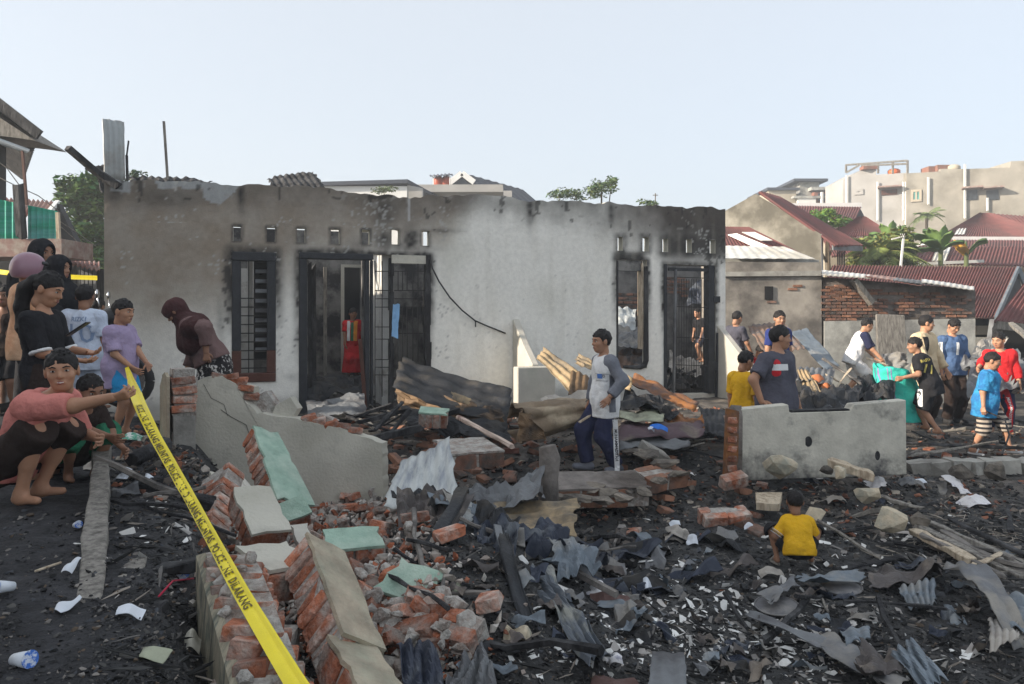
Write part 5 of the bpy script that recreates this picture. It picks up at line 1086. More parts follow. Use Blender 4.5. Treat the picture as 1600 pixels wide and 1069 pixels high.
plank('thin charred post standing at the hollow of the middle pile', (776, 822, 4.15), (806, 940, 3.55), .04, .025, 'dull sheet', seg=6, seed=8)
# right foreground
T_('long bent sheet arching over the right foreground', [(1472, 886, 4.75), (1500, 880, 4.85), (1610, 1000, 3.9), (1580, 1018, 3.75)], 1, .03, 'dusty slate', nv=18, crump=.03, sag=.14, seed=50, per=12)
T_('blue grey sheet at the right frame edge', [(1545, 935, 4.3), (1650, 930, 4.3), (1660, 990, 3.9), (1580, 985, 3.9)], 3, .02, 'blue grey sheet', crump=.05, seed=51)
T_('short grey strip standing near the bent sheet', [(1475, 950, 4.3), (1496, 940, 4.4), (1522, 1000, 3.95), (1505, 1012, 3.85)], 1, .015, 'blue grey sheet', crump=.02, seed=52)
T_('pale torn sheet end at the right', [(1545, 965, 4.0), (1590, 970, 4.0), (1592, 1005, 3.65), (1548, 1022, 3.6)], 4, .012, 'dusty sheet', crump=.03, seed=53, ragged=.05)
T_('small blue grey torn sheet with a wavy edge', [(1402, 918, 4.5), (1458, 912, 4.6), (1462, 940, 4.2), (1420, 945, 4.2)], 5, .02, 'blue grey sheet', crump=.03, seed=54, ragged=.06)
T_('brown and grey torn strip right of the squatting boy', [(1350, 900, 4.8), (1470, 880, 5.0), (1470, 902, 4.6), (1360, 918, 4.5)], 2, .02, 'ash brown sheet', crump=.06, seed=55, ragged=.07)
T_('thin pale strip on the ash right of the squatting boy', [(1248, 898, 4.7), (1345, 902, 4.7), (1345, 912, 4.55), (1250, 914, 4.5)], 1, .01, 'blue grey sheet', crump=.04, seed=56, ragged=.08)
T_('grey fan shaped piece left of the round lid', [(1180, 930, 4.3), (1245, 905, 4.6), (1248, 920, 4.4), (1200, 945, 4.15)], 2, .015, 'dusty slate', crump=.04, seed=57, ragged=.08)
T_('long dark board pointing to the middle foreground', [(1162, 962, 4.05), (1178, 955, 4.1), (1300, 1000, 3.7), (1295, 1012, 3.6)], 1, .008, 'dull sheet', crump=.02, seed=58)
T_('dark strip lying in the right foreground', [(1260, 1000, 3.7), (1300, 992, 3.8), (1420, 1060, 3.2), (1395, 1072, 3.15)], 1, .01, 'dusty slate', crump=.03, seed=59)
T_('peaked grey sheet near the bottom right', [(1405, 1035, 3.4), (1422, 990, 3.6), (1475, 1050, 3.2), (1440, 1075, 3.1)], 2, .02, 'blue grey sheet', crump=.05, seed=60, fold=.06)
T_('torn grey brown piece near the bottom right', [(1340, 1015, 3.5), (1395, 1000, 3.6), (1412, 1045, 3.25), (1350, 1050, 3.2)], 2, .02, 'ash brown sheet', crump=.07, seed=61, ragged=.08)
T_('small grey square sheet among white flakes', [(1312, 978, 3.85), (1360, 972, 3.9), (1358, 1002, 3.65), (1318, 1010, 3.6)], 2, .015, 'blue grey sheet', crump=.04, seed=62)
# piles at the back right
T_('brown corrugated sheet leaning among the people at the back', [(1168, 510, 12.3), (1225, 502, 12.3), (1258, 545, 11.0), (1198, 558, 11.0)], 7, .025, 'rust grey sheet', crump=.02, seed=70)
T_('smooth grey blue sheet sloping down to the debris', [(1236, 520, 11.6), (1260, 512, 11.8), (1312, 572, 10.6), (1290, 580, 10.4)], 1, .01, 'blue grey sheet', crump=.01, seed=71)
T_('flat zinc sheets stacked behind the low wall', [(1248, 575, 9.8), (1305, 578, 9.8), (1300, 600, 9.0), (1244, 598, 9.0)], 6, .02, 'dull sheet', crump=.03, seed=72)
T_('tan corrugated sheet leaning behind the heavy man', [(1246, 580, 9.4), (1262, 578, 9.4), (1285, 615, 8.6), (1262, 622, 8.6)], 3, .02, 'ochre sheet', crump=.02, seed=73)
T_('black sheets heaped behind the low wall', [(1250, 610, 8.8), (1345, 600, 9.2), (1340, 640, 8.0), (1248, 642, 7.9)], 3, .02, 'burnt sheet', crump=.12, seed=74, fold=.05)
T_('dark sheet beneath the teal sack', [(1335, 590, 10.2), (1400, 590, 10.2), (1398, 630, 9.2), (1330, 630, 9.2)], 3, .02, 'burnt sheet', crump=.14, seed=75, fold=.05)
T_('grey crumpled sheet behind the boy in the blue shirt', [(1505, 560, 10.4), (1590, 545, 10.8), (1610, 600, 9.8), (1520, 615, 9.6)], 2, .02, 'dull sheet', crump=.12, seed=76, fold=.06)
T_('pale sheet lying at the shed', [(1530, 532, 12.2), (1575, 528, 12.6), (1560, 556, 11.6), (1515, 560, 11.4)], 2, .02, 'dusty sheet', crump=.06, seed=77)
T_('whitish crumpled sheet at the right frame edge', [(1575, 580, 10.6), (1640, 575, 10.6), (1640, 615, 9.8), (1580, 615, 9.8)], 2, .02, 'dusty sheet', crump=.10, seed=78, fold=.05)
# inside the house
T_('grey sheets heaped behind the right window', [(962, 512, 13.2), (1008, 508, 13.5), (1010, 545, 12.0), (962, 548, 12.0)], 3, .02, 'dusty slate', crump=.08, seed=80, fold=.05)
T_('pale dented sheet leaning behind the right window', [(963, 482, 13.8), (993, 484, 13.8), (992, 515, 13.2), (964, 516, 13.2)], 2, .02, 'zinc sheet', crump=.06, seed=81)
T_('rusty sheets stacked behind the right window', [(962, 545, 12.2), (1008, 540, 12.4), (1008, 578, 11.8), (962, 580, 11.8)], 5, .03, 'rust grey sheet', crump=.10, seed=82, fold=.05)
T_('crumpled pale sheet on the floor behind the iron gate', [(1045, 556, 13.2), (1092, 558, 13.4), (1098, 592, 12.5), (1045, 590, 12.4)], 3, .02, 'dusty sheet', crump=.12, seed=83, fold=.07)
T_('dark crumpled sheet behind the iron gate', [(1044, 570, 13.0), (1105, 572, 13.2), (1104, 606, 12.3), (1046, 606, 12.2)], 3, .02, 'burnt sheet', crump=.15, seed=84, fold=.07)
T_('dark mattress shaped sheet leaning on the rear wall', [(1078, 452, 15.0), (1104, 425, 15.3), (1106, 475, 14.8), (1072, 478, 14.7)], 1, .02, 'navy sheet', crump=.05, seed=85)
# left foreground
plank('long weathered grey beam lying on the black ground at the left', (160, 705, 4.75), (137, 990, 2.45), .10, .085, 'grey wood', seg=12, wob=.008)
plank('square grey block of wood beside the long beam', (182, 940, 2.75), (205, 885, 3.05), .13, .075, 'grey wood', seg=2, wob=.004)
plank('charred log lying under the yellow tape', (205, 762, 4.3), (335, 792, 4.25), .13, .12, seg=7, rnd=True)
plank('second charred log crossing behind the first', (195, 775, 4.5), (290, 745, 4.6), .11, .10, seg=7, rnd=True)
plank('charred plank slanting at the lower left', (180, 1045, 2.25), (250, 945, 2.7), .085, .05, seg=6)
plank('short burnt plank near the tape', (192, 870, 3.2), (250, 852, 3.4), .07, .05, seg=4)
plank('charred log near the squatting boys', (205, 720, 4.9), (262, 690, 5.2), .12, .10, seg=5, rnd=True)
plank('half buried burnt beam near the wall stub', (240, 895, 3.0), (310, 880, 3.1), .06, .05, seg=4)
# right side planks
for k, (a, c, w, m_, lab) in enumerate([((1432, 822, 5.6), (1600, 905, 4.8), .07, 'grey wood', 'long splintered lath in the bundle at the right'), ((1450, 815, 5.7), (1620, 890, 5.0), .06, 'grey wood', 'upper lath of the bundle at the right'), ((1425, 828, 5.5), (1520, 878, 4.95), .09, 'pale wood', 'pale flat lath at the near side of the bundle'),
        ((1485, 812, 5.8), (1640, 885, 5.1), .05, 'char wood', 'dark lath at the far side of the bundle'), ((1470, 830, 5.5), (1640, 920, 4.7), .06, 'ash wood', 'ash grey lath in the middle of the bundle'), ((1518, 884, 4.9), (1566, 866, 5.1), .035, 'pale wood', 'short pale splinter across the bundle'),
        ((1440, 835, 5.35), (1570, 900, 4.75), .05, 'ash wood', 'lower ash lath of the bundle'), ((1372, 775, 6.2), (1440, 795, 5.9), .05, 'grey wood', 'curved grey board near the white papers'), ((1295, 722, 6.7), (1365, 745, 6.5), .14, 'pale wood', 'tan board lying at the foot of the low wall'), ((1575, 790, 6.3), (1580, 830, 5.6), .04, 'char wood', 'dark stake at the right edge'),
        ((1355, 560, 11.0), (1400, 575, 10.9), .06, 'pale wood', 'pale stick lifted by the boy in white shorts'), ((1285, 560, 10.2), (1345, 600, 9.6), .05, 'ash wood', 'thin pale stick in the debris at the back'), ((1300, 615, 9.0), (1330, 575, 9.6), .03, 'pale wood', 'upright thin stick in the debris at the back'), ((1290, 585, 9.4), (1335, 610, 9.2), .03, 'pale wood', 'crossing thin stick in the debris at the back'),
        ((1420, 712, 8.6), (1560, 690, 9.0), .05, 'grey wood', 'long thin plank lying behind the curb'), ((1330, 690, 9.2), (1600, 700, 8.9), .06, 'char wood', 'long dark beam lying behind the curb'), ((1580, 505, 12.8), (1640, 560, 11.2), .10, 'grey wood', 'leaning beam at the shed'), ((1560, 590, 10.3), (1600, 560, 10.6), .06, 'char wood', 'burnt stick at the right edge pile'),
        ((1310, 892, 5.0), (1410, 872, 5.2), .06, 'char wood', 'burnt brown plank half sunk in the ash'), ((1145, 735, 7.0), (1128, 745, 6.9), .03, 'pale wood', 'short splinter by the low wall')]):
    plank(lab, a, c, w, w*.55, m_, seed=k+40, seg=6)
cb_ = MB(); A, B_ = W(1424, 722, 8.0), W(1720, 716, 8.1); n = 11
for k in range(n): p, q = A.lerp(B_, k/n), A.lerp(B_, (k+1)/n); cb_.bar(p+Vector((0, random.uniform(-.05, .05), random.uniform(-.04, .02)-.06)), q+Vector((0, random.uniform(-.05, .05), -.06)), .22, .15, jit=.14)
cb_.build('foundation_curb', M('concrete'), None, label='long concrete foundation curb running to the right frame edge', cat='curb')
chunk('low brown ledge of old foundation masonry under the boy with grey sleeves', W(862, 768, 6.35), W(1004, 764, 6.5), .42, .16, (0, -.15, 1), 'mortar dark', None, 'x', seed=61, m='brick dull')
chunk('broken end of the old foundation ledge by the concrete block', W(1000, 752, 6.7), W(1062, 742, 6.9), .26, .14, (.1, -.2, 1), None, None, 'x', seed=63, m='brick dull', miss=.2)
mlist = [lump('stone', .16, s_, 'stone', 22, .6) for s_ in range(4)]
for k, (x, y, d, sx) in enumerate([(885, 756, 6.35, 1.1), (915, 758, 6.3, 1.2), (950, 760, 6.3, 1.2), (985, 758, 6.35, .9), (905, 772, 6.0, 1.0), (940, 776, 5.95, 1.0), (975, 772, 6.0, .9), (1005, 762, 6.2, .7), (870, 770, 6.1, .8), (1010, 705, 7.1, 1.0), (1040, 718, 6.9, 1.0), (1060, 735, 6.7, .8), (1030, 745, 6.5, .7), (990, 700, 7.2, .8)]):
    o = obj('foundation_stone', mlist[k % 4], None, '%s rough foundation stone %s' % (('low', 'broad', 'blunt')[k % 3], ['under the drum end of the ledge', 'in the ledge below the front shoe', 'in the ledge between the shoes', 'at the right end of the ledge', 'in front of the front shoe', 'in front of the ledge centre', 'in front of the ledge end', 'beyond the ledge end', 'against the burnt stump', 'beside the concrete block', 'between block and low wall', 'nearest the low wall base', 'below the block', 'behind the concrete block'][k]), 'stone', 'foundation stones'); o.location = W(x, y, d)+Vector((0, 0, -.03)); o.scale = (sx*1.05, sx*.8, sx*.42); o.rotation_euler = (random.uniform(-.2, .2), random.uniform(-.2, .2), random.random()*6)
b = MB(); b.box((0, 0, 0), (.30, .18, .10), None, (1, 1, 1), .08); o = bevel(b.build('concrete_block', M('concrete'), None, label='tilted grey concrete block in the rubble right of the boy with grey sleeves', cat='block'), .012, 1); o.location = W(1022, 708, 7.3); o.rotation_euler = (.3, .5, .4)
for k, (x, y, d, s_, m_, lab) in enumerate([(1218, 728, 6.6, .15, 'pale rock', 'cream coloured rock against the low wall'), (1312, 738, 6.45, .09, 'pale rock', 'pinkish pale rock under the tan board'), (1356, 772, 6.1, .12, 'pale rock', 'pale rock beside the white papers'), (1395, 815, 5.5, .14, 'pale rock', 'greenish pale block in the middle of the ash'), (1275, 803, 5.8, .09, 'pale rock', 'pale rock behind the squatting boy'),
        (1437, 815, 5.6, .09, 'stone', 'brownish stone at the end of the lath bundle'), (1292, 735, 6.6, .06, 'stone', 'small round stone by the low wall'), (1555, 735, 7.3, .14, 'stone', 'tan stone below the curb'), (1340, 708, 7.9, .1, 'stone', 'stone at the end of the curb'), (1502, 738, 7.3, .12, 'stone', 'flat stone below the curb')]):
    o = obj('rock', lump('rock', s_, 50+k, m_, 24, .8), None, lab, 'rock'); o.location = W(x, y, d)+Vector((0, 0, 0)); o.rotation_euler = (.2, .1, k)
# ------------------------------------------------------------------ implicit surfaces (for people, sacks, helmets)
def V3(*a): return np.array(a, float)
def cone(a, b, ra, rb=None, k=None): return ('c', np.array(a, float), np.array(b, float), ra, ra if rb is None else rb, k)
def elli(c, r, R=None, k=None): return ('e', np.array(c, float), np.array(r, float), np.eye(3) if R is None else np.array(R), None, k)
def pdist(pr, X):
    if pr[0] == 'c':
        _, a, b, ra, rb, _k = pr; ab = b-a; L2 = max(ab@ab, 1e-9)
        t = np.clip(((X-a)@ab)/L2, 0, 1)
        return np.linalg.norm(X-a-t[..., None]*ab, axis=-1)-(ra+t*(rb-ra))
    _, c, r, R, _x, _k = pr
    q = (X-c)@R; k0 = np.linalg.norm(q/r, axis=-1); k1 = np.linalg.norm(q/(r*r), axis=-1)+1e-9
    return k0*(k0-1)/k1
def pbox(pr):
    if pr[0] == 'c':
        _, a, b, ra, rb, _k = pr; m = max(ra, rb); return np.minimum(a, b)-m, np.maximum(a, b)+m
    m = pr[2].max(); return pr[1]-m, pr[1]+m
def smin(a, b, k):
    h = np.maximum(k-np.abs(a-b), 0)/k; return np.minimum(a, b)-h*h*k*.25
def polygonise(prims, h, k=.03, cuts=(), noise_amp=0, noise_f=18, seed=0, subs=(), stretch=(1, 1, .45)):
    bx = [pbox(p) for p in prims]
    lo = np.min([b[0] for b in bx], 0)-k-2*h-noise_amp; hi = np.max([b[1] for b in bx], 0)+k+2*h+noise_amp
    n = np.ceil((hi-lo)/h).astype(int)+1
    ax = [lo[i]+h*np.arange(n[i]) for i in range(3)]
    vals = np.full(n, .25, np.float64)
    for p, b in zip(prims, bx):
        kk = p[5] or k; m = kk+3*h+noise_amp
        i0 = np.maximum(np.floor((b[0]-m-lo)/h).astype(int), 0); i1 = np.minimum(np.ceil((b[1]+m-lo)/h).astype(int)+1, n)
        X = np.stack(np.meshgrid(*[ax[i][i0[i]:i1[i]] for i in range(3)], indexing='ij'), -1)
        sl = tuple(slice(i0[i], i1[i]) for i in range(3))
        vals[sl] = smin(vals[sl], pdist(p, X), kk)
    if noise_amp or cuts or subs:
        near = np.abs(vals) < .06
        X = np.stack(np.meshgrid(*ax, indexing='ij'), -1)[near]; v = vals[near]
        if noise_amp:
            st = np.array(stretch)
            v = v+noise_amp*(vnoise(X*st, noise_f, seed)+.5*vnoise(X*st, noise_f*2.3, seed+3))
        for c in cuts: v = np.maximum(v, c(X))
        for p, kk in subs: v = -smin(-v, pdist(p, X), kk)
        vals[near] = v
        if cuts:
            X = np.stack(np.meshgrid(*ax, indexing='ij'), -1)[vals < 0]; v = vals[vals < 0]
            for c in cuts: v = np.maximum(v, c(X))
            vals[vals < 0] = v
    return surf_nets(vals, lo, h)
def surf_nets(v, lo, h):
    ins = v < 0; n = np.array(v.shape)
    cx = n-1
    acc = np.zeros(tuple(cx)+(3,)); cnt = np.zeros(tuple(cx))
    def sl(o): return tuple(slice(o[i], o[i]+cx[i]) for i in range(3))
    for axis_ in range(3):
        o1, o2 = [i for i in range(3) if i != axis_]
        for s1 in (0, 1):
            for s2 in (0, 1):
                a = [0, 0, 0]; a[o1] = s1; a[o2] = s2; b = list(a); b[axis_] = 1
                va, vb = v[sl(a)], v[sl(b)]
                cr = (va < 0) != (vb < 0)
                t = np.where(cr, va/np.where(cr, va-vb, 1), 0)
                for i in range(3):
                    acc[..., i] += cr*(a[i]+(t if i == axis_ else 0))
                cnt += cr
    act = cnt > 0
    ids = -np.ones(tuple(cx), int); ids[act] = np.arange(act.sum())
    pos = np.argwhere(act)+acc[act]/cnt[act][:, None]
    V = lo+pos*h; quads = []
    for axis_ in range(3):
        o1, o2 = (axis_+1) % 3, (axis_+2) % 3
        a = [slice(None)]*3; b = [slice(None)]*3; a[axis_] = slice(0, -1); b[axis_] = slice(1, None)
        cr = ins[tuple(a)] != ins[tuple(b)]
        E = np.argwhere(cr)
        ok = (E[:, o1] > 0) & (E[:, o2] > 0) & (E[:, o1] < cx[o1]) & (E[:, o2] < cx[o2]); E = E[ok]
        if not len(E): continue
        def cell(d1, d2):
            q = E.copy(); q[:, o1] += d1; q[:, o2] += d2; return ids[q[:, 0], q[:, 1], q[:, 2]]
        q = np.stack([cell(-1, -1), cell(0, -1), cell(0, 0), cell(-1, 0)], 1)
        fl = ~ins[E[:, 0], E[:, 1], E[:, 2]]
        q[fl] = q[fl][:, ::-1]
        quads.append(q)
    return V, np.concatenate(quads)
def smesh(name, VF, m, cols=None): return mesh_from(name, VF[0], VF[1], cols, True, [M(m) if isinstance(m, str) else m])
def join(parts):
    V = []; Fq = []; o = 0
    for v, f in parts: V.append(v); Fq.append(f+o); o += len(v)
    return np.concatenate(V), np.concatenate(Fq)
def ik(a, b, l1, l2, hint):
    a, b, hint = Vector(a), Vector(b), Vector(hint)
    d = b-a; L = d.length
    if L > (l1+l2)*.995: b = a+d*((l1+l2)*.995/L); d = b-a; L = d.length
    u = d.normalized(); x = (l1*l1-l2*l2+L*L)/(2*L); hh = math.sqrt(max(l1*l1-x*x, 0))
    p = hint-u*hint.dot(u)
    if p.length < 1e-5: p = u.orthogonal()
    return a+u*x+p.normalized()*hh, b
def plane_cut(q, nrm):
    q = np.array(q, float); nrm = np.array(Vector(nrm).normalized()); return lambda X: (X-q)@nrm
def hand_vf(w, fd, pn, side, s, curl, h):
    """palm, four unequal bent fingers and a thumb off the side; w wrist, fd finger direction, pn palm normal"""
    fd = Vector(fd).normalized(); pn = Vector(pn); pn = (pn-fd*pn.dot(fd)).normalized(); sd = fd.cross(pn)*side
    w = Vector(w); pr = []
    pc = w+fd*.040*s
    for k in (-1, 0, 1): pr.append(cone(w+fd*.004*s+sd*k*.010*s, w+fd*.078*s+sd*k*.023*s, .014*s, .0115*s, .016*s))
    for k, (L, o) in enumerate([(.068, .0285), (.078, .0098), (.073, -.0095), (.055, -.027)]):
        b = w+fd*(.082-.004*abs(k-1))*s+sd*o*s; c1 = curl*(.8+.12*k)
        d1 = fd*math.cos(c1)+pn*math.sin(c1)+sd*(o*3.0); d1.normalize(); d2 = fd*math.cos(c1*2.0)+pn*math.sin(c1*2.0); d2.normalize()
        m_ = b+d1*L*.55*s; pr.append(cone(b-fd*.012*s, m_, .0092*s, .0084*s, .005*s)); pr.append(cone(m_, m_+d2*L*.5*s, .0084*s, .0068*s, .004*s))
    tb = w+fd*.022*s+sd*.022*s; d1 = (fd*.62+sd*.72+pn*.3*(1+curl)).normalized(); d2 = (fd*.9+sd*.3+pn*.4*(1+curl)).normalized(); tm_ = tb+d1*.036*s
    pr += [cone(tb, tm_, .0125*s, .010*s, .008*s), cone(tm_, tm_+d2*.034*s, .010*s, .0078*s, .004*s)]
    return polygonise(pr, h, .006*s)
def rotm(dir_f, pitch, roll=0.0):
    """head frame: local y forward; returns 3x3 columns right, forward, up; pitch > 0 looks down"""
    f = Vector((dir_f[0], dir_f[1], 0)).normalized(); r = Vector((f.y, -f.x, 0)); u = Vector((0, 0, 1))
    f2 = f*math.cos(pitch)-u*math.sin(pitch); u2 = u*math.cos(pitch)+f*math.sin(pitch)
    if roll: r, u2 = r*math.cos(roll)+u2*math.sin(roll), u2*math.cos(roll)-r*math.sin(roll)
    return np.array(Matrix((r, f2, u2)).transposed())
def person(label, base, H, face, top=None, lower=None, head=.15, g=.88, lean=0, side=0, twist=0, pelvis=(0, 0, .522), feet=None, hands=None, elbow=None, knee=None, hy=0, hp=5, hr=0,
           hair='short', skin='skin', shoes=None, lod=1, curl=(.5, .5), palm=None, hdir=None, neckf=.22, group='people at the burnt houses', eyes=True, mouth=None, extra=None, headshift=0, neckh=0):
    """a person facing the world direction FACE; positions in fractions of the height in the person's own frame (x to their right, y forward) or ('w', x, y, z) world points"""
    base = Vector(base); fl = math.hypot(*face); face = (face[0]/fl, face[1]/fl); rz = math.atan2(-face[0], face[1])
    root = thing('person', label, 'person', base, rz, group)
    Rz = Matrix.Rotation(-rz, 3, 'Z')
    def P(p):
        if p[0] == 'w': return Rz @ (Vector(p[1:])-base)
        return Vector(p)*H
    hb_ = (.0105, .013, .017)[lod]
    pel = P(pelvis)
    R3 = Matrix.Rotation(math.radians(-lean), 3, 'X') @ Matrix.Rotation(math.radians(side), 3, 'Y') @ Matrix.Rotation(math.radians(twist), 3, 'Z')
    tl = (.465-head)
    def TP(x, y, z): return pel+R3 @ (Vector((x, y, z))*H)
    sw = .102*(.9+.1*g) if head < .17 else .094
    nb = TP(0, 0, tl)
    hh = head*H
    fwd = Vector((math.sin(math.radians(hy)), math.cos(math.radians(hy)), 0))
    HR = rotm((fwd.x, fwd.y), math.radians(hp), math.radians(hr))
    ndir = ((R3 @ Vector((0, 0, 1)))*.6+Vector((0, 0, .5))+fwd*neckf).normalized()
    hc = nb+ndir*((.035+neckh)*H+hh*.5)
    def HP(x, y, z): return np.array(hc)+HR @ (np.array([x, y, z])*hh)
    torso = lambda e: [cone(TP(-.05, 0, -.005), TP(.05, 0, -.005), .066*g*H+e, None, .05*H), cone(TP(-.03, .008*g, .09), TP(.03, .008*g, .09), (.050+.022*g*g)*H+e, None, .06*H),
                       cone(TP(-.052, 0, tl-.10), TP(.052, 0, tl-.10), .064*(.7+.3*g)*H+e, None, .05*H), cone(TP(-sw+.02, -.004, tl-.036), TP(sw-.02, -.004, tl-.036), .042*(.8+.2*g)*H+e, None, .045*H),
                       cone(TP(0, -.002, .02), TP(0, -.002, tl-.06), .058*g*H+e, None, .05*H)]
    sh = [TP(-sw, -.004, tl-.032), TP(sw, -.004, tl-.032)]
    hands = hands or [(-.16, .02, .40), (.16, .02, .40)]; feet = feet or [(-.06, 0, 0), (.06, 0, 0)]
    elbow = elbow or [(-.5, -.8, -.2), (.5, -.8, -.2)]; knee = knee or [(-.1, 1, .1), (.1, 1, .1)]
    el, wr, kn, an = [], [], [], []
    hip = [TP(-.052, 0, -.02), TP(.052, 0, -.02)]
    for i in (0, 1):
        e, w = ik(sh[i], P(hands[i]), .165*H, .145*H, elbow[i]); el.append(e); wr.append(w)
        a = P(feet[i])+Vector((0, 0, .045*H)); k_, a2 = ik(hip[i], a, .245*H, .235*H, knee[i]); kn.append(k_); an.append(a2)
    ga = .85+.15*g
    def armp(i, e): return [cone(sh[i], el[i], .036*ga*H+e, .026*ga*H+e, .02*H), cone(el[i], wr[i], .026*ga*H+e, .0175*H+e*.8, .02*H)]
    def legp(i, e):
        cal = kn[i].lerp(an[i], .28)
        return [cone(hip[i], kn[i], .062*g*H+e, .039*ga*H+e, .025*H), cone(kn[i], an[i], .033*ga*H+e, .0205*H+e*.7, .02*H), cone(kn[i].lerp(an[i], .12), kn[i].lerp(an[i], .5), .031*ga*H+e, .028*ga*H+e, .02*H)]
    fdir = []
    body = torso(0)
    for i in (0, 1):
        body += armp(i, 0)+legp(i, 0)
        fd = Vector((0.25*(1 if i else -1), 1, 0)).normalized(); fdir.append(fd)
        f0 = an[i]-Vector((0, 0, .024*H))
        body += [cone(f0-fd*.020*H, f0+fd*.078*H, .020*H, .0145*H, .02*H), cone(an[i], f0, .021*H, .019*H, .02*H)]
    body += [cone(nb-Vector((0, 0, .02*H)), HP(0, -.08, -.25), .036*(.6+.4*g)*H, .031*(.6+.4*g)*H, .03*H)]
    parts = [polygonise(body, hb_, .02*H)]
    hd = [elli(HP(0, -.05, .12), V3(.345, .42, .385)*hh, HR, .1*hh), elli(HP(0, .10, -.14), V3(.275, .27, .34)*hh, HR, .1*hh), elli(HP(0, .17, -.33), V3(.19, .19, .165)*hh, HR, .1*hh),
          cone(HP(0, .355, .05), HP(0, .425, -.09), .030*hh, .052*hh, .06*hh), cone(HP(-.055, .365, -.105), HP(.055, .365, -.105), .035*hh, None, .04*hh), cone(HP(-.14, .315, .115), HP(.14, .315, .115), .05*hh, None, .07*hh),
          elli(HP(-.17, .23, -.1), V3(.11, .11, .11)*hh, HR, .08*hh), elli(HP(.17, .23, -.1), V3(.11, .11, .11)*hh, HR, .08*hh), cone(HP(-.075, .355, -.245), HP(.075, .355, -.245), .035*hh, None, .04*hh),
          cone(HP(0, -.1, -.2), HP(0, -.12, -.45), .20*hh, .21*hh, .1*hh)]
    for s_ in (-1, 1): hd += [elli(HP(s_*.345, -.03, -.01), V3(.045, .095, .145)*hh, HR, .03*hh)]
    subs = [(elli(HP(s_*.145, .40, .035), V3(.075, .06, .05)*hh, HR), .05*hh) for s_ in (-1, 1)]
    parts.append(polygonise(hd, hh*(.026, .034, .045)[lod], .08*hh, subs=subs))
    palm = palm or [None, None]; hdir = hdir or [None, None]
    for i in (0, 1):
        fd = (Vector(hdir[i]) if hdir[i] else (wr[i]-el[i]).normalized())
        pn = Vector(palm[i]) if palm[i] else Vector((1 if i == 0 else -1, .2, .1))
        parts.append(hand_vf(wr[i], fd, pn, 1 if i == 0 else -1, H/1.62*(1.0 if H > 1.3 else 1.1), curl[i], (.0042, .0055, .008)[lod]*(.8 if H < 1.1 else 1)))
    bo = obj('body', smesh('body', join(parts), skin), root)
    out = dict(root=root, nb=nb, hc=hc, HP=HP, HR=HR, hh=hh, el=el, wr=wr, kn=kn, an=an, sh=sh, pel=pel, TP=TP, H=H, tl=tl, R3=R3)
    # ---- clothes
    arm_e = .013
    if top:
        e = .8*top.get('fit', .014)*H/1.4; pr = torso(e); cuts = []
        hem = top.get('hem', -.06); sl_ = top.get('sleeve', .62)
        pr.append(cone(TP(0, 0, .02), TP(0, 0, hem-.05), (.076*g)*H+e, (.078*g)*H+e+top.get('flare', 0)*H, .05*H)); pr.append(cone(TP(-.05, 0, 0), TP(-.05, 0, hem-.05), .062*g*H+e, None, .05*H)); pr.append(cone(TP(.05, 0, 0), TP(.05, 0, hem-.05), .062*g*H+e, None, .05*H))
        up = R3 @ Vector((0, 0, 1))
        body_cut = plane_cut(TP(0, 0, hem), -up)
        # torso and sleeves are meshed apart so that a raised arm does not clip the hem
        neck = cone(nb-up*.02*H+Vector((0, .0, 0)), nb+ndir*.09*H, .041*H*(.7+.3*g), None)
        cols_ = [(body_cut)]
        meshes = [polygonise(pr, hb_, .03*H, cuts=cols_, noise_amp=.012*H, noise_f=12/H, seed=len(label), stretch=(1.1, 1.1, .5), subs=[(neck, .008*H)])]
        for i in (0, 1):
            es = e*.5+.004*H
            if sl_ <= 1: tip = sh[i].lerp(el[i], sl_); q = [cone(sh[i], tip.lerp(el[i], .35), .0365*ga*H+es*.8, .034*ga*H+es*1.15, .03*H), cone(TP((-.07, .07)[i], 0, tl-.042), sh[i], .037*H+e*.8, .0355*ga*H+e*.8, .04*H)]; cd = (el[i]-sh[i])
            else:
                f_ = sl_-1; tip = el[i].lerp(wr[i], f_); q = [cone(sh[i], el[i], .0355*ga*H+es*.8, .030*ga*H+es*.9, .03*H), cone(el[i], wr[i].lerp(el[i], -.1), .030*ga*H+es*.9, .0225*H+es*.8, .03*H), cone(TP((-.07, .07)[i], 0, tl-.042), sh[i], .037*H+e*.8, .0355*ga*H+e*.8, .04*H)]; cd = wr[i]-el[i]
            meshes.append(polygonise(q, hb_, .025*H, cuts=[lambda X, c=plane_cut(tip, cd), c2=np.array(tip), r_=(.11 if sl_ <= 1 else .2)*H: np.where(np.linalg.norm(X-c2, axis=-1) < r_, c(X), -1)], noise_amp=.008*H, noise_f=17/H, seed=i+5))
        out['top'] = join(meshes)
        smats = top.get('sleeve_mat')
        if smats:
            obj('shirt', smesh('shirt', meshes[0], top['mat']), root)
            for i in (0, 1): obj('sleeve', smesh('sleeve', meshes[1+i], smats), root)
        else: obj(top.get('name', 'shirt'), smesh('shirt', out['top'], top['mat']), root)
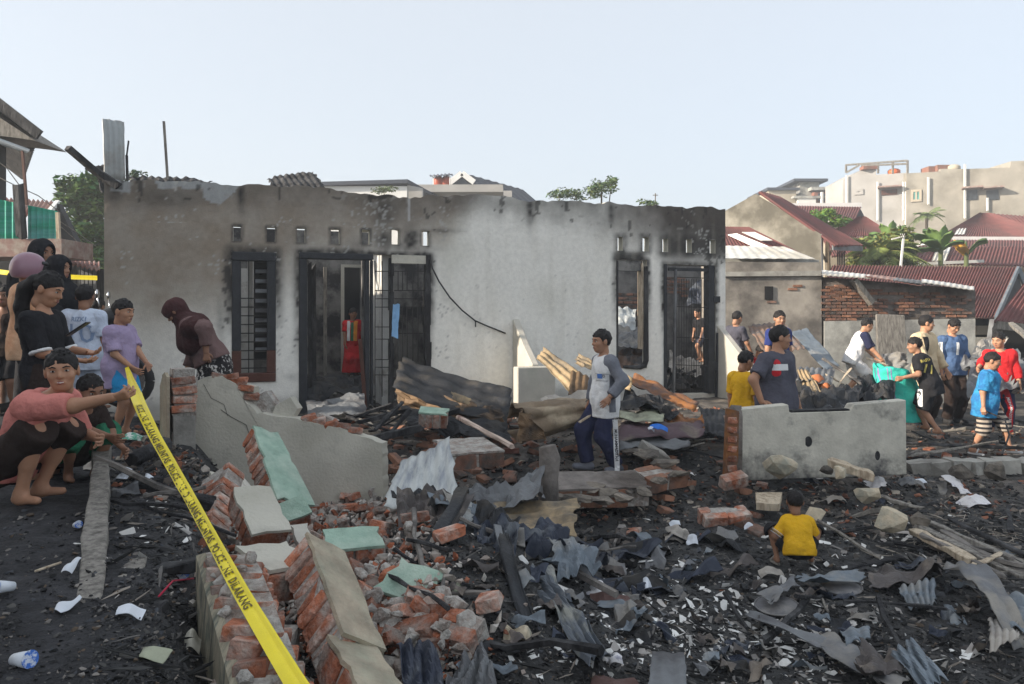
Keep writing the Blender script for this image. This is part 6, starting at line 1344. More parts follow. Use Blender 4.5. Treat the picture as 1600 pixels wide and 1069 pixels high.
    if lower:
        e = .012*H/1.4; kind = lower['kind']; ln = lower.get('len', 1.0)
        sq = .016*H if pelvis[2] < .2 else 0
        if kind == 'skirt':
            mid = (an[0]+an[1])*.5; pr = [cone(TP(-.045, 0, 0), mid+Vector((-.05*H, 0, 0)), .075*g*H, lower.get('r', .085)*H), cone(TP(.045, 0, 0), mid+Vector((.05*H, 0, 0)), .075*g*H, lower.get('r', .085)*H), cone(TP(-.04, 0, .06), TP(.04, 0, .06), .07*g*H)]
            for i in (0, 1): pr += [cone(hip[i], kn[i], .075*g*H, .06*H), cone(kn[i], an[i], .06*H, .06*H)]
            vf = polygonise(pr, hb_, .05*H, cuts=[plane_cut(mid+Vector((0, 0, .0)), (0, 0, -1)), plane_cut(TP(0, 0, .07), R3 @ Vector((0, 0, 1)))], noise_amp=.007*H, noise_f=14/H, stretch=(1.6, 1.6, .25))
        else:
            pr = [cone(TP(-.05, 0, -.005), TP(.05, 0, -.005), .067*g*H+e, None, .05*H), cone(TP(-.045, 0, .03), TP(.045, 0, .03), .064*g*H+e, None, .05*H)]
            cuts = [lambda X, c=plane_cut(TP(0, 0, .055), R3 @ Vector((0, 0, 1))), c2=np.array(TP(0, 0, .07)), r_=.135*g*H: np.where(np.linalg.norm(X-c2, axis=-1) < r_, c(X), -1)]
            for i in (0, 1):
                w_ = lower.get('wide', 1.0)
                if ln <= 1: tip = hip[i].lerp(kn[i], ln+(.16 if sq and ln > .95 else 0)); pr += [cone(hip[i], kn[i].lerp(hip[i], -.02), .063*g*H+e, (.046*ga*H+e)*w_+sq, .022*H)]; cd = kn[i]-hip[i]
                else:
                    tip = kn[i].lerp(an[i], ln-1); pr += [cone(hip[i], kn[i], .063*g*H+e, (.044*ga*H+e)*w_, .022*H), cone(kn[i], an[i].lerp(kn[i], -.12), (.044*ga*H+e)*w_, (.036*H+e)*w_, .022*H)]; cd = an[i]-kn[i]
                cuts.append(lambda X, c=plane_cut(tip, cd), c2=np.array(tip), r_=.122*H: np.where(np.linalg.norm(X-c2, axis=-1) < r_, c(X), -1))
            vf = polygonise(pr, hb_, .022*H, cuts=cuts, noise_amp=.010*H, noise_f=14/H, seed=7, stretch=(1, 1, .6))
        out['low'] = vf
        obj({'skirt': 'skirt', 'shorts': 'shorts', 'trousers': 'trousers'}[kind], smesh(kind, vf, lower['mat'], lower['cols'](vf[0], out) if lower.get('cols') else None), root)
    # ---- head cover
    hs = hh*(.026, .034, .045)[lod]
    if hair in ('short', 'long'):
        pr = [elli(HP(0, -.062, .13), V3(.368, .440, .412)*hh, HR, .06*hh)]
        rg = random.Random(len(label)*7)
        for k in range(46):
            a = rg.uniform(-3.14, 3.14); q_ = rg.uniform(.0, 1.12); z_ = math.sqrt(max(1-(q_*.88)**2, .02)); p_ = (.345*q_*.88*math.sin(a), -.062+.42*q_*.88*math.cos(a), .13+.40*z_)
            tl_ = rg.uniform(.07, .13); pr.append(cone(HP(*p_), HP(p_[0]*1.05+rg.uniform(-.07, .07), p_[1]+rg.uniform(.0, .13), p_[2]+tl_*.35*z_-.03*q_), .050*hh, .014*hh, .02*hh))
        a_, b_ = HP(0, .40, .215+.05*(len(label)%3)/2), HP(0, -.42, -.29)
        f_ = Vector(a_-b_); rr = Vector(HR[:, 0]); nn = rr.cross(f_).normalized()
        c_ = plane_cut(a_, -nn)
        # sides come down in front of the ears a little
        side_keep = lambda X: np.minimum(c_(X)+.075*hh*vnoise(X, 4.2/hh, len(label)), np.maximum(((X-HP(0, -.06, 0))@HR[:, 1]), -((X-HP(0, 0, -.06))@HR[:, 2])))
        vf = polygonise(pr, hs, .04*hh, cuts=[side_keep], noise_amp=.020*hh, noise_f=13/hh, stretch=(1, 1, .7))
        ho = obj('hair', smesh('hair', vf, 'hair'), root)
        if hair == 'long':
            b0 = HP(0, -.40, .05); dn = Vector(b0)
            pts_ = [dn, dn+Vector((0, -.05, -.03))*H, dn+Vector((0, -.075, -.12))*H, dn+Vector((0, -.07, -.22))*H, dn+Vector((0, -.06, -.33))*H]
            pr = [cone(pts_[j], pts_[j+1], (.045, .038, .034, .028)[j]*H, (.038, .034, .028, .012)[j]*H) for j in range(4)]
            obj('ponytail', smesh('ponytail', polygonise(pr, .009, .02, noise_amp=.006, noise_f=40), 'hair'), root)
            b = MB(); b.tube([np.array(dn)+np.array((.03*math.cos(t_), -.01, .03*math.sin(t_)))*H for t_ in np.linspace(0, 6.28, 10)], .012*H, 6); b.build('hair_tie', M(extra or 'hair'), root, True)
    elif isinstance(hair, tuple) and hair[0] == 'hijab':
        drape = hair[2] if len(hair) > 2 else .12
        pr = [elli(HP(0, -.06, .10), V3(.445, .51, .485)*hh, HR, .08*hh), cone(HP(0, .12, -.50), TP(0, .075, tl-.10), .20*hh, .055*H, .06*H), elli(HP(0, .05, -.2), V3(.34, .33, .42)*hh, HR, .1*hh), cone(HP(0, -.02, -.4), nb-Vector((0, 0, .02))*H, .30*hh, .40*hh, .1*hh),
              cone(TP(-sw*.8, .0, tl-.035), TP(sw*.8, 0, tl-.035), .066*H, None, .08*H), cone(TP(-.06, .02, tl-drape), TP(.06, .02, tl-drape), .080*H, None, .08*H), cone(sh[0], sh[0].lerp(el[0], .55), .056*H, .05*H, .05*H), cone(sh[1], sh[1].lerp(el[1], .55), .056*H, .05*H, .05*H)]
        op = [(elli(HP(0, .46, -.02), V3(.225, .28, .35)*hh, HR), .03*hh), (elli(HP(0, .0, .0), V3(.30, .40, .40)*hh, HR), .02*hh)]
        vf = polygonise(pr, hb_*.9, .04*H, cuts=[plane_cut(TP(0, .05, tl-drape-.06), R3 @ Vector((0, -.3, -1)))], noise_amp=.015*H, noise_f=9/H, stretch=(1.3, 1.3, .5), subs=op[:1])
        obj('hijab', smesh('hijab', vf, hair[1]), root)
    # ---- face
    if eyes:
        for s_ in (-1, 1):
            b = MB(); b.ell(HP(s_*.145, .325, .035), V3(.056, .040, .026)*hh, 10, 8, Matrix(HR.tolist())); eo = b.build('eye', M('eye white'), root, True)
            b = MB(); b.ell(HP(s_*.142, .356, .037), V3(.027, .014, .026)*hh, 8, 6, Matrix(HR.tolist())); b.build('iris', M('eye dark'), eo, True)
            b = MB(); b.tube([HP(s_*.07, .378, .115), HP(s_*.15, .372, .145), HP(s_*.225, .325, .12)], [.014*hh, .019*hh, .010*hh], 6); b.build('eyebrow', M('hair'), root, True)
        b = MB(); 
        for (dz_, r_) in ((-.222, .018), (-.262, .022)): b.tube([HP(-.085, .360, dz_+.006*0), HP(-.04, .388, dz_+.004), HP(0, .394, dz_), HP(.04, .388, dz_+.004), HP(.085, .360, dz_)], [.008*hh, r_*hh, r_*hh, r_*hh, .008*hh], 6)
        b.build('lips', M('lips'), root, True)
        if mouth == 'smile':
            b = MB(); b.tube([HP(-.07, .372, -.238), HP(0, .402, -.243), HP(.07, .372, -.238)], .016*hh, 6); b.build('teeth', M('teeth'), root, True)
    # ---- shoes
    if shoes:
        for i in (0, 1):
            f0 = an[i]-Vector((0, 0, .024*H)); fd = fdir[i]; sdv = Vector((fd.y, -fd.x, 0)); zf = f0.z-.021*H
            if shoes[0] == 'sandal':
                b = MB(); ring = []
                for k in range(14):
                    a = 2*math.pi*k/14; ring.append(Vector((0, 0, zf-.012*H))+Vector((f0.x, f0.y, 0))+fd*(.032+.082*math.cos(a))*H+sdv*(.031*math.sin(a))*(1+.15*math.cos(a))*H)
                b.prism(ring[::-1], (0, 0, .014*H)); so_ = b.build('sandal', M(shoes[1]), root)
                b = MB(); c0 = f0+fd*.055*H; b.tube([c0+sdv*.032*H-Vector((0, 0, .012*H)), c0+Vector((0, 0, .022*H)), c0-sdv*.032*H-Vector((0, 0, .012*H))], .008*H, 6); b.build('strap', M(shoes[1]), so_)
            else:
                pr = [cone(f0-fd*.024*H, f0+fd*.088*H, .029*H, .023*H, .02*H), cone(an[i]-Vector((0, 0, .0))*H, f0, .030*H, .03*H, .02*H)]
                obj('shoe', smesh('shoe', polygonise(pr, hb_*.8, .02*H, cuts=[plane_cut((0, 0, zf-.004*H), (0, 0, -1)), plane_cut(an[i]+Vector((0, 0, .012*H)), (0, 0, 1))]), shoes[1]), root)
    return out
def sub_bvh(*vfs):
    V, Fq = join(vfs); return BVHTree.FromPolygons(V.tolist(), Fq.tolist())
def local(pp, w):
    r = pp['root']; return Matrix.Rotation(-r.rotation_euler.z, 3, 'Z') @ (Vector(w)-r.location)
def project(pp, V2, Fc, bvh, origin, right, up, name, m, off=.004):
    """lay flat print on cloth: each point goes along the view normal onto the garment"""
    right, up = Vector(right).normalized(), Vector(up).normalized(); nrm = right.cross(up); out = []; prev = 0
    for x, y in V2:
        p = Vector(origin)+right*x+up*y
        hit = bvh.ray_cast(p+nrm*.6, -nrm, 2.0)
        q = hit[0]+nrm*off if hit[0] is not None else None
        out.append(q)
    good = [q for q in out if q is not None]
    if not good: return None
    mp = sum(((q-Vector(origin)).dot(nrm) for q in good))/len(good)
    out = [q if q is not None else Vector(origin)+right*v[0]+up*v[1]+nrm*mp for q, v in zip(out, V2)]
    return obj(name, mesh_from(name, out, Fc, None, False, [M(m) if isinstance(m, str) else m]), pp['root'])
def gridv(w, h, nx_=10, ny_=10, f=None):
    V2 = [((i/nx_-.5)*w, (j/ny_-.5)*h) for j in range(ny_+1) for i in range(nx_+1)]
    if f: V2 = [f(*p) for p in V2]
    return V2, [(j*(nx_+1)+i, j*(nx_+1)+i+1, (j+1)*(nx_+1)+i+1, (j+1)*(nx_+1)+i) for j in range(ny_) for i in range(nx_)]
def text_mesh(txt, size, bold=0.0):
    cu = bpy.data.curves.new('text', 'FONT'); cu.body = txt; cu.size = size; cu.align_x = 'CENTER'; cu.align_y = 'CENTER'; cu.offset = bold; cu.resolution_u = 2
    o = bpy.data.objects.new('text', cu); me = bpy.data.meshes.new_from_object(o)
    V2 = [(v.co.x, v.co.y) for v in me.vertices]; Fc = [tuple(p.vertices) for p in me.polygons]
    bpy.data.objects.remove(o); bpy.data.curves.remove(cu); bpy.data.meshes.remove(me)
    return V2, Fc
# ------------------------------------------------------------------ loose debris on the ground
def Gv(px, py):
    """ground points of many pixels at once"""
    px = np.asarray(px, float); py = np.asarray(py, float); n = len(px); hit = np.full(n, 30.0); done = np.zeros(n, bool)
    for d in np.geomspace(1.7, 24, 170):
        z = CZ-(py-HZ)/F*d; g = gbase((px-800)/F*d, np.full(n, d)); k = (~done) & (z < g); hit[k] = d; done |= k
    for _ in range(2):
        g = gz((px-800)/F*hit, hit); dn_ = (CZ-g)*F/np.maximum(py-HZ, 20); hit = np.where(np.abs(dn_-hit) < .5, dn_, hit)
    x = (px-800)/F*hit; return np.stack([x, hit, gz(x, hit)], -1)
def rotv(n, tilt, rng):
    a = rng.uniform(0, 2*math.pi, n); b = rng.normal(0, tilt, n); c = rng.normal(0, tilt, n)
    ca, sa, cb, sb, cc, sc = np.cos(a), np.sin(a), np.cos(b), np.sin(b), np.cos(c), np.sin(c)
    Rz = np.zeros((n, 3, 3)); Rz[:, 0, 0] = ca; Rz[:, 0, 1] = -sa; Rz[:, 1, 0] = sa; Rz[:, 1, 1] = ca; Rz[:, 2, 2] = 1
    Rx = np.zeros((n, 3, 3)); Rx[:, 0, 0] = 1; Rx[:, 1, 1] = cb; Rx[:, 1, 2] = -sb; Rx[:, 2, 1] = sb; Rx[:, 2, 2] = cb
    Ry = np.zeros((n, 3, 3)); Ry[:, 1, 1] = 1; Ry[:, 0, 0] = cc; Ry[:, 0, 2] = sc; Ry[:, 2, 0] = -sc; Ry[:, 2, 2] = cc
    return Rz @ Rx @ Ry
OCT = np.array([(1, 0, 0), (0, 1, 0), (-1, 0, 0), (0, -1, 0), (.2, .1, 1), (0, 0, -1), (.6, .65, .5), (-.55, .6, .55)], float)
def hull_template(rng, k=9):
    bm = bmesh.new()
    for _ in range(k): v = Vector(rng.normal(size=3)).normalized(); bm.verts.new(v*rng.uniform(.75, 1.1))
    bmesh.ops.convex_hull(bm, input=bm.verts); bmesh.ops.triangulate(bm, faces=bm.faces); bm.verts.index_update()
    V = np.array([v.co[:] for v in bm.verts]); Fq = np.array([[v.index for v in f.verts] for f in bm.faces]); bm.free(); return V, Fq
def scatter(name, P, size, flat, cols, tilt, seed, m='attr chip', elong=None, lift=.25):
    rng = np.random.default_rng(seed); n = len(P); tm = [hull_template(rng) for _ in range(7)]; which = rng.integers(0, 7, n); Va, Fa, Ca = [], [], []; o = 0
    Rm = rotv(n, tilt, rng); s = np.stack([size*rng.uniform(.7, 1.3, n)*(1 if elong is None else elong), size*rng.uniform(.5, 1.1, n), size*flat*rng.uniform(.6, 1.3, n)], -1)
    for w in range(7):
        k = np.where(which == w)[0]; V, Fq = tm[w]
        if not len(k): continue
        X = np.einsum('nij,nvj->nvi', Rm[k], V[None]*s[k][:, None, :])+P[k][:, None, :]+np.array([0, 0, 1])*(s[k][:, 2]*lift)[:, None, None]
        Va.append(X.reshape(-1, 3)); Fa.append((Fq[None]+(np.arange(len(k))*len(V))[:, None, None]).reshape(-1, 3)+o); Ca.append(np.repeat(cols[k], len(V), 0)); o += len(k)*len(V)
    return obj(name, mesh_from(name, np.concatenate(Va), np.concatenate(Fa), np.concatenate(Ca), False, [M(m)]), kind='stuff')
rng = np.random.default_rng(77)
def pick(blobs, n):
    """n pixels from weighted gaussian blobs (x, y, sx, sy, weight)"""
    w = np.array([b[4] for b in blobs], float); k = rng.choice(len(blobs), n, p=w/w.sum()); B = np.array([b[:4] for b in blobs])[k]
    return np.clip(B[:, 0]+B[:, 2]*rng.normal(size=n), -40, 1640), np.clip(B[:, 1]+B[:, 3]*rng.normal(size=n), 640, 1095)
def dist_size(P, lo, hi):
    return rng.uniform(0, 1, len(P))**2.2*(hi-lo)+lo
def mixcol(n, pal, w, jit=.25):
    pal = np.array(pal, float); k = rng.choice(len(pal), n, p=np.array(w)/sum(w)); return np.clip(pal[k]*(1+rng.uniform(-jit, jit, (n, 1))), .004, .85)
# charcoal and cinders everywhere on the plot
x = rng.uniform(-150, 1850, 34000); y = 700+(1095-700)*rng.uniform(0, 1, 34000)**.8
keep = ~((x < 150) & (y < 800)) & ~((x < 140) & (rng.uniform(size=34000) < .55)); P = Gv(x[keep], y[keep])
near_ = lambda P: np.clip(P[:, 1]/5.2, .28, 1.1)
scatter('charcoal_debris', P, dist_size(P, .005, .034)*near_(P), .45, mixcol(len(P), [(.014, .014, .015), (.035, .035, .037), (.09, .087, .083), (.18, .165, .15), (.06, .065, .075), (.10, .075, .055)], [4, 5, 2.6, 1.1, 1.3, .8]), .35, 5)
x, y = pick([(1050, 660, 120, 25, 1), (760, 690, 120, 35, 2.4), (1300, 610, 90, 25, 2), (1480, 690, 90, 25, 1.6), (1250, 760, 170, 30, 1.6), (1450, 780, 110, 35, 1.4), (940, 790, 110, 20, 1.2), (250, 715, 45, 35, .9)], 5600); P = Gv(x, y)
scatter('yard_rubble', P, dist_size(P, .012, .062), .5, mixcol(len(P), [(.09, .08, .07), (.20, .17, .145), (.24, .10, .06), (.03, .03, .03), (.33, .29, .24), (.15, .07, .05)], [4, 2.5, 2, 4, 1, 1.2]), .5, 6, 'attr rough')
# pale flakes of burnt ceiling board
x, y = pick([(1000, 985, 90, 38, 2.2), (1110, 1010, 110, 34, 3), (1130, 940, 80, 26, 1.6), (1270, 1035, 90, 25, 3), (1210, 990, 60, 30, 1.4), (960, 905, 60, 20, .8), (1360, 985, 60, 30, 1), (1410, 845, 50, 25, .6), (1340, 850, 70, 30, .8), (1250, 745, 60, 14, .4), (250, 800, 50, 30, .5), (220, 900, 50, 60, .35), (900, 800, 50, 15, .5), (860, 1030, 50, 20, .4), (1480, 1040, 60, 20, .5)], 1650); P = Gv(x, y)
scatter('ash_flakes', P, dist_size(P, .008, .056)*near_(P), .13, mixcol(len(P), [(.72, .72, .70), (.55, .54, .52), (.38, .36, .34), (.22, .21, .20)], [2.6, 2, 1.6, 1.6], .15), .45, 7, elong=rng.uniform(.8, 1.8, len(P)), lift=1.4)
# brick and mortar crumbs of the collapsed wall
x, y = pick([(520, 880, 75, 60, 3), (610, 960, 60, 60, 3), (650, 1030, 50, 30, 1.6), (440, 800, 50, 40, 1.6), (560, 810, 50, 25, 1.8), (480, 960, 60, 60, 1), (380, 830, 30, 40, .6)], 7500); P = Gv(x, y); P[:, 2] += .02
scatter('brick_rubble', P, dist_size(P, .010, .060)*near_(P), .65, mixcol(len(P), [(.34, .115, .06), (.40, .36, .32), (.30, .25, .22), (.22, .09, .055), (.50, .47, .43), (.10, .09, .085)], [1.7, 3.4, 2.6, 1.2, 1.8, 1]), .7, 8, 'attr rough', lift=.5)
# splinters and wires
x = rng.uniform(-20, 1620, 1500); y = rng.uniform(720, 1090, 1500); keep = x > 180; P = Gv(x[keep], y[keep])
scatter('splinters', P, rng.uniform(.005, .011, len(P)), .8, mixcol(len(P), [(.02, .02, .02), (.10, .095, .09), (.24, .21, .18), (.05, .05, .05)], [3, 2, .9, 2]), .25, 9, elong=rng.uniform(5, 14, len(P)), lift=1.2)
x, y = pick([(1520, 850, 70, 25, 1)], 420); P = Gv(x, y); o_ = scatter('splinters', P, rng.uniform(.004, .009, len(P)), .8, mixcol(len(P), [(.30, .27, .23), (.14, .13, .12), (.05, .05, .05)], [2, 2, 1]), .15, 10, elong=rng.uniform(10, 26, len(P)), lift=2)
# ---- countable pieces: loose bricks, lumps of mortar, tin scraps
lb = bset(.205, .10, .052)+bset(.12, .10, .052)+bset(.16, .098, .05); mlm = [lump('mortar_chunk', .075, 60+s_, 'mortar', 16, .65) for s_ in range(6)]
TINT = {'burnt sheet': 'black', 'dusty slate': 'slate grey', 'ash brown sheet': 'ash brown', 'navy sheet': 'navy', 'blue grey sheet': 'blue grey', 'brick': 'orange', 'brick dull': 'dull red', 'dark brick': 'blackened', 'mortar': 'grey'}
MARKS = [(1246, 880, 'the squatting boy in yellow'), (1010, 1000, 'the white flakes'), (880, 970, 'the long slate sheet'), (820, 810, 'the ochre flat sheet'), (1530, 940, 'the arching bent sheet'), (1500, 850, 'the lath bundle'), (1315, 923, 'the round metal lid'), (1040, 1040, 'the square dark sheet'), (1440, 1040, 'the peaked grey sheet'), (1230, 980, 'the long dark board'),
         (440, 740, 'the tall mint wedge'), (550, 870, 'the flat mint block'), (645, 925, 'the mint block with the burnt strip'), (515, 960, 'the long beige slab'), (350, 950, 'the wall stub'), (725, 1000, 'the brick lump in mortar'), (660, 1040, 'the dark blue sheet'), (560, 800, 'the foot of the yard wall'), (400, 840, 'the broad tilted fragment'), (655, 740, 'the pale zinc sheet'), (860, 730, 'the burnt stump'), (760, 680, 'the painted pole'), (680, 650, 'the long dark sheet'), (1140, 815, 'the orange brick cluster'), (1020, 720, 'the concrete block'), (1280, 700, 'the low wall'), (1480, 710, 'the concrete curb'), (740, 900, 'the white corrugated sheet'), (140, 850, 'the long grey beam')]
def lay(name, meshes, px, py, label, cat, group, up, tilt, sc=(1, 1), seed=0):
    rg = random.Random(seed); P = Gv(px, py)
    for p, x_, y_ in zip(P, px, py):
        if (abs(x_-1246) < 62 and 800 < y_ < 925) or (abs(x_-645) < 42 and abs(y_-918) < 26): continue
        me = rg.choice(meshes); nr_ = min(MARKS, key=lambda m_: (m_[0]-x_)**2+2*(m_[1]-y_)**2)[2]
        lab = label.replace('{near}', nr_).replace('{tint}', TINT.get(me.materials[0].name, 'dark'))
        o = obj(name, me, None, lab, cat, group); o.location = (p[0], p[1], p[2]+rg.uniform(*up)); s_ = rg.uniform(*sc); o.scale = (s_, s_, s_); o.rotation_euler = (rg.gauss(0, tilt), rg.gauss(0, tilt), rg.uniform(0, 6.28))
x, y = pick([(520, 870, 55, 45, 3), (600, 950, 60, 50, 3.2), (560, 812, 45, 18, 1.6), (655, 1020, 45, 30, 1.4), (450, 800, 45, 35, 1.2), (540, 985, 40, 40, 1)], 92)
lay('brick', lb, x, y, 'loose {tint} brick in the collapsed wall heap by {near}', 'brick', 'loose bricks in the wall heap', (.01, .09), .45, seed=1)
x, y = pick([(520, 900, 70, 60, 3), (620, 970, 55, 55, 3), (560, 805, 45, 18, 1.4), (440, 810, 40, 40, 1), (660, 1035, 40, 25, 1), (400, 840, 40, 40, 1.2)], 150)
lay('mortar_chunk', mlm, x, y, 'lump of grey mortar in the wall heap by {near}', 'rubble lump', 'mortar lumps in the wall heap', (.0, .14), .8, (.35, 1.0), 2)
lbd = bset(.20, .10, .052, 'brick dull')+bset(.13, .10, .052, 'brick dull')+bset(.13, .10, .052, 'dark brick')
x, y = pick([(730, 690, 65, 28, 3), (680, 730, 40, 20, 1.2), (780, 730, 40, 22, 1.4), (620, 690, 25, 14, .6), (700, 665, 60, 8, 1), (1020, 735, 45, 20, .8)], 95)
lay('brick', lbd, x, y, '{tint} brick scattered on the yard near {near}', 'brick', 'bricks scattered on the yard', (.0, .03), .25, seed=3)
x, y = pick([(1120, 815, 45, 14, 2), (1150, 752, 25, 12, 1), (1290, 605, 40, 12, 1), (1440, 700, 40, 14, .8), (1480, 690, 50, 16, .8)], 26)
lay('brick', lb+lbd, x, y, '{tint} brick lying on the black ash near {near}', 'brick', 'bricks on the ash at the right', (.0, .02), .25, seed=4)
def scrap_mesh(seed, m):
    """a torn, buckled piece of thin sheet"""
    rg = np.random.default_rng(seed); n, k = 9, 6; u = np.linspace(-1, 1, n); v = np.linspace(-1, 1, k); U, V_ = np.meshgrid(u, v, indexing='ij')
    lim = .55+.45*np.abs(vnoise(np.stack([U*1.5+seed, V_*0, V_*0], -1), 1, seed)); V2 = V_*lim; X = U*.10; Y = V2*.055*(1-.35*U*rg.uniform(-1, 1))
    Pn = np.stack([X, Y, 0*X], -1); Z = .030*vnoise(Pn, 14, seed)+.016*np.sin(U*rg.uniform(2, 6)+V_*rg.uniform(-3, 3))+.012*vnoise(Pn, 34, seed+1); Pn[..., 2] = Z
    i_ = np.arange(n*k).reshape(n, k); Fq = np.stack([i_[:-1, :-1], i_[1:, :-1], i_[1:, 1:], i_[:-1, 1:]], -1).reshape(-1, 4); A = Pn.reshape(-1, 3)
    B_ = A-np.array([0, 0, .003]); Fq = np.concatenate([Fq, Fq[:, ::-1]+n*k]); return mesh_from('tin_scrap', np.concatenate([A, B_]), Fq, None, False, [M(m)])
scr = [scrap_mesh(200+s_, m_) for s_ in range(4) for m_ in ('burnt sheet', 'dusty slate', 'ash brown sheet', 'navy sheet', 'blue grey sheet')]
x, y = pick([(1050, 900, 150, 45, 3), (1300, 960, 150, 55, 3), (900, 960, 70, 50, 1.4), (760, 900, 60, 60, 1.4), (1450, 900, 90, 60, 1.6), (1350, 800, 120, 30, 1.2), (1150, 1020, 150, 35, 1.8), (720, 1000, 60, 40, 1.2), (250, 850, 60, 60, .4)], 170)
lay('tin_scrap', scr, x, y, 'buckled {tint} scrap of burnt tin near {near}', 'tin scrap', 'tin scraps on the ash', (.005, .05), .35, (.3, 1.05), 5)
x, y = pick([(930, 850, 70, 14, 1.5), (990, 880, 60, 14, 1.5), (890, 870, 40, 25, 1.5), (1100, 870, 80, 20, 1)], 26)
lay('tin_scrap', scr, x, y, 'broad {tint} flake of sheet lying near {near}', 'tin scrap', 'broad grey flakes in mid plot', (.01, .04), .15, (1.3, 2.1), 6)

def stick_mesh(L, w, seed, m):
    b = MB(); rg = random.Random(seed); pts_ = [Vector((L*(k/4-.5), rg.uniform(-.02, .02)*L, rg.uniform(-.02, .02)*L)) for k in range(5)]
    b.tube(pts_, [w*rg.uniform(.7, 1.1) for _ in pts_], 5); return b.mesh('burnt_stick', M(m))
TINT.update({'char wood': 'charred black', 'ash wood': 'ash grey', 'frame wood': 'red brown', 'grey wood': 'weathered grey'})
sm_ = [stick_mesh(L_, w_2, 11*k+int(L_*10), m_) for k, m_ in enumerate(('char wood', 'char wood', 'ash wood', 'char wood', 'grey wood', 'ash wood')) for L_, w_2 in ((.35, .014), (.6, .022), (.9, .018))]
x, y = pick([(700, 665, 70, 16, 3), (600, 660, 30, 14, 1.4), (1020, 690, 60, 18, 2), (1300, 600, 45, 18, 2), (1500, 680, 60, 18, 1.4), (720, 880, 60, 60, 1.4), (1480, 850, 80, 30, 1.6), (1350, 770, 70, 20, 1), (250, 800, 40, 40, .8), (900, 870, 60, 30, .8), (1250, 970, 150, 40, 1.2)], 120)
lay('burnt_stick', sm_, x, y, '{tint} stick of burnt timber lying near {near}', 'stick', 'burnt sticks in the debris', (.02, .10), .22, (.6, 1.2), 9)
# ------------------------------------------------------------------ people
cloth('white', (.72, .73, .74)); cloth('pale blue', (.55, .62, .74)); cloth('pink', (.60, .22, .19)); cloth('lilac', (.36, .29, .44)); cloth('blue', (.03, .27, .56)); cloth('black', (.022, .022, .025)); cloth('dark brown', (.035, .025, .022))
cloth('peach', (.66, .42, .27), col2=(.58, .30, .17)); cloth('brown', (.165, .105, .10)); cloth('maroon', (.062, .027, .027)); cloth('red', (.55, .025, .03)); cloth('navy', (.028, .032, .07)); cloth('deep blue', (.03, .045, .17)); cloth('grey', (.17, .18, .21))
cloth('slate', (.085, .085, .11)); cloth('yellow', (.70, .40, .022)); cloth('cream', (.62, .50, .33)); cloth('denim', (.075, .13, .25), .25); cloth('sky blue', (.05, .30, .58), .15, col2=(.03, .14, .33), c2scale=9); cloth('green', (.03, .16, .09))
cloth('batik', (.025, .023, .025), .1, col2=(.60, .58, .55), c2scale=24, c2lo=.55, c2hi=.58); cloth('gold', (.50, .42, .12)); cloth('teal sack', (.05, .50, .41), .08); cloth('purple line', (.30, .22, .45)); cloth('mauve', (.34, .22, .27)); cloth('orange', (.75, .28, .03))
mat('cloth stripes', (.5, .5, .5), .88, .1, 14, .25, 22, attr=True, spec=.15)
mat('helmet paint', (.30, .17, .215), .32, .06, 6, 0, coat=.3)
def at(px, d, z=None, dz=0.0):
    x = (px-800)/F*d; return Vector((x, d, float(gz(np.array([x]), np.array([d]))[0])+dz if z is None else z))
def w_(px, py, d): return ('w',)+tuple(W(px, py, d))
def decal(pp, which, px, py, d, V2, Fc, name, m, right=None, up=None, nrm=None, off=.004):
    """print a flat shape on a garment at the place seen at pixel px, py"""
    o = local(pp, W(px, py, d)); r = pp['root']; Rz = Matrix.Rotation(-r.rotation_euler.z, 3, 'Z')
    right = Rz @ Vector(right or (1, 0, 0)); up = Rz @ Vector(up or (0, 0, 1))
    return project(pp, V2, Fc, pp['bvh_'+which] if 'bvh_'+which in pp else pp.setdefault('bvh_'+which, sub_bvh(pp[which])), o, right, up, name, m, off)
CL = lambda n: M('cloth '+n)
# --- by the street on the left
pp = person('woman in a dusty pink motorcycle helmet and peach jacket seen from behind', at(40, 6.4), 1.50, (.72, .70), dict(mat=CL('peach'), sleeve=1.9, hem=-.10, fit=.03, name='jacket'), dict(kind='trousers', mat=CL('black'), len=1.9), hair=None, lod=1, hands=[(-.15, .12, .52), (.17, .10, .46)], head=.145, shoes=('sandal', 'rubber'), eyes=True, hy=10)
hp_, hh_ = pp['HP'], pp['hh']
vf = polygonise([elli(hp_(0, -.05, .10), V3(.56, .62, .56)*hh_, pp['HR']), elli(hp_(0, -.12, -.15), V3(.53, .52, .45)*hh_, pp['HR'])], .01, .05, cuts=[plane_cut(hp_(0, 0, -.40), -Vector(pp['HR'][:, 2]))], subs=[(elli(hp_(0, .62, -.12), V3(.36, .45, .46)*hh_, pp['HR']), .02)])
obj('helmet', smesh('helmet', vf, 'helmet paint'), pp['root'])
vf = polygonise([elli(hp_(0, -.02, .10), V3(.58, .66, .56)*hh_, pp['HR'])], .01, .05, cuts=[plane_cut(hp_(0, .30, .20), Vector(pp['HR'][:, 2])*-1+Vector(pp['HR'][:, 1])*-.1), plane_cut(hp_(0, .36, .2), -Vector(pp['HR'][:, 1])), plane_cut(hp_(0, 0, .34), Vector(pp['HR'][:, 2]))])
obj('visor', smesh('visor', vf, 'black plastic'), pp['root'])
person('woman in a black headscarf half hidden behind the pink helmet', at(61, 7.0), 1.68, (.9, -.3), dict(mat=CL('black'), sleeve=1.9, hem=-.2), dict(kind='skirt', mat=CL('black')), hair=('hijab', CL('black')), skin='skin dark', lod=1)
person('woman in a black headscarf in profile beside the girl with the ponytail', at(86, 6.8), 1.53, (1, -.05), dict(mat=CL('black'), sleeve=1.9, hem=-.2), dict(kind='skirt', mat=CL('black')), hair=('hijab', CL('black')), lod=1, hands=[(-.14, .2, .55), (.14, .22, .55)])
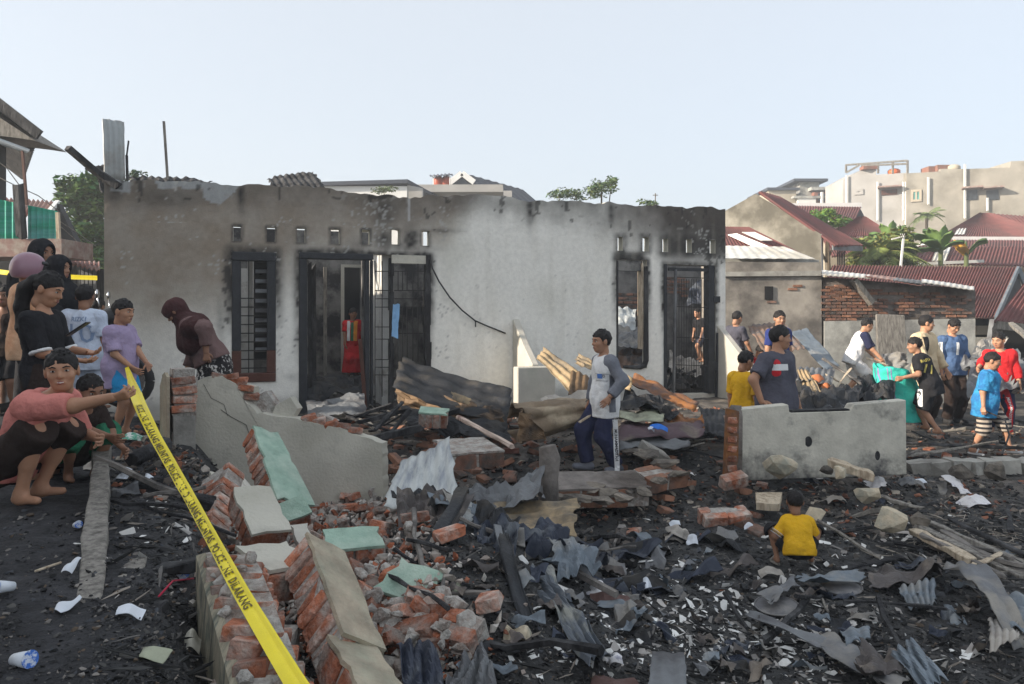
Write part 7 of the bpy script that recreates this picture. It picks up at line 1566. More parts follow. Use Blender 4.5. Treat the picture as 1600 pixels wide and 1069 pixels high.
pp = person('girl in a black t-shirt with white cuffs and a ponytail looking at her phone', at(68, 4.6), 1.24, (1, .05), dict(mat=CL('black'), sleeve=.95, hem=-.14, fit=.016), dict(kind='skirt', mat=CL('dark brown'), len=1, r=.09), hair='long', extra='cloth deep blue', lod=0, head=.165, hp=22, neckh=.005,
            hands=[(-.05, .19, .625), (.05, .175, .595)], elbow=[(-.5, -.6, -1), (.5, -.6, -1)], g=.84, skin='skin', shoes=('sandal', 'rubber'), palm=[(.2, -.2, 1), (-.2, -.2, 1)])
for i in (0, 1):
    q = np.array(pp['sh'][i].lerp(pp['el'][i], .93)); q2 = np.array(pp['sh'][i].lerp(pp['el'][i], 1.03))
    obj('cuff', smesh('cuff', polygonise([cone(q, q2, .062, .062)], .008, .01, cuts=[plane_cut(q, q-q2), plane_cut(q2, q2-q)]), 'cloth white'), pp['root'])
hx = pp['root'].location
b = MB(); b.box((0, 0, 0), (.072, .145, .010)); ph = bevel(b.build('phone', M('black plastic'), label='dark smartphone held by the girl in the black t-shirt', cat='phone'), .006, 2)
ph.location = W(122, 514, 4.52); ph.rotation_euler = (math.radians(35), 0, math.radians(-80))
pp = person('boy in a white football jersey with the number 10 on his back', at(131, 6.6), 1.26, (-.15, 1), dict(mat=CL('pale blue'), sleeve=.85, hem=-.10, fit=.035), dict(kind='shorts', mat=CL('pale blue'), len=.85, wide=1.35), lod=0, head=.16, eyes=False, skin='skin dark', feet=[(-.085, -.02, 0), (.085, .03, 0)], shoes=('sandal', 'rubber'))
print_m = mat('jersey print', (.22, .30, .45), .8, .05, 8, 0)
V2, Fc = text_mesh('10', .24); decal(pp, 'top', 134, 522, 6.6, V2, Fc, 'print', print_m)
V2, Fc = text_mesh('RIZKI', .055, .001); decal(pp, 'top', 134, 499, 6.6, V2, Fc, 'print', print_m)
q = pp['nb']; b = MB(); b.tube([Vector(q)+Vector((.058*math.cos(a), .055*math.sin(a)+.0, .0+.012*math.sin(a))) for a in np.linspace(0, 2*math.pi, 16)], .012, 6); b.build('collar', CL('navy'), pp['root'], True)
pb = person('small boy in a lilac t-shirt and blue shorts holding the yellow tape', at(188, 6.2), 1.12, (1, -.12), dict(mat=CL('lilac'), sleeve=.9, hem=-.16, fit=.038), dict(kind='shorts', mat=CL('blue'), len=.95, wide=1.3), lod=0, head=.178,
            hands=[(-.02, .20, .545), (.10, .15, .53)], elbow=[(-.4, -.6, -1), (.4, -.6, -.6)], shoes=('sandal', 'rubber'), hp=8)
pk = person('boy in a pink t-shirt squatting barefoot and gripping the yellow tape', at(62, 3.95), 1.42, (1, -.06), dict(mat=CL('pink'), sleeve=.95, hem=-.02, fit=.022), dict(kind='shorts', mat=CL('dark brown'), len=.98, wide=1.1), lod=0, head=.152, lean=36, pelvis=(0, -.13, .135), twist=0,
            feet=[(-.045, -.03, 0), (.07, -.02, 0)], knee=[(-.1, 1, .6), (.2, 1, .6)], hands=[(-.10, .16, .22), w_(203, 618, 3.80)], elbow=[(-.6, .1, -1), (.15, .1, -1)], hy=62, hp=2, hr=-4, curl=(.6, 1.0), mouth='smile', palm=[None, (-.5, .3, .5)])
person('little boy in a dark t-shirt and green shorts squatting behind the pink shirt', at(126, 4.55), 1.06, (.85, -.5), dict(mat=CL('dark brown'), sleeve=.8, hem=-.06), dict(kind='shorts', mat=CL('green'), len=1.0, wide=1.1), lod=0, head=.18, lean=30, pelvis=(0, -.10, .16), feet=[(-.07, .03, 0), (.07, .0, 0)],
       knee=[(-.3, 1, .6), (.3, 1, .6)], hands=[w_(192, 700, 4.5), w_(211, 702, 4.3)], elbow=[(-.2, 0, -1), (.3, 0, -1)], hp=14, skin='skin dark', mouth='smile')
pj = person('woman in a brown headscarf and batik skirt bending over the broken yard wall', at(336, 7.5, dz=.08), 1.60, (-1, -.16), dict(mat=CL('brown'), sleeve=1.75, hem=.03, fit=.03), dict(kind='skirt', mat=CL('batik'), r=.13), hair=('hijab', CL('maroon'), .14), lod=0, lean=27, hp=42, neckf=1.3, eyes=True, g=1.1, skin='skin dark',
            hands=[w_(322, 550, 7.15), w_(290, 588, 7.5)], elbow=[(-.7, -.7, -.5), (.4, -.2, -.3)], curl=(1.1, .9))
person('boy with dark skin and dark clothes cut off by the frame edge on the street', at(8, 7.6), 1.30, (.3, -1), dict(mat=CL('dark brown'), sleeve=.7), dict(kind='shorts', mat=CL('black'), len=.95), lod=1, head=.165, skin='skin dark', shoes=('sandal', 'rubber'))
person('man in a brown shirt at the frame edge in front of the green fence', at(-12, 8.6), 1.40, (1, .3), dict(mat=CL('brown'), sleeve=.8), dict(kind='trousers', mat=CL('black'), len=1.9), lod=2, skin='skin dark', shoes=('sandal', 'rubber'))
person('child in a brown shirt standing behind the white jersey', at(150, 8.4), 1.24, (.2, 1), dict(mat=CL('gold'), sleeve=.8), dict(kind='shorts', mat=CL('black'), len=.95), lod=2, head=.165, eyes=False, skin='skin dark')
# --- by the house
b_ = W(944, 738, 7.25)
pn = person('boy in a white shirt with grey sleeves and navy trousers walking over the rubble', (b_.x, 7.25, b_.z), 1.37, (-1, -.28), dict(mat=CL('white'), sleeve=1.93, sleeve_mat=CL('grey'), hem=-.12, fit=.03), dict(kind='trousers', mat=CL('navy'), len=1.97, wide=1.1), lod=0, head=.160,
            pelvis=(0, .0, .518), feet=[(-.045, -.08, .005), (.05, .11, .02)], hands=[w_(953, 620, 6.98), (.17, .06, .42)], elbow=[(-.5, -1, -.4), (.5, -.8, -.2)], hp=4, hy=-4, curl=(.35, .8), palm=[(.9, .2, -.3), None], shoes=('shoe', 'cloth grey'))
blue_print = mat('blue print', (.08, .20, .55), .8, .05, 8, 0); grey_print = mat('grey print', (.17, .17, .20), .8, .05, 8, 0); dark_print = mat('dark print', (.03, .03, .04), .8, .05, 8, 0)
fr_, fu_ = (.72, -.69, 0), (0, 0, 1)
decal(pn, 'top', 936, 588, 7.1, *gridv(.055, .045, 6, 5), 'print', blue_print, (.6, -.8, 0)); V2, Fc = text_mesh('SD', .035, .001); decal(pn, 'top', 945, 588, 7.1, V2, Fc, 'print', grey_print, (.6, -.8, 0))
for y_ in (584.5, 595): decal(pn, 'top', 941, y_, 7.1, *gridv(.15, .004, 12, 1), 'print', grey_print, (.6, -.8, 0))
decal(pn, 'top', 957.5, 615, 7.1, *gridv(.055, .36, 5, 20), 'side_panel', CL('grey'), (1, -.3, 0), off=.003)
decal(pn, 'low', 962.5, 697, 7.1, *gridv(.048, .50, 5, 30, lambda x, y: (x-.012*(y/.3), y)), 'stripe', CL('white'), (1, -.2, 0), off=.005)
V2, Fc = text_mesh('MUHAMMADIYAH', .038, .0012); V2 = [(y, -x) for x, y in V2]; V2 = [(x-.012*(y/.3), y) for x, y in V2]; decal(pn, 'low', 962.5, 697, 7.1, V2, Fc, 'lettering', dark_print, (1, -.2, 0), off=.008)
sv = [cone(pn['sh'][0], pn['el'][0], .012), cone(pn['el'][0], pn['wr'][0], .012)]
for a_, c_ in ((pn['sh'][0], pn['el'][0]), (pn['el'][0], pn['wr'][0])):
    b = MB(); o_ = Vector((-.03, -.018, .022)); b.tube([a_.lerp(c_, .05)+o_, a_.lerp(c_, .5)+o_*.95, a_.lerp(c_, .88)+o_*.75], [.010, .011, .010], 6); b.build('sleeve_stripe', CL('white'), pn['root'], True)
b = MB(); b.bar(W(905, 660, 7.15), W(934, 642, 7.28), .022, .016); b.build('stick', M('pale wood'), label='pale wooden stick carried by the boy in the white and grey shirt', cat='stick')
ps = person('heavy man in a slate grey t-shirt, hand on hip behind the low wall', at(1214, 7.45, -.03), 1.60, (.62, -.78), dict(mat=CL('slate'), sleeve=.78, hem=-.10, fit=.03), dict(kind='trousers', mat=CL('black'), len=1.95), lod=0, head=.145, g=1.18, hy=-42, hp=4,
            hands=[(-.17, .06, .47), w_(1190, 628, 7.25)], elbow=[(-.5, -.8, -.2), (1, -.35, -.1)], curl=(.5, .35), hdir=[None, (-.75, .5, -.1)], palm=[None, (-.2, -.2, -1)], shoes=('sandal', 'rubber'))
white_print = CL('white'); red_print = mat('red print', (.55, .02, .03), .8, .05, 8, 0)
rv = (.9, .43, 0)
decal(ps, 'top', 1229, 575, 7.2, *gridv(.165, .062, 12, 6), 'print', white_print, (.95, .3, 0), off=.006)
V2 = [(.042*math.cos(a), .042*math.sin(a)) for a in np.linspace(0, 2*math.pi, 17)[:-1]]+[(0, 0)]; Fc = [(i, (i+1) % 16, 16) for i in range(16)]
decal(ps, 'top', 1222, 583, 7.2, V2, Fc, 'print', red_print, (.95, .3, 0)); decal(ps, 'top', 1223, 569, 7.2, V2, Fc, 'print', red_print, (.95, .3, 0), off=.003)
person('toddler in a yellow outfit standing beside the heavy man', at(1162, 7.9, .12), 1.18, (.75, .7), dict(mat=CL('yellow'), sleeve=.9, hem=-.12, fit=.03), dict(kind='shorts', mat=CL('yellow'), len=.9, wide=1.2), lod=0, head=.17, hy=25, hp=18, skin='skin', eyes=True)
pc = person('small boy in a yellow t-shirt squatting on the black ash with his back turned', at(1246, 5.05, dz=.03), .76, (.10, 1), dict(mat=CL('yellow'), sleeve=.85, hem=-.06, fit=.036), dict(kind='shorts', mat=CL('black'), len=.6), lod=0, head=.20, lean=20, neckh=.012, pelvis=(0, -.05, .15),
            feet=[(-.175, .02, 0), (.14, .07, 0)], knee=[(-1, .8, .5), (.9, 1, .5)], hands=[(-.19, .14, .20), (.17, .17, .15)], elbow=[(-1, -.5, -1.2), (1, -.5, -1.2)], hp=12, hy=10, eyes=False, shoes=('sandal', 'grey wood'), g=1.0, skin='skin dark')
for i in (0,):
    for f_ in (.70, .78, .86):
        a_ = pc['sh'][i].lerp(pc['el'][i], f_); b_ = pc['sh'][i].lerp(pc['el'][i], f_+.035); a_, b_ = np.array(a_), np.array(b_)
        obj('sleeve_stripe', smesh('sleeve_stripe', polygonise([cone(a_, b_, .0475, .0475)], .005, .01, cuts=[plane_cut(a_, a_-b_), plane_cut(b_, b_-a_)]), ('cloth white', 'cloth grey', 'cloth white')[int((f_-.69)/.08)]), pc['root'])
# --- inside the house
t_, z_ = T(551, 2.55), .72
pr_ = person('child in a red outfit with a coloured sash standing in the burnt inner doorway', HW(t_, 2.55, .70), 1.12, (.5, -1), dict(mat=CL('red'), sleeve=.8, hem=-.08, fit=.03), dict(kind='skirt', mat=CL('red'), r=.12), lod=1, head=.165, skin='skin dark', hands=[(-.15, .10, .44), (.15, .12, .40)])
dpt = HD(t_, 2.5)
for x_, w2, m_ in ((546, .05, CL('white')), (551.5, .045, CL('green')), (556, .06, CL('orange'))): decal(pr_, 'top', x_, 517, dpt, *gridv(w2, .34, 4, 12), 'sash', m_, off=.01)
person('boy in dark clothes stepping through debris behind the iron gate', HW(T(1096, 2.2), 2.2, .80), 1.05, (-.8, -.4), dict(mat=CL('black'), sleeve=.8), dict(kind='shorts', mat=CL('slate'), len=.85), lod=1, head=.165, lean=12, feet=[(-.06, .1, .05), (.06, -.1, 0)], hands=[(-.14, .14, .42), (.14, .1, .40)])
# --- at the back on the right
person('boy in a dark grey t-shirt standing by the corner of the burnt house', at(1150, 12.6), 1.40, (.85, .5), dict(mat=CL('slate'), sleeve=.8, hem=-.1), dict(kind='shorts', mat=CL('black'), len=.95), lod=1, head=.155, hp=18, hands=[(-.15, .08, .41), (.16, .14, .44)])
person('child in a red shirt sitting among the debris behind the wing wall', at(1180, 12.0, dz=.05), 1.15, (.4, -.9), dict(mat=CL('red'), sleeve=.8), dict(kind='trousers', mat=CL('black'), len=1.9), lod=1, head=.165, lean=30, pelvis=(0, -.1, .16), feet=[(-.08, .12, 0), (.08, .1, 0)], knee=[(-.3, 1, .7), (.3, 1, .7)], hands=[(-.06, .3, .3), (.08, .3, .28)], hp=30)
person('boy in a deep blue t-shirt standing behind the heavy man', at(1217, 10.6), 1.40, (.35, -1), dict(mat=CL('deep blue'), sleeve=.8, hem=-.1), dict(kind='shorts', mat=CL('black'), len=.95), lod=1, head=.158, hp=8, hy=15)
pu = person('boy in white baseball shirt and white shorts stepping over debris', at(1334, 11.5), 1.32, (1, -.12), dict(mat=CL('white'), sleeve=.9, sleeve_mat=CL('navy'), hem=-.08, fit=.032), dict(kind='shorts', mat=CL('white'), len=.95, wide=1.35), lod=1, head=.155, lean=24, pelvis=(0, -.02, .47), feet=[(-.05, -.1, 0), (.05, .06, .0)],
            knee=[(-.1, 1, .2), (.1, 1, .2)], hands=[w_(1372, 566, 11.4), w_(1378, 562, 11.2)], elbow=[(-.3, -.2, -1), (.3, -.2, -1)], hp=20, shoes=('shoe', 'cloth cream'))
pm = person('young man in an open cream jacket over a black shirt smiling', at(1444, 11.2, -.02), 1.70, (.55, -.83), dict(mat=CL('cream'), sleeve=1.85, hem=-.12, fit=.035, name='jacket'), dict(kind='trousers', mat=CL('dark brown'), len=1.95), lod=1, head=.138, hy=-35, hands=[(-.14, .14, .5), (.15, .14, .46)], mouth='smile', shoes=('shoe', 'rubber'))
decal(pm, 'top', 1449, 540, 11.0, *gridv(.10, .26, 6, 12, lambda x, y: (x*(.35+.65*(y+.13)/.26), y)), 'undershirt', CL('black'), (.83, .55, 0), off=.006)
pw = person('boy in a black football shirt with a yellow number 11 leaning on the teal sack', at(1449, 9.6, .2), 1.27, (-.80, .62), dict(mat=CL('black'), sleeve=.8, hem=-.12, fit=.032), dict(kind='shorts', mat=CL('black'), len=1.0, wide=1.3), lod=0, head=.158, lean=20, pelvis=(0, -.03, .49), feet=[(-.06, -.10, 0), (.05, .02, .02)],
            hands=[w_(1412, 590, 9.5), w_(1424, 596, 9.9)], elbow=[(-.3, -.3, -1), (.3, -.3, -1)], hp=10, hy=-15, curl=(1, 1), shoes=('sandal', 'grey wood'))
V2, Fc = text_mesh('11', .155, .004); decal(pw, 'top', 1449, 577, 9.5, V2, Fc, 'print', CL('gold'), (1, 0, -.2), (.2, 0, 1)); V2, Fc = text_mesh('RASYA', .05, .002); decal(pw, 'top', 1445, 563, 9.5, V2, Fc, 'print', CL('gold'), (1, 0, .2), (-.2, 0, 1))
decal(pw, 'low', 1438, 622, 9.5, *gridv(.05, .22, 4, 10), 'stripe', CL('white'), (.9, -.4, 0), off=.006)
px_ = person('young man in a blue denim shirt looking down with white backpack straps', at(1488, 11.8, .0), 1.63, (.15, -1), dict(mat=CL('denim'), sleeve=1.55, hem=-.05, fit=.026), dict(kind='trousers', mat=CL('dark brown'), len=1.95, wide=1.1), lod=0, head=.142, hp=32, hands=[(-.15, .07, .42), (.15, .04, .42)], shoes=('shoe', 'rubber'))
for s_ in (-1, 1): decal(px_, 'top', 1488+s_*11.5, 545, 11.6, *gridv(.045, .20, 4, 12, lambda x, y, s_=s_: (x-s_*.0, y)), 'backpack_strap', CL('white'), off=.012)
py_ = person('plump boy in a sky blue shirt and striped shorts carrying a long stick', at(1540, 9.1, .02), 1.22, (.55, -.55), dict(mat=CL('sky blue'), sleeve=.95, hem=-.15, fit=.035), None, lod=0, head=.17, g=1.15, hp=16, hy=-8, lean=6, feet=[(-.12, .18, .03), (.06, -.10, .0)], hands=[(-.15, .10, .42), (.20, .02, .41)],
             curl=(.9, .9), shoes=('sandal', 'cloth white'))
def stripes(V, o):
    z = V[:, 2]/.028; w = (np.sin(z*2*math.pi*.5) > 0)[:, None]; return np.where(w, np.array([[.42, .36, .30]]), np.array([[.03, .03, .035]]))
prm = []
for i in (0, 1):
    a_, c_ = np.array(py_['TP']((-.052, .052)[i], 0, -.02)), np.array(py_['kn'][i]); d_ = np.array(py_['an'][i])
    prm += [cone(a_, c_, .095, .075), cone(c_, c_+(d_-c_)*.35, .075, .07)]
prm += [cone(np.array(py_['TP'](-.05, 0, 0)), np.array(py_['TP'](.05, 0, 0)), .105)]
kz = [plane_cut(np.array(py_['kn'][i])+(np.array(py_['an'][i])-np.array(py_['kn'][i]))*.3, py_['an'][i]-py_['kn'][i]) for i in (0, 1)]
vf = polygonise(prm, .007, .03, cuts=[(lambda X, c=c, k=np.array(py_['kn'][i]): np.where(np.linalg.norm(X-k, axis=-1) < .16, c(X), -1)) for i, c in enumerate(kz)], noise_amp=.005, noise_f=12)
obj('shorts', smesh('shorts', vf, 'cloth stripes', stripes(vf[0], None)), py_['root'])
pz = person('boy in a red shirt and navy trousers with a red lettered stripe', at(1562, 10.0, .12), 1.34, (-.35, -.9), dict(mat=CL('red'), sleeve=1.6, hem=-.10, fit=.024), dict(kind='trousers', mat=CL('navy'), len=1.9), lod=1, head=.155, hy=40, hp=14, hands=[(-.17, .08, .42), w_(1528, 575, 9.8)], elbow=[(-.6, -.6, -.2), (.2, -.5, -1)], feet=[(-.07, .02, 0), (.06, -.06, 0)])
decal(pz, 'low', 1572, 640, 9.9, *gridv(.07, .60, 5, 26, lambda x, y: (x-.03*(y/.3), y)), 'stripe', CL('red'), off=.008)
V2, Fc = text_mesh('MUHAMMADIYAH', .042, .001); V2 = [(y-.03*(-x/.3), -x) for x, y in V2]; decal(pz, 'low', 1572, 640, 9.9, V2, Fc, 'lettering', CL('white'), off=.011)
b = MB(); b.tube([W(1541, 643, 8.95), W(1570, 655, 8.8), W(1577, 680, 8.5), W(1566, 710, 8.2)], .010, 6); b.build('stick', M('char wood'), label='thin dark bent stick hanging from the plump boy\'s hand', cat='stick')
# ------------------------------------------------------------------ tape, rubbish and small things
def ribbon(name, pts, m, text=None, tsize=.05, label='', fold=.0, n=140, tw=0.26):
    """a long flat tape through (px, py, depth, width) points, with lettering laid along it"""
    C_ = np.array([W(*p[:3]) for p in pts]); Wd = np.array([p[3] for p in pts]); L = np.concatenate([[0], np.cumsum(np.linalg.norm(np.diff(C_, axis=0), axis=1))])
    s = np.linspace(0, L[-1], n); c = np.stack([np.interp(s, L, C_[:, i]) for i in range(3)], -1); w = np.interp(s, L, Wd)
    for _ in range(2): c[1:-1] = (c[:-2]+2*c[1:-1]+c[2:])/4
    t = np.gradient(c, axis=0); t /= np.linalg.norm(t, axis=1)[:, None]; view = c-np.array([0, 0, CZ]); view /= np.linalg.norm(view, axis=1)[:, None]
    sd = np.cross(t, view); sd /= np.linalg.norm(sd, axis=1)[:, None]
    sd = np.where((sd[:, :1] < 0), -sd, sd); nr = np.cross(sd, t); nr = np.where((nr*view).sum(1)[:, None] > 0, -nr, nr)
    an = tw*np.sin(s*2.3)+.10*vnoise(np.stack([s, 0*s, 0*s], -1), 6, 3); sd2 = sd*np.cos(an)[:, None]+nr*np.sin(an)[:, None]; nr2 = nr*np.cos(an)[:, None]-sd*np.sin(an)[:, None]
    us = np.array([-.5, -.3, -.1, .12, .20, .34, .5]); oz = np.array([-.06, .03, .05, 0, -.16, .04, -.03])*fold
    V = []; 
    for i in range(n):
        for u_, z_ in zip(us, oz): V.append(c[i]+sd2[i]*u_*w[i]+nr2[i]*(z_*w[i]+.0045*vnoise(np.array([[s[i]*13, u_*2, 0.]]), 1, 5)[0]))
    k = len(us); Fq = [(i*k+j, i*k+j+1, (i+1)*k+j+1, (i+1)*k+j) for i in range(n-1) for j in range(k-1)]
    cen = c.mean(0); o = obj(name, mesh_from(name, np.array(V)-cen, Fq, None, True, [M(m)]), None, label, 'tape', ); o.location = cen
    if text:
        V2, Fc = text_mesh(text, tsize, .0012); xs = np.array([v[0] for v in V2]); x0, x1 = xs.min(), xs.max(); out = []
        st = 2.42; 
        for x, y in V2:
            ss_ = st+(x-x0); i = int(np.clip(ss_/L[-1]*(n-1), 0, n-1)); f_ = ss_/L[-1]*(n-1)-i; i2 = min(i+1, n-1)
            p = c[i]*(1-f_)+c[i2]*f_; ww = w[i]; u_ = y-.13*ww; z_ = np.interp(u_/ww, us, oz)*ww
            out.append(p+sd2[i]*u_+nr2[i]*(z_+.004)-cen)
        obj('lettering', mesh_from('lettering', np.array(out), Fc, None, False, [M('black print')]), o)
    return o
ribbon('caution_tape', [(198, 574, 6.05, .03), (205, 596, 5.2, .05), (212, 615, 4.2, .065), (222, 640, 3.85, .060), (243, 684, 3.62, .052), (297, 779, 3.2, .050), (337, 853, 2.9, .051), (378, 928, 2.62, .054), (424, 1005, 2.38, .058), (475, 1088, 2.16, .062)], 'yellow tape', 'POLICE LINE  DILARANG MELINTAS  POLICE LINE  DILARANG MELINTAS  POLICE LINE  DILARANG', .042, 'yellow police tape stretched from the small boy down across the rubble heap', 0.6)
ribbon('caution_tape', [(-60, 416, 9.3, .06), (15, 427, 9.2, .06), (60, 431, 9.2, .06), (152, 434.5, 9.2, .055)], 'yellow tape', None, label='far strip of yellow tape tied across the street to the house corner', n=30, tw=.02)
# teal sack
t = thing('sack', 'large teal woven sack with purple stripes held open between the boys', 'sack', W(1405, 655, 9.9)); o0 = t.location
Lc = lambda px, py, d: Vector(W(px, py, d))-o0
vf = polygonise([cone(Lc(1374, 572, 9.9), Lc(1396, 640, 9.9), .10, .20), cone(Lc(1392, 580, 9.8), Lc(1405, 650, 9.9), .13, .24), cone(Lc(1410, 588, 9.8), Lc(1424, 645, 9.9), .12, .17), cone(Lc(1424, 600, 9.9), Lc(1430, 650, 9.9), .07, .10)], .014, .10, cuts=[plane_cut(Lc(1405, 657, 9.9), (0, 0, -1)), plane_cut(Lc(1390, 568, 9.9), (.22, -.25, .95))], noise_amp=.028, noise_f=5, seed=4, stretch=(1, 1, .8), subs=[(elli(Lc(1388, 566, 9.85), V3(.17, .12, .12)), .03)])
obj('bag', smesh('bag', vf, 'cloth teal sack'), t); pp = dict(root=t, bvh_x=sub_bvh(vf), x=vf)
for x in (1392.5, 1396, 1405, 1409):
    project(pp, *gridv(.010, .62, 1, 30, lambda a, b_: (a-.10*(b_/.6)+.04*(b_/.6)**2, b_)), pp['bvh_x'], Lc(x, 615, 9.5), (1, 0, 0), (0, 0, 1), 'stripe', 'cloth purple line', .004)
T_('grey crumpled sheet stuffed in the mouth of the teal sack', [(1378, 552, 9.95), (1412, 550, 9.95), (1418, 578, 9.8), (1384, 578, 9.8)], 2, .01, 'dusty slate', crump=.08, seed=90, fold=.04)
# motorbike behind the bystanders
mb = thing('motorbike', 'dark parked motorbike with a chrome mirror half hidden behind the bystanders', 'motorbike', at(102, 7.9), .35)
for x in (-.58, .58):
    b = MB(); ring = [(x+.24*math.cos(a), 0, .29+.24*math.sin(a)) for a in np.linspace(0, 2*math.pi, 21)]; b.tube(ring, .05, 8, cap=False); w_o = b.build('wheel', M('rubber'), mb, True); b = MB(); b.tube([(x, -.03, .29), (x, .03, .29)], .19, 16); b.build('rim', M('chrome'), w_o)
vf = polygonise([cone((-.45, 0, .62), (.1, 0, .55), .11, .09), cone((.1, 0, .5), (.35, 0, .75), .10, .08), cone((.35, 0, .75), (.42, 0, .98), .09, .12), cone((-.3, 0, .4), (.2, 0, .35), .12, .1)], .02, .08); obj('body', smesh('body', vf, 'black plastic'), mb)
vf = polygonise([cone((-.62, 0, .76), (-.05, 0, .74), .09, .08)], .02, .04); obj('seat', smesh('seat', vf, 'rubber'), mb)
b = MB(); b.tube([(.36, -.34, 1.06), (.40, -.12, 1.02), (.40, .12, 1.02), (.36, .34, 1.06)], .016, 8); hb_o = b.build('handlebar', M('chrome'), mb, True)
for y in (-.30, .30): b = MB(); b.tube([(.38, y, 1.05), (.36, y*1.15, 1.2)], .008, 6); b.ell((.36, y*1.17, 1.24), (.02, .07, .05)); b.build('mirror', M('chrome'), hb_o, True)
b = MB(); b.ell((.50, 0, .95), (.06, .09, .08)); b.build('headlight', M('chrome'), mb, True); b = MB(); b.tube([(.40, 0, .9), (.58, 0, .3)], .03, 8); b.build('fork', M('chrome'), mb, True)
# cups, bags, papers
mat('plastic white', (.62, .66, .72), .4, .08, 8, .1, 30, spec=.5); mat('cup blue', (.05, .16, .55), .4, .15, 20, 0, col2=(.6, .65, .75), c2scale=18, c2lo=.5, c2hi=.56); mat('paper white', (.66, .65, .66), .85, .08, 8, .3, 20, col2=(.36, .36, .42), c2scale=14, c2lo=.55, c2hi=.62)
mat('green print bag', (.12, .40, .28), .6, .1, 8, .1, 20, col2=(.7, .75, .72), c2scale=22, c2lo=.48, c2hi=.55); mat('blue rag', (.03, .17, .62), .8, .15, 10, .3, 30); mat('red wire', (.45, .02, .06), .5, .1, 8, 0); mat('terracotta', (.50, .17, .07), .8, .15, 10, .2, 40); mat('sky cloth', (.22, .42, .68), .85, .1, 10, .3, 30); mat('grey metal', (.16, .16, .17), .55, .25, 9, .2, 40, metal=.3, col2=(.26, .25, .24), c2scale=6)
def crumple(seed, w, h, zed, m, name='paper'):
    n = 10; u = np.linspace(-1, 1, n); U, V_ = np.meshgrid(u, u, indexing='ij'); Pn = np.stack([U*w/2, V_*h/2, 0*U], -1); r = 1-.25*np.abs(vnoise(Pn+seed, 12, seed))*(np.maximum(np.abs(U), np.abs(V_)) > .7)
    Pn = Pn*r[..., None]; Pn[..., 2] = zed*(vnoise(Pn, 9/max(w, h)*.25, seed)+.6*vnoise(Pn, 26, seed+1)+.7*(1-U*U))
    i_ = np.arange(n*n).reshape(n, n); Fq = np.stack([i_[:-1, :-1], i_[1:, :-1], i_[1:, 1:], i_[:-1, 1:]], -1).reshape(-1, 4); A = Pn.reshape(-1, 3); return mesh_from(name, np.concatenate([A, A-np.array([0, 0, .002])]), np.concatenate([Fq, Fq[:, ::-1]+n*n]), None, False, [M(m)])
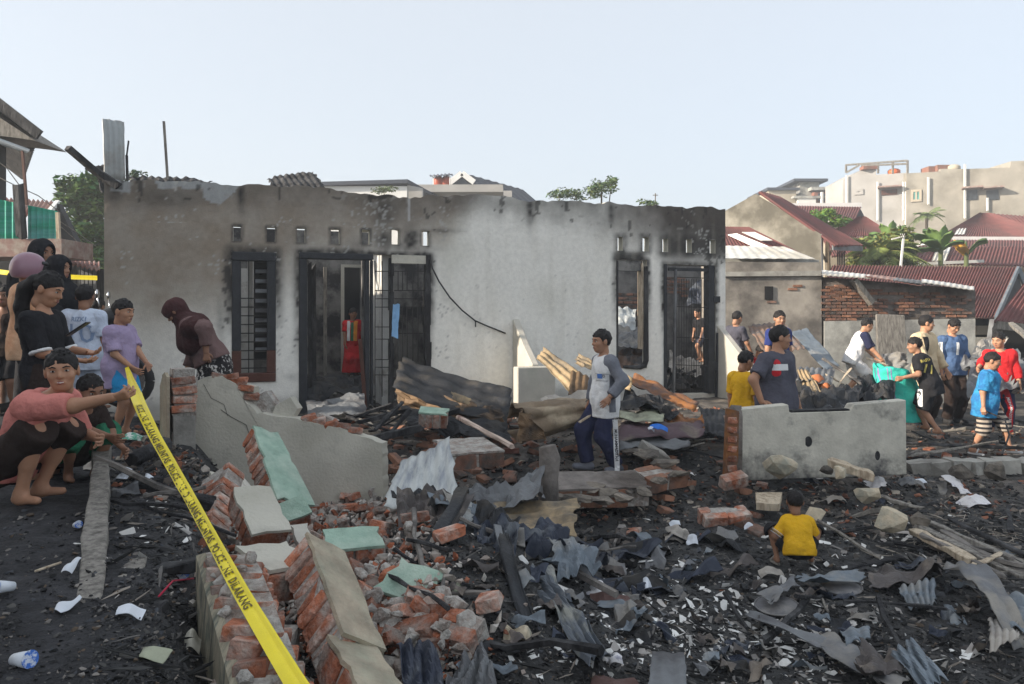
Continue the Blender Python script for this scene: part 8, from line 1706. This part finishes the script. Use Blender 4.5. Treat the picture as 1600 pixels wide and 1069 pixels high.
for k, (x, y, w_, h_, z_, m_, nm, lab) in enumerate([(1240, 738, .16, .13, .05, 'paper white', 'paper', 'crumpled white paper at the foot of the low wall'), (1372, 765, .20, .24, .06, 'paper white', 'paper', 'tall crumpled white paper near the pale rock'), (1428, 762, .26, .16, .06, 'dusty slate', 'film', 'grey plastic film with a white corner'), (1440, 758, .10, .09, .03, 'plastic white', 'bag', 'small white bag on the grey film'),
        (1498, 768, .20, .34, .04, 'paper white', 'paper', 'long white newspaper sheet at the right'), (1522, 790, .26, .17, .03, 'paper white', 'paper', 'white newspaper sheet with a blue edge'), (1058, 846, .20, .15, .04, 'dusty sheet', 'bag', 'grey folded bag on the ash in mid plot'), (1082, 852, .09, .08, .03, 'plastic white', 'bag', 'small clear bag beside the grey folded bag'), (1302, 790, .22, .12, .05, 'dusty sheet', 'paper', 'pale torn board right of the squatting boy'),
        (1012, 925, .07, .12, .04, 'plastic white', 'bag', 'upright clear scrap among the white flakes'), (1205, 902, .16, .07, .03, 'dusty sheet', 'paper', 'pale flake just in front of the squatting boy'), (1170, 832, .08, .08, .03, 'plastic white', 'bag', 'clear bag by the orange bricks'), (1055, 825, .09, .06, .02, 'plastic white', 'bag', 'flat clear scrap in mid plot'), (955, 948, .24, .10, .03, 'brown plum sheet', 'rag', 'dark red cloth scrap left of the white flakes'), (962, 958, .22, .08, .03, 'blue grey sheet', 'rag', 'grey green cloth scrap under the dark red one'),
        (935, 925, .09, .06, .02, 'paper white', 'shard', 'white porcelain shard lying right of the long slate sheet'), (928, 934, .10, .05, .02, 'paper white', 'shard', 'lower white porcelain shard beside the first'), (870, 880, .04, .07, .02, 'plastic white', 'bag', 'tiny pale bag in the dark scraps'), (808, 1008, .12, .10, .05, 'pale rock', 'rag', 'beige lump of cloth in front of the long slate sheet'), (960, 1046, .08, .07, .04, 'paper white', 'shard', 'white fragment near the bottom edge'),
        (208, 690, .15, .13, .03, 'green print bag', 'bag', 'green and white printed plastic bag near the squatting boys'), (112, 895, .04, .08, .02, 'plastic white', 'bag', 'crushed clear bag left of the long beam'), (106, 958, .045, .09, .02, 'plastic white', 'bag', 'crushed bag with a blue print by the long beam'), (205, 968, .09, .05, .02, 'plastic white', 'bag', 'clear plastic bag beside the slanting plank'), (300, 1020, .06, .08, .03, 'pale plaster', 'shard', 'pale shard by the wall stub'), (240, 1040, .11, .05, .02, 'pale green sheet', 'rag', 'pale green torn sheet at the lower left'), (225, 760, .06, .10, .03, 'plastic white', 'bag', 'white bag between the charred logs'), (190, 752, .12, .08, .03, 'plastic white', 'bag', 'white crumpled bag behind the long beam'), (140, 735, .12, .08, .03, 'dusty sheet', 'paper', 'grey paper behind the long beam'),
        (1030, 668, .20, .10, .04, 'blue rag', 'rag', 'bright blue rag on the plum coloured sheet'), (1018, 671, .08, .06, .02, 'plastic white', 'bag', 'small white scrap beside the blue rag'), (640, 645, .0001, .0001, 0, 'paper white', 'paper', '')]):
    if not lab: continue
    o = obj(nm, crumple(300+k, w_, h_, z_, m_, nm), None, lab, {'rag': 'rag', 'film': 'plastic film'}.get(nm, nm)); g_ = G(x, y); o.location = g_+Vector((0, 0, .02+z_*.3)); o.rotation_euler = (.35+random.uniform(-.15, .15), random.uniform(-.3, .3), random.uniform(-.4, .4))
    if 'plum' in lab or 'blue rag' in lab: o.location = W(x, y, 7.75)
def cup(x, y, lab, rot, sc=1.0):
    t = thing('water_cup', lab, 'cup', G(x, y)+Vector((0, 0, .03)), 0); t.rotation_euler = rot; t.scale = (sc, sc, sc)
    b = MB(); b.tube([(0, 0, -.045), (0, 0, 0), (0, 0, .045)], [.024, .03, .034], 14); b.build('cup_body', M('plastic white'), t, True); b = MB(); b.tube([(0, 0, .046), (0, 0, .050)], [.036, .036], 16); b.build('cup_lid', M('cup blue'), t)
cup(8, 930, 'blue lidded water cup at the left frame edge', (1.3, 0, -.5), .65); cup(34, 1047, 'blue printed water cup lying at the bottom left', (1.4, .2, 1.2), .7); cup(288, 906, 'blue lidded water cup lying against the wall stub', (1.25, 0, .3), .75); cup(120, 830, 'pale water cup on the black ground by the boy in pink', (1.3, .3, .8), .5)
b = MB(); b.tube([G(248, 945)+Vector((0, 0, .03)), G(270, 928)+Vector((0, 0, .05)), G(302, 915)+Vector((0, 0, .03))], .004, 5); b.build('wire', M('red wire'), None, True, label='pink red wire at the end of the slanting plank', cat='wire')
b = MB(); b.tube([G(55, 901)+Vector((0, 0, .02)), G(95, 887)+Vector((0, 0, .02))], .005, 5); b.build('straw', M('pale wood'), None, True, label='thin pale straw on the black ground at the left', cat='straw')
for x, y, r, lab in ((1315, 922, .115, 'round grey metal lid lying on the ash'), (1214, 952, .12, 'round dented pan half buried left of the metal lid')):
    t = thing('metal_plate', lab, 'metal lid', G(x, y)+Vector((0, 0, .02))); t.rotation_euler = (.08, -.06, 0); b = MB(); b.tube([(0, 0, -.012), (0, 0, .0), (0, 0, .008), (0, 0, .016)], [r, r*1.03, r*.9, .02], 26); b.build('disc', M('grey metal'), t, True); b = MB(); b.tube([(r*1.02*math.cos(a), r*1.02*math.sin(a), .002) for a in np.linspace(0, 2*math.pi, 27)], .006, 6, cap=False); b.build('rim', M('grey metal'), t, True)
for x, y, d, r, lab in ((1276, 597, 9.2, .10, 'round terracotta pot lying in the debris behind the low wall'), (1290, 607, 9.0, .07, 'broken terracotta pot beside the round one')):
    b = MB(); b.tube([(0, 0, -r*.7), (0, 0, -r*.1), (0, 0, r*.6), (0, 0, r*.62), (0, 0, r*.1)], [r*.6, r, r*.85, r*.75, r*.7], 16, cap=True); o = b.build('pot', M('terracotta'), None, True, label=lab, cat='pot'); o.location = W(x, y, d); o.rotation_euler = (1.1, .2, .5)
# blue cloth hanging in the window grille
o = obj('cloth', crumple(401, .10, .50, .015, 'sky cloth', 'cloth'), None, 'light blue cloth hanging from the window grille by the doorway', 'cloth'); hp = HL(618, 502, -.06); o.location = HW(hp.x, hp.y, hp.z); o.rotation_euler = (math.pi/2, .05, HROT)
# debris on the house floor, seen through doors and windows
t_ = np.random.default_rng(5); n = 1500; tt = t_.uniform(.3, 8.4, n); vv = t_.uniform(.2, 3.4, n); Pn = np.array([HW(a, b_, .47+.28*max(0, (b_-.6)/2.8)*(.6+.4*math.sin(a*2))) for a, b_ in zip(tt, vv)])
scatter('floor_debris', Pn, dist_size(Pn, .02, .12), .45, mixcol(n, [(.02, .02, .02), (.06, .058, .055), (.16, .15, .14), (.34, .33, .31), (.15, .07, .05)], [4, 4, 2, .8, .8]), .5, 12, 'attr rough')
for (ta, tb, va, vb, zt, lab) in ((.2, 3.2, .9, 2.95, .72, ''), (5.2, 8.6, .9, 3.55, .78, '')):
    n1_, n2_ = 34, 24; U, V_ = np.meshgrid(np.linspace(ta, tb, n1_), np.linspace(va, vb, n2_), indexing='ij'); Q_ = np.stack([U, V_, 0*U], -1); Zm = .452+(zt-.45)*ss(0, .6, (V_-va)/(vb-va))*(1+.35*fbm(Q_, 1.6, 9))+.04*vnoise(Q_, 9, 4)
    Pm = np.stack([U, V_, Zm], -1).reshape(-1, 3); i_ = np.arange(n1_*n2_).reshape(n1_, n2_); Fq = np.stack([i_[:-1, :-1], i_[1:, :-1], i_[1:, 1:], i_[:-1, 1:]], -1).reshape(-1, 4); obj('debris_mound', mesh_from('debris_mound', Pm, Fq, None, True, [M('burnt floor')]), house, kind='stuff')

# ------------------------------------------------------------------ humid haze
HAZE = .004
if HAZE:
    hm_ = bpy.data.materials.new('haze'); hm_.use_nodes = True; N = hm_.node_tree.nodes; N.remove(N['Principled BSDF']); pv = N.new('ShaderNodeVolumePrincipled'); pv.inputs['Density'].default_value = HAZE; pv.inputs['Color'].default_value = (.93, .95, .97, 1); pv.inputs['Anisotropy'].default_value = .3
    hm_.node_tree.links.new(pv.outputs[0], N['Material Output'].inputs['Volume']); b = MB(); b.box((0, 270, 6.1), (840, 700, 14.6)); b.build('haze', hm_, kind='stuff')
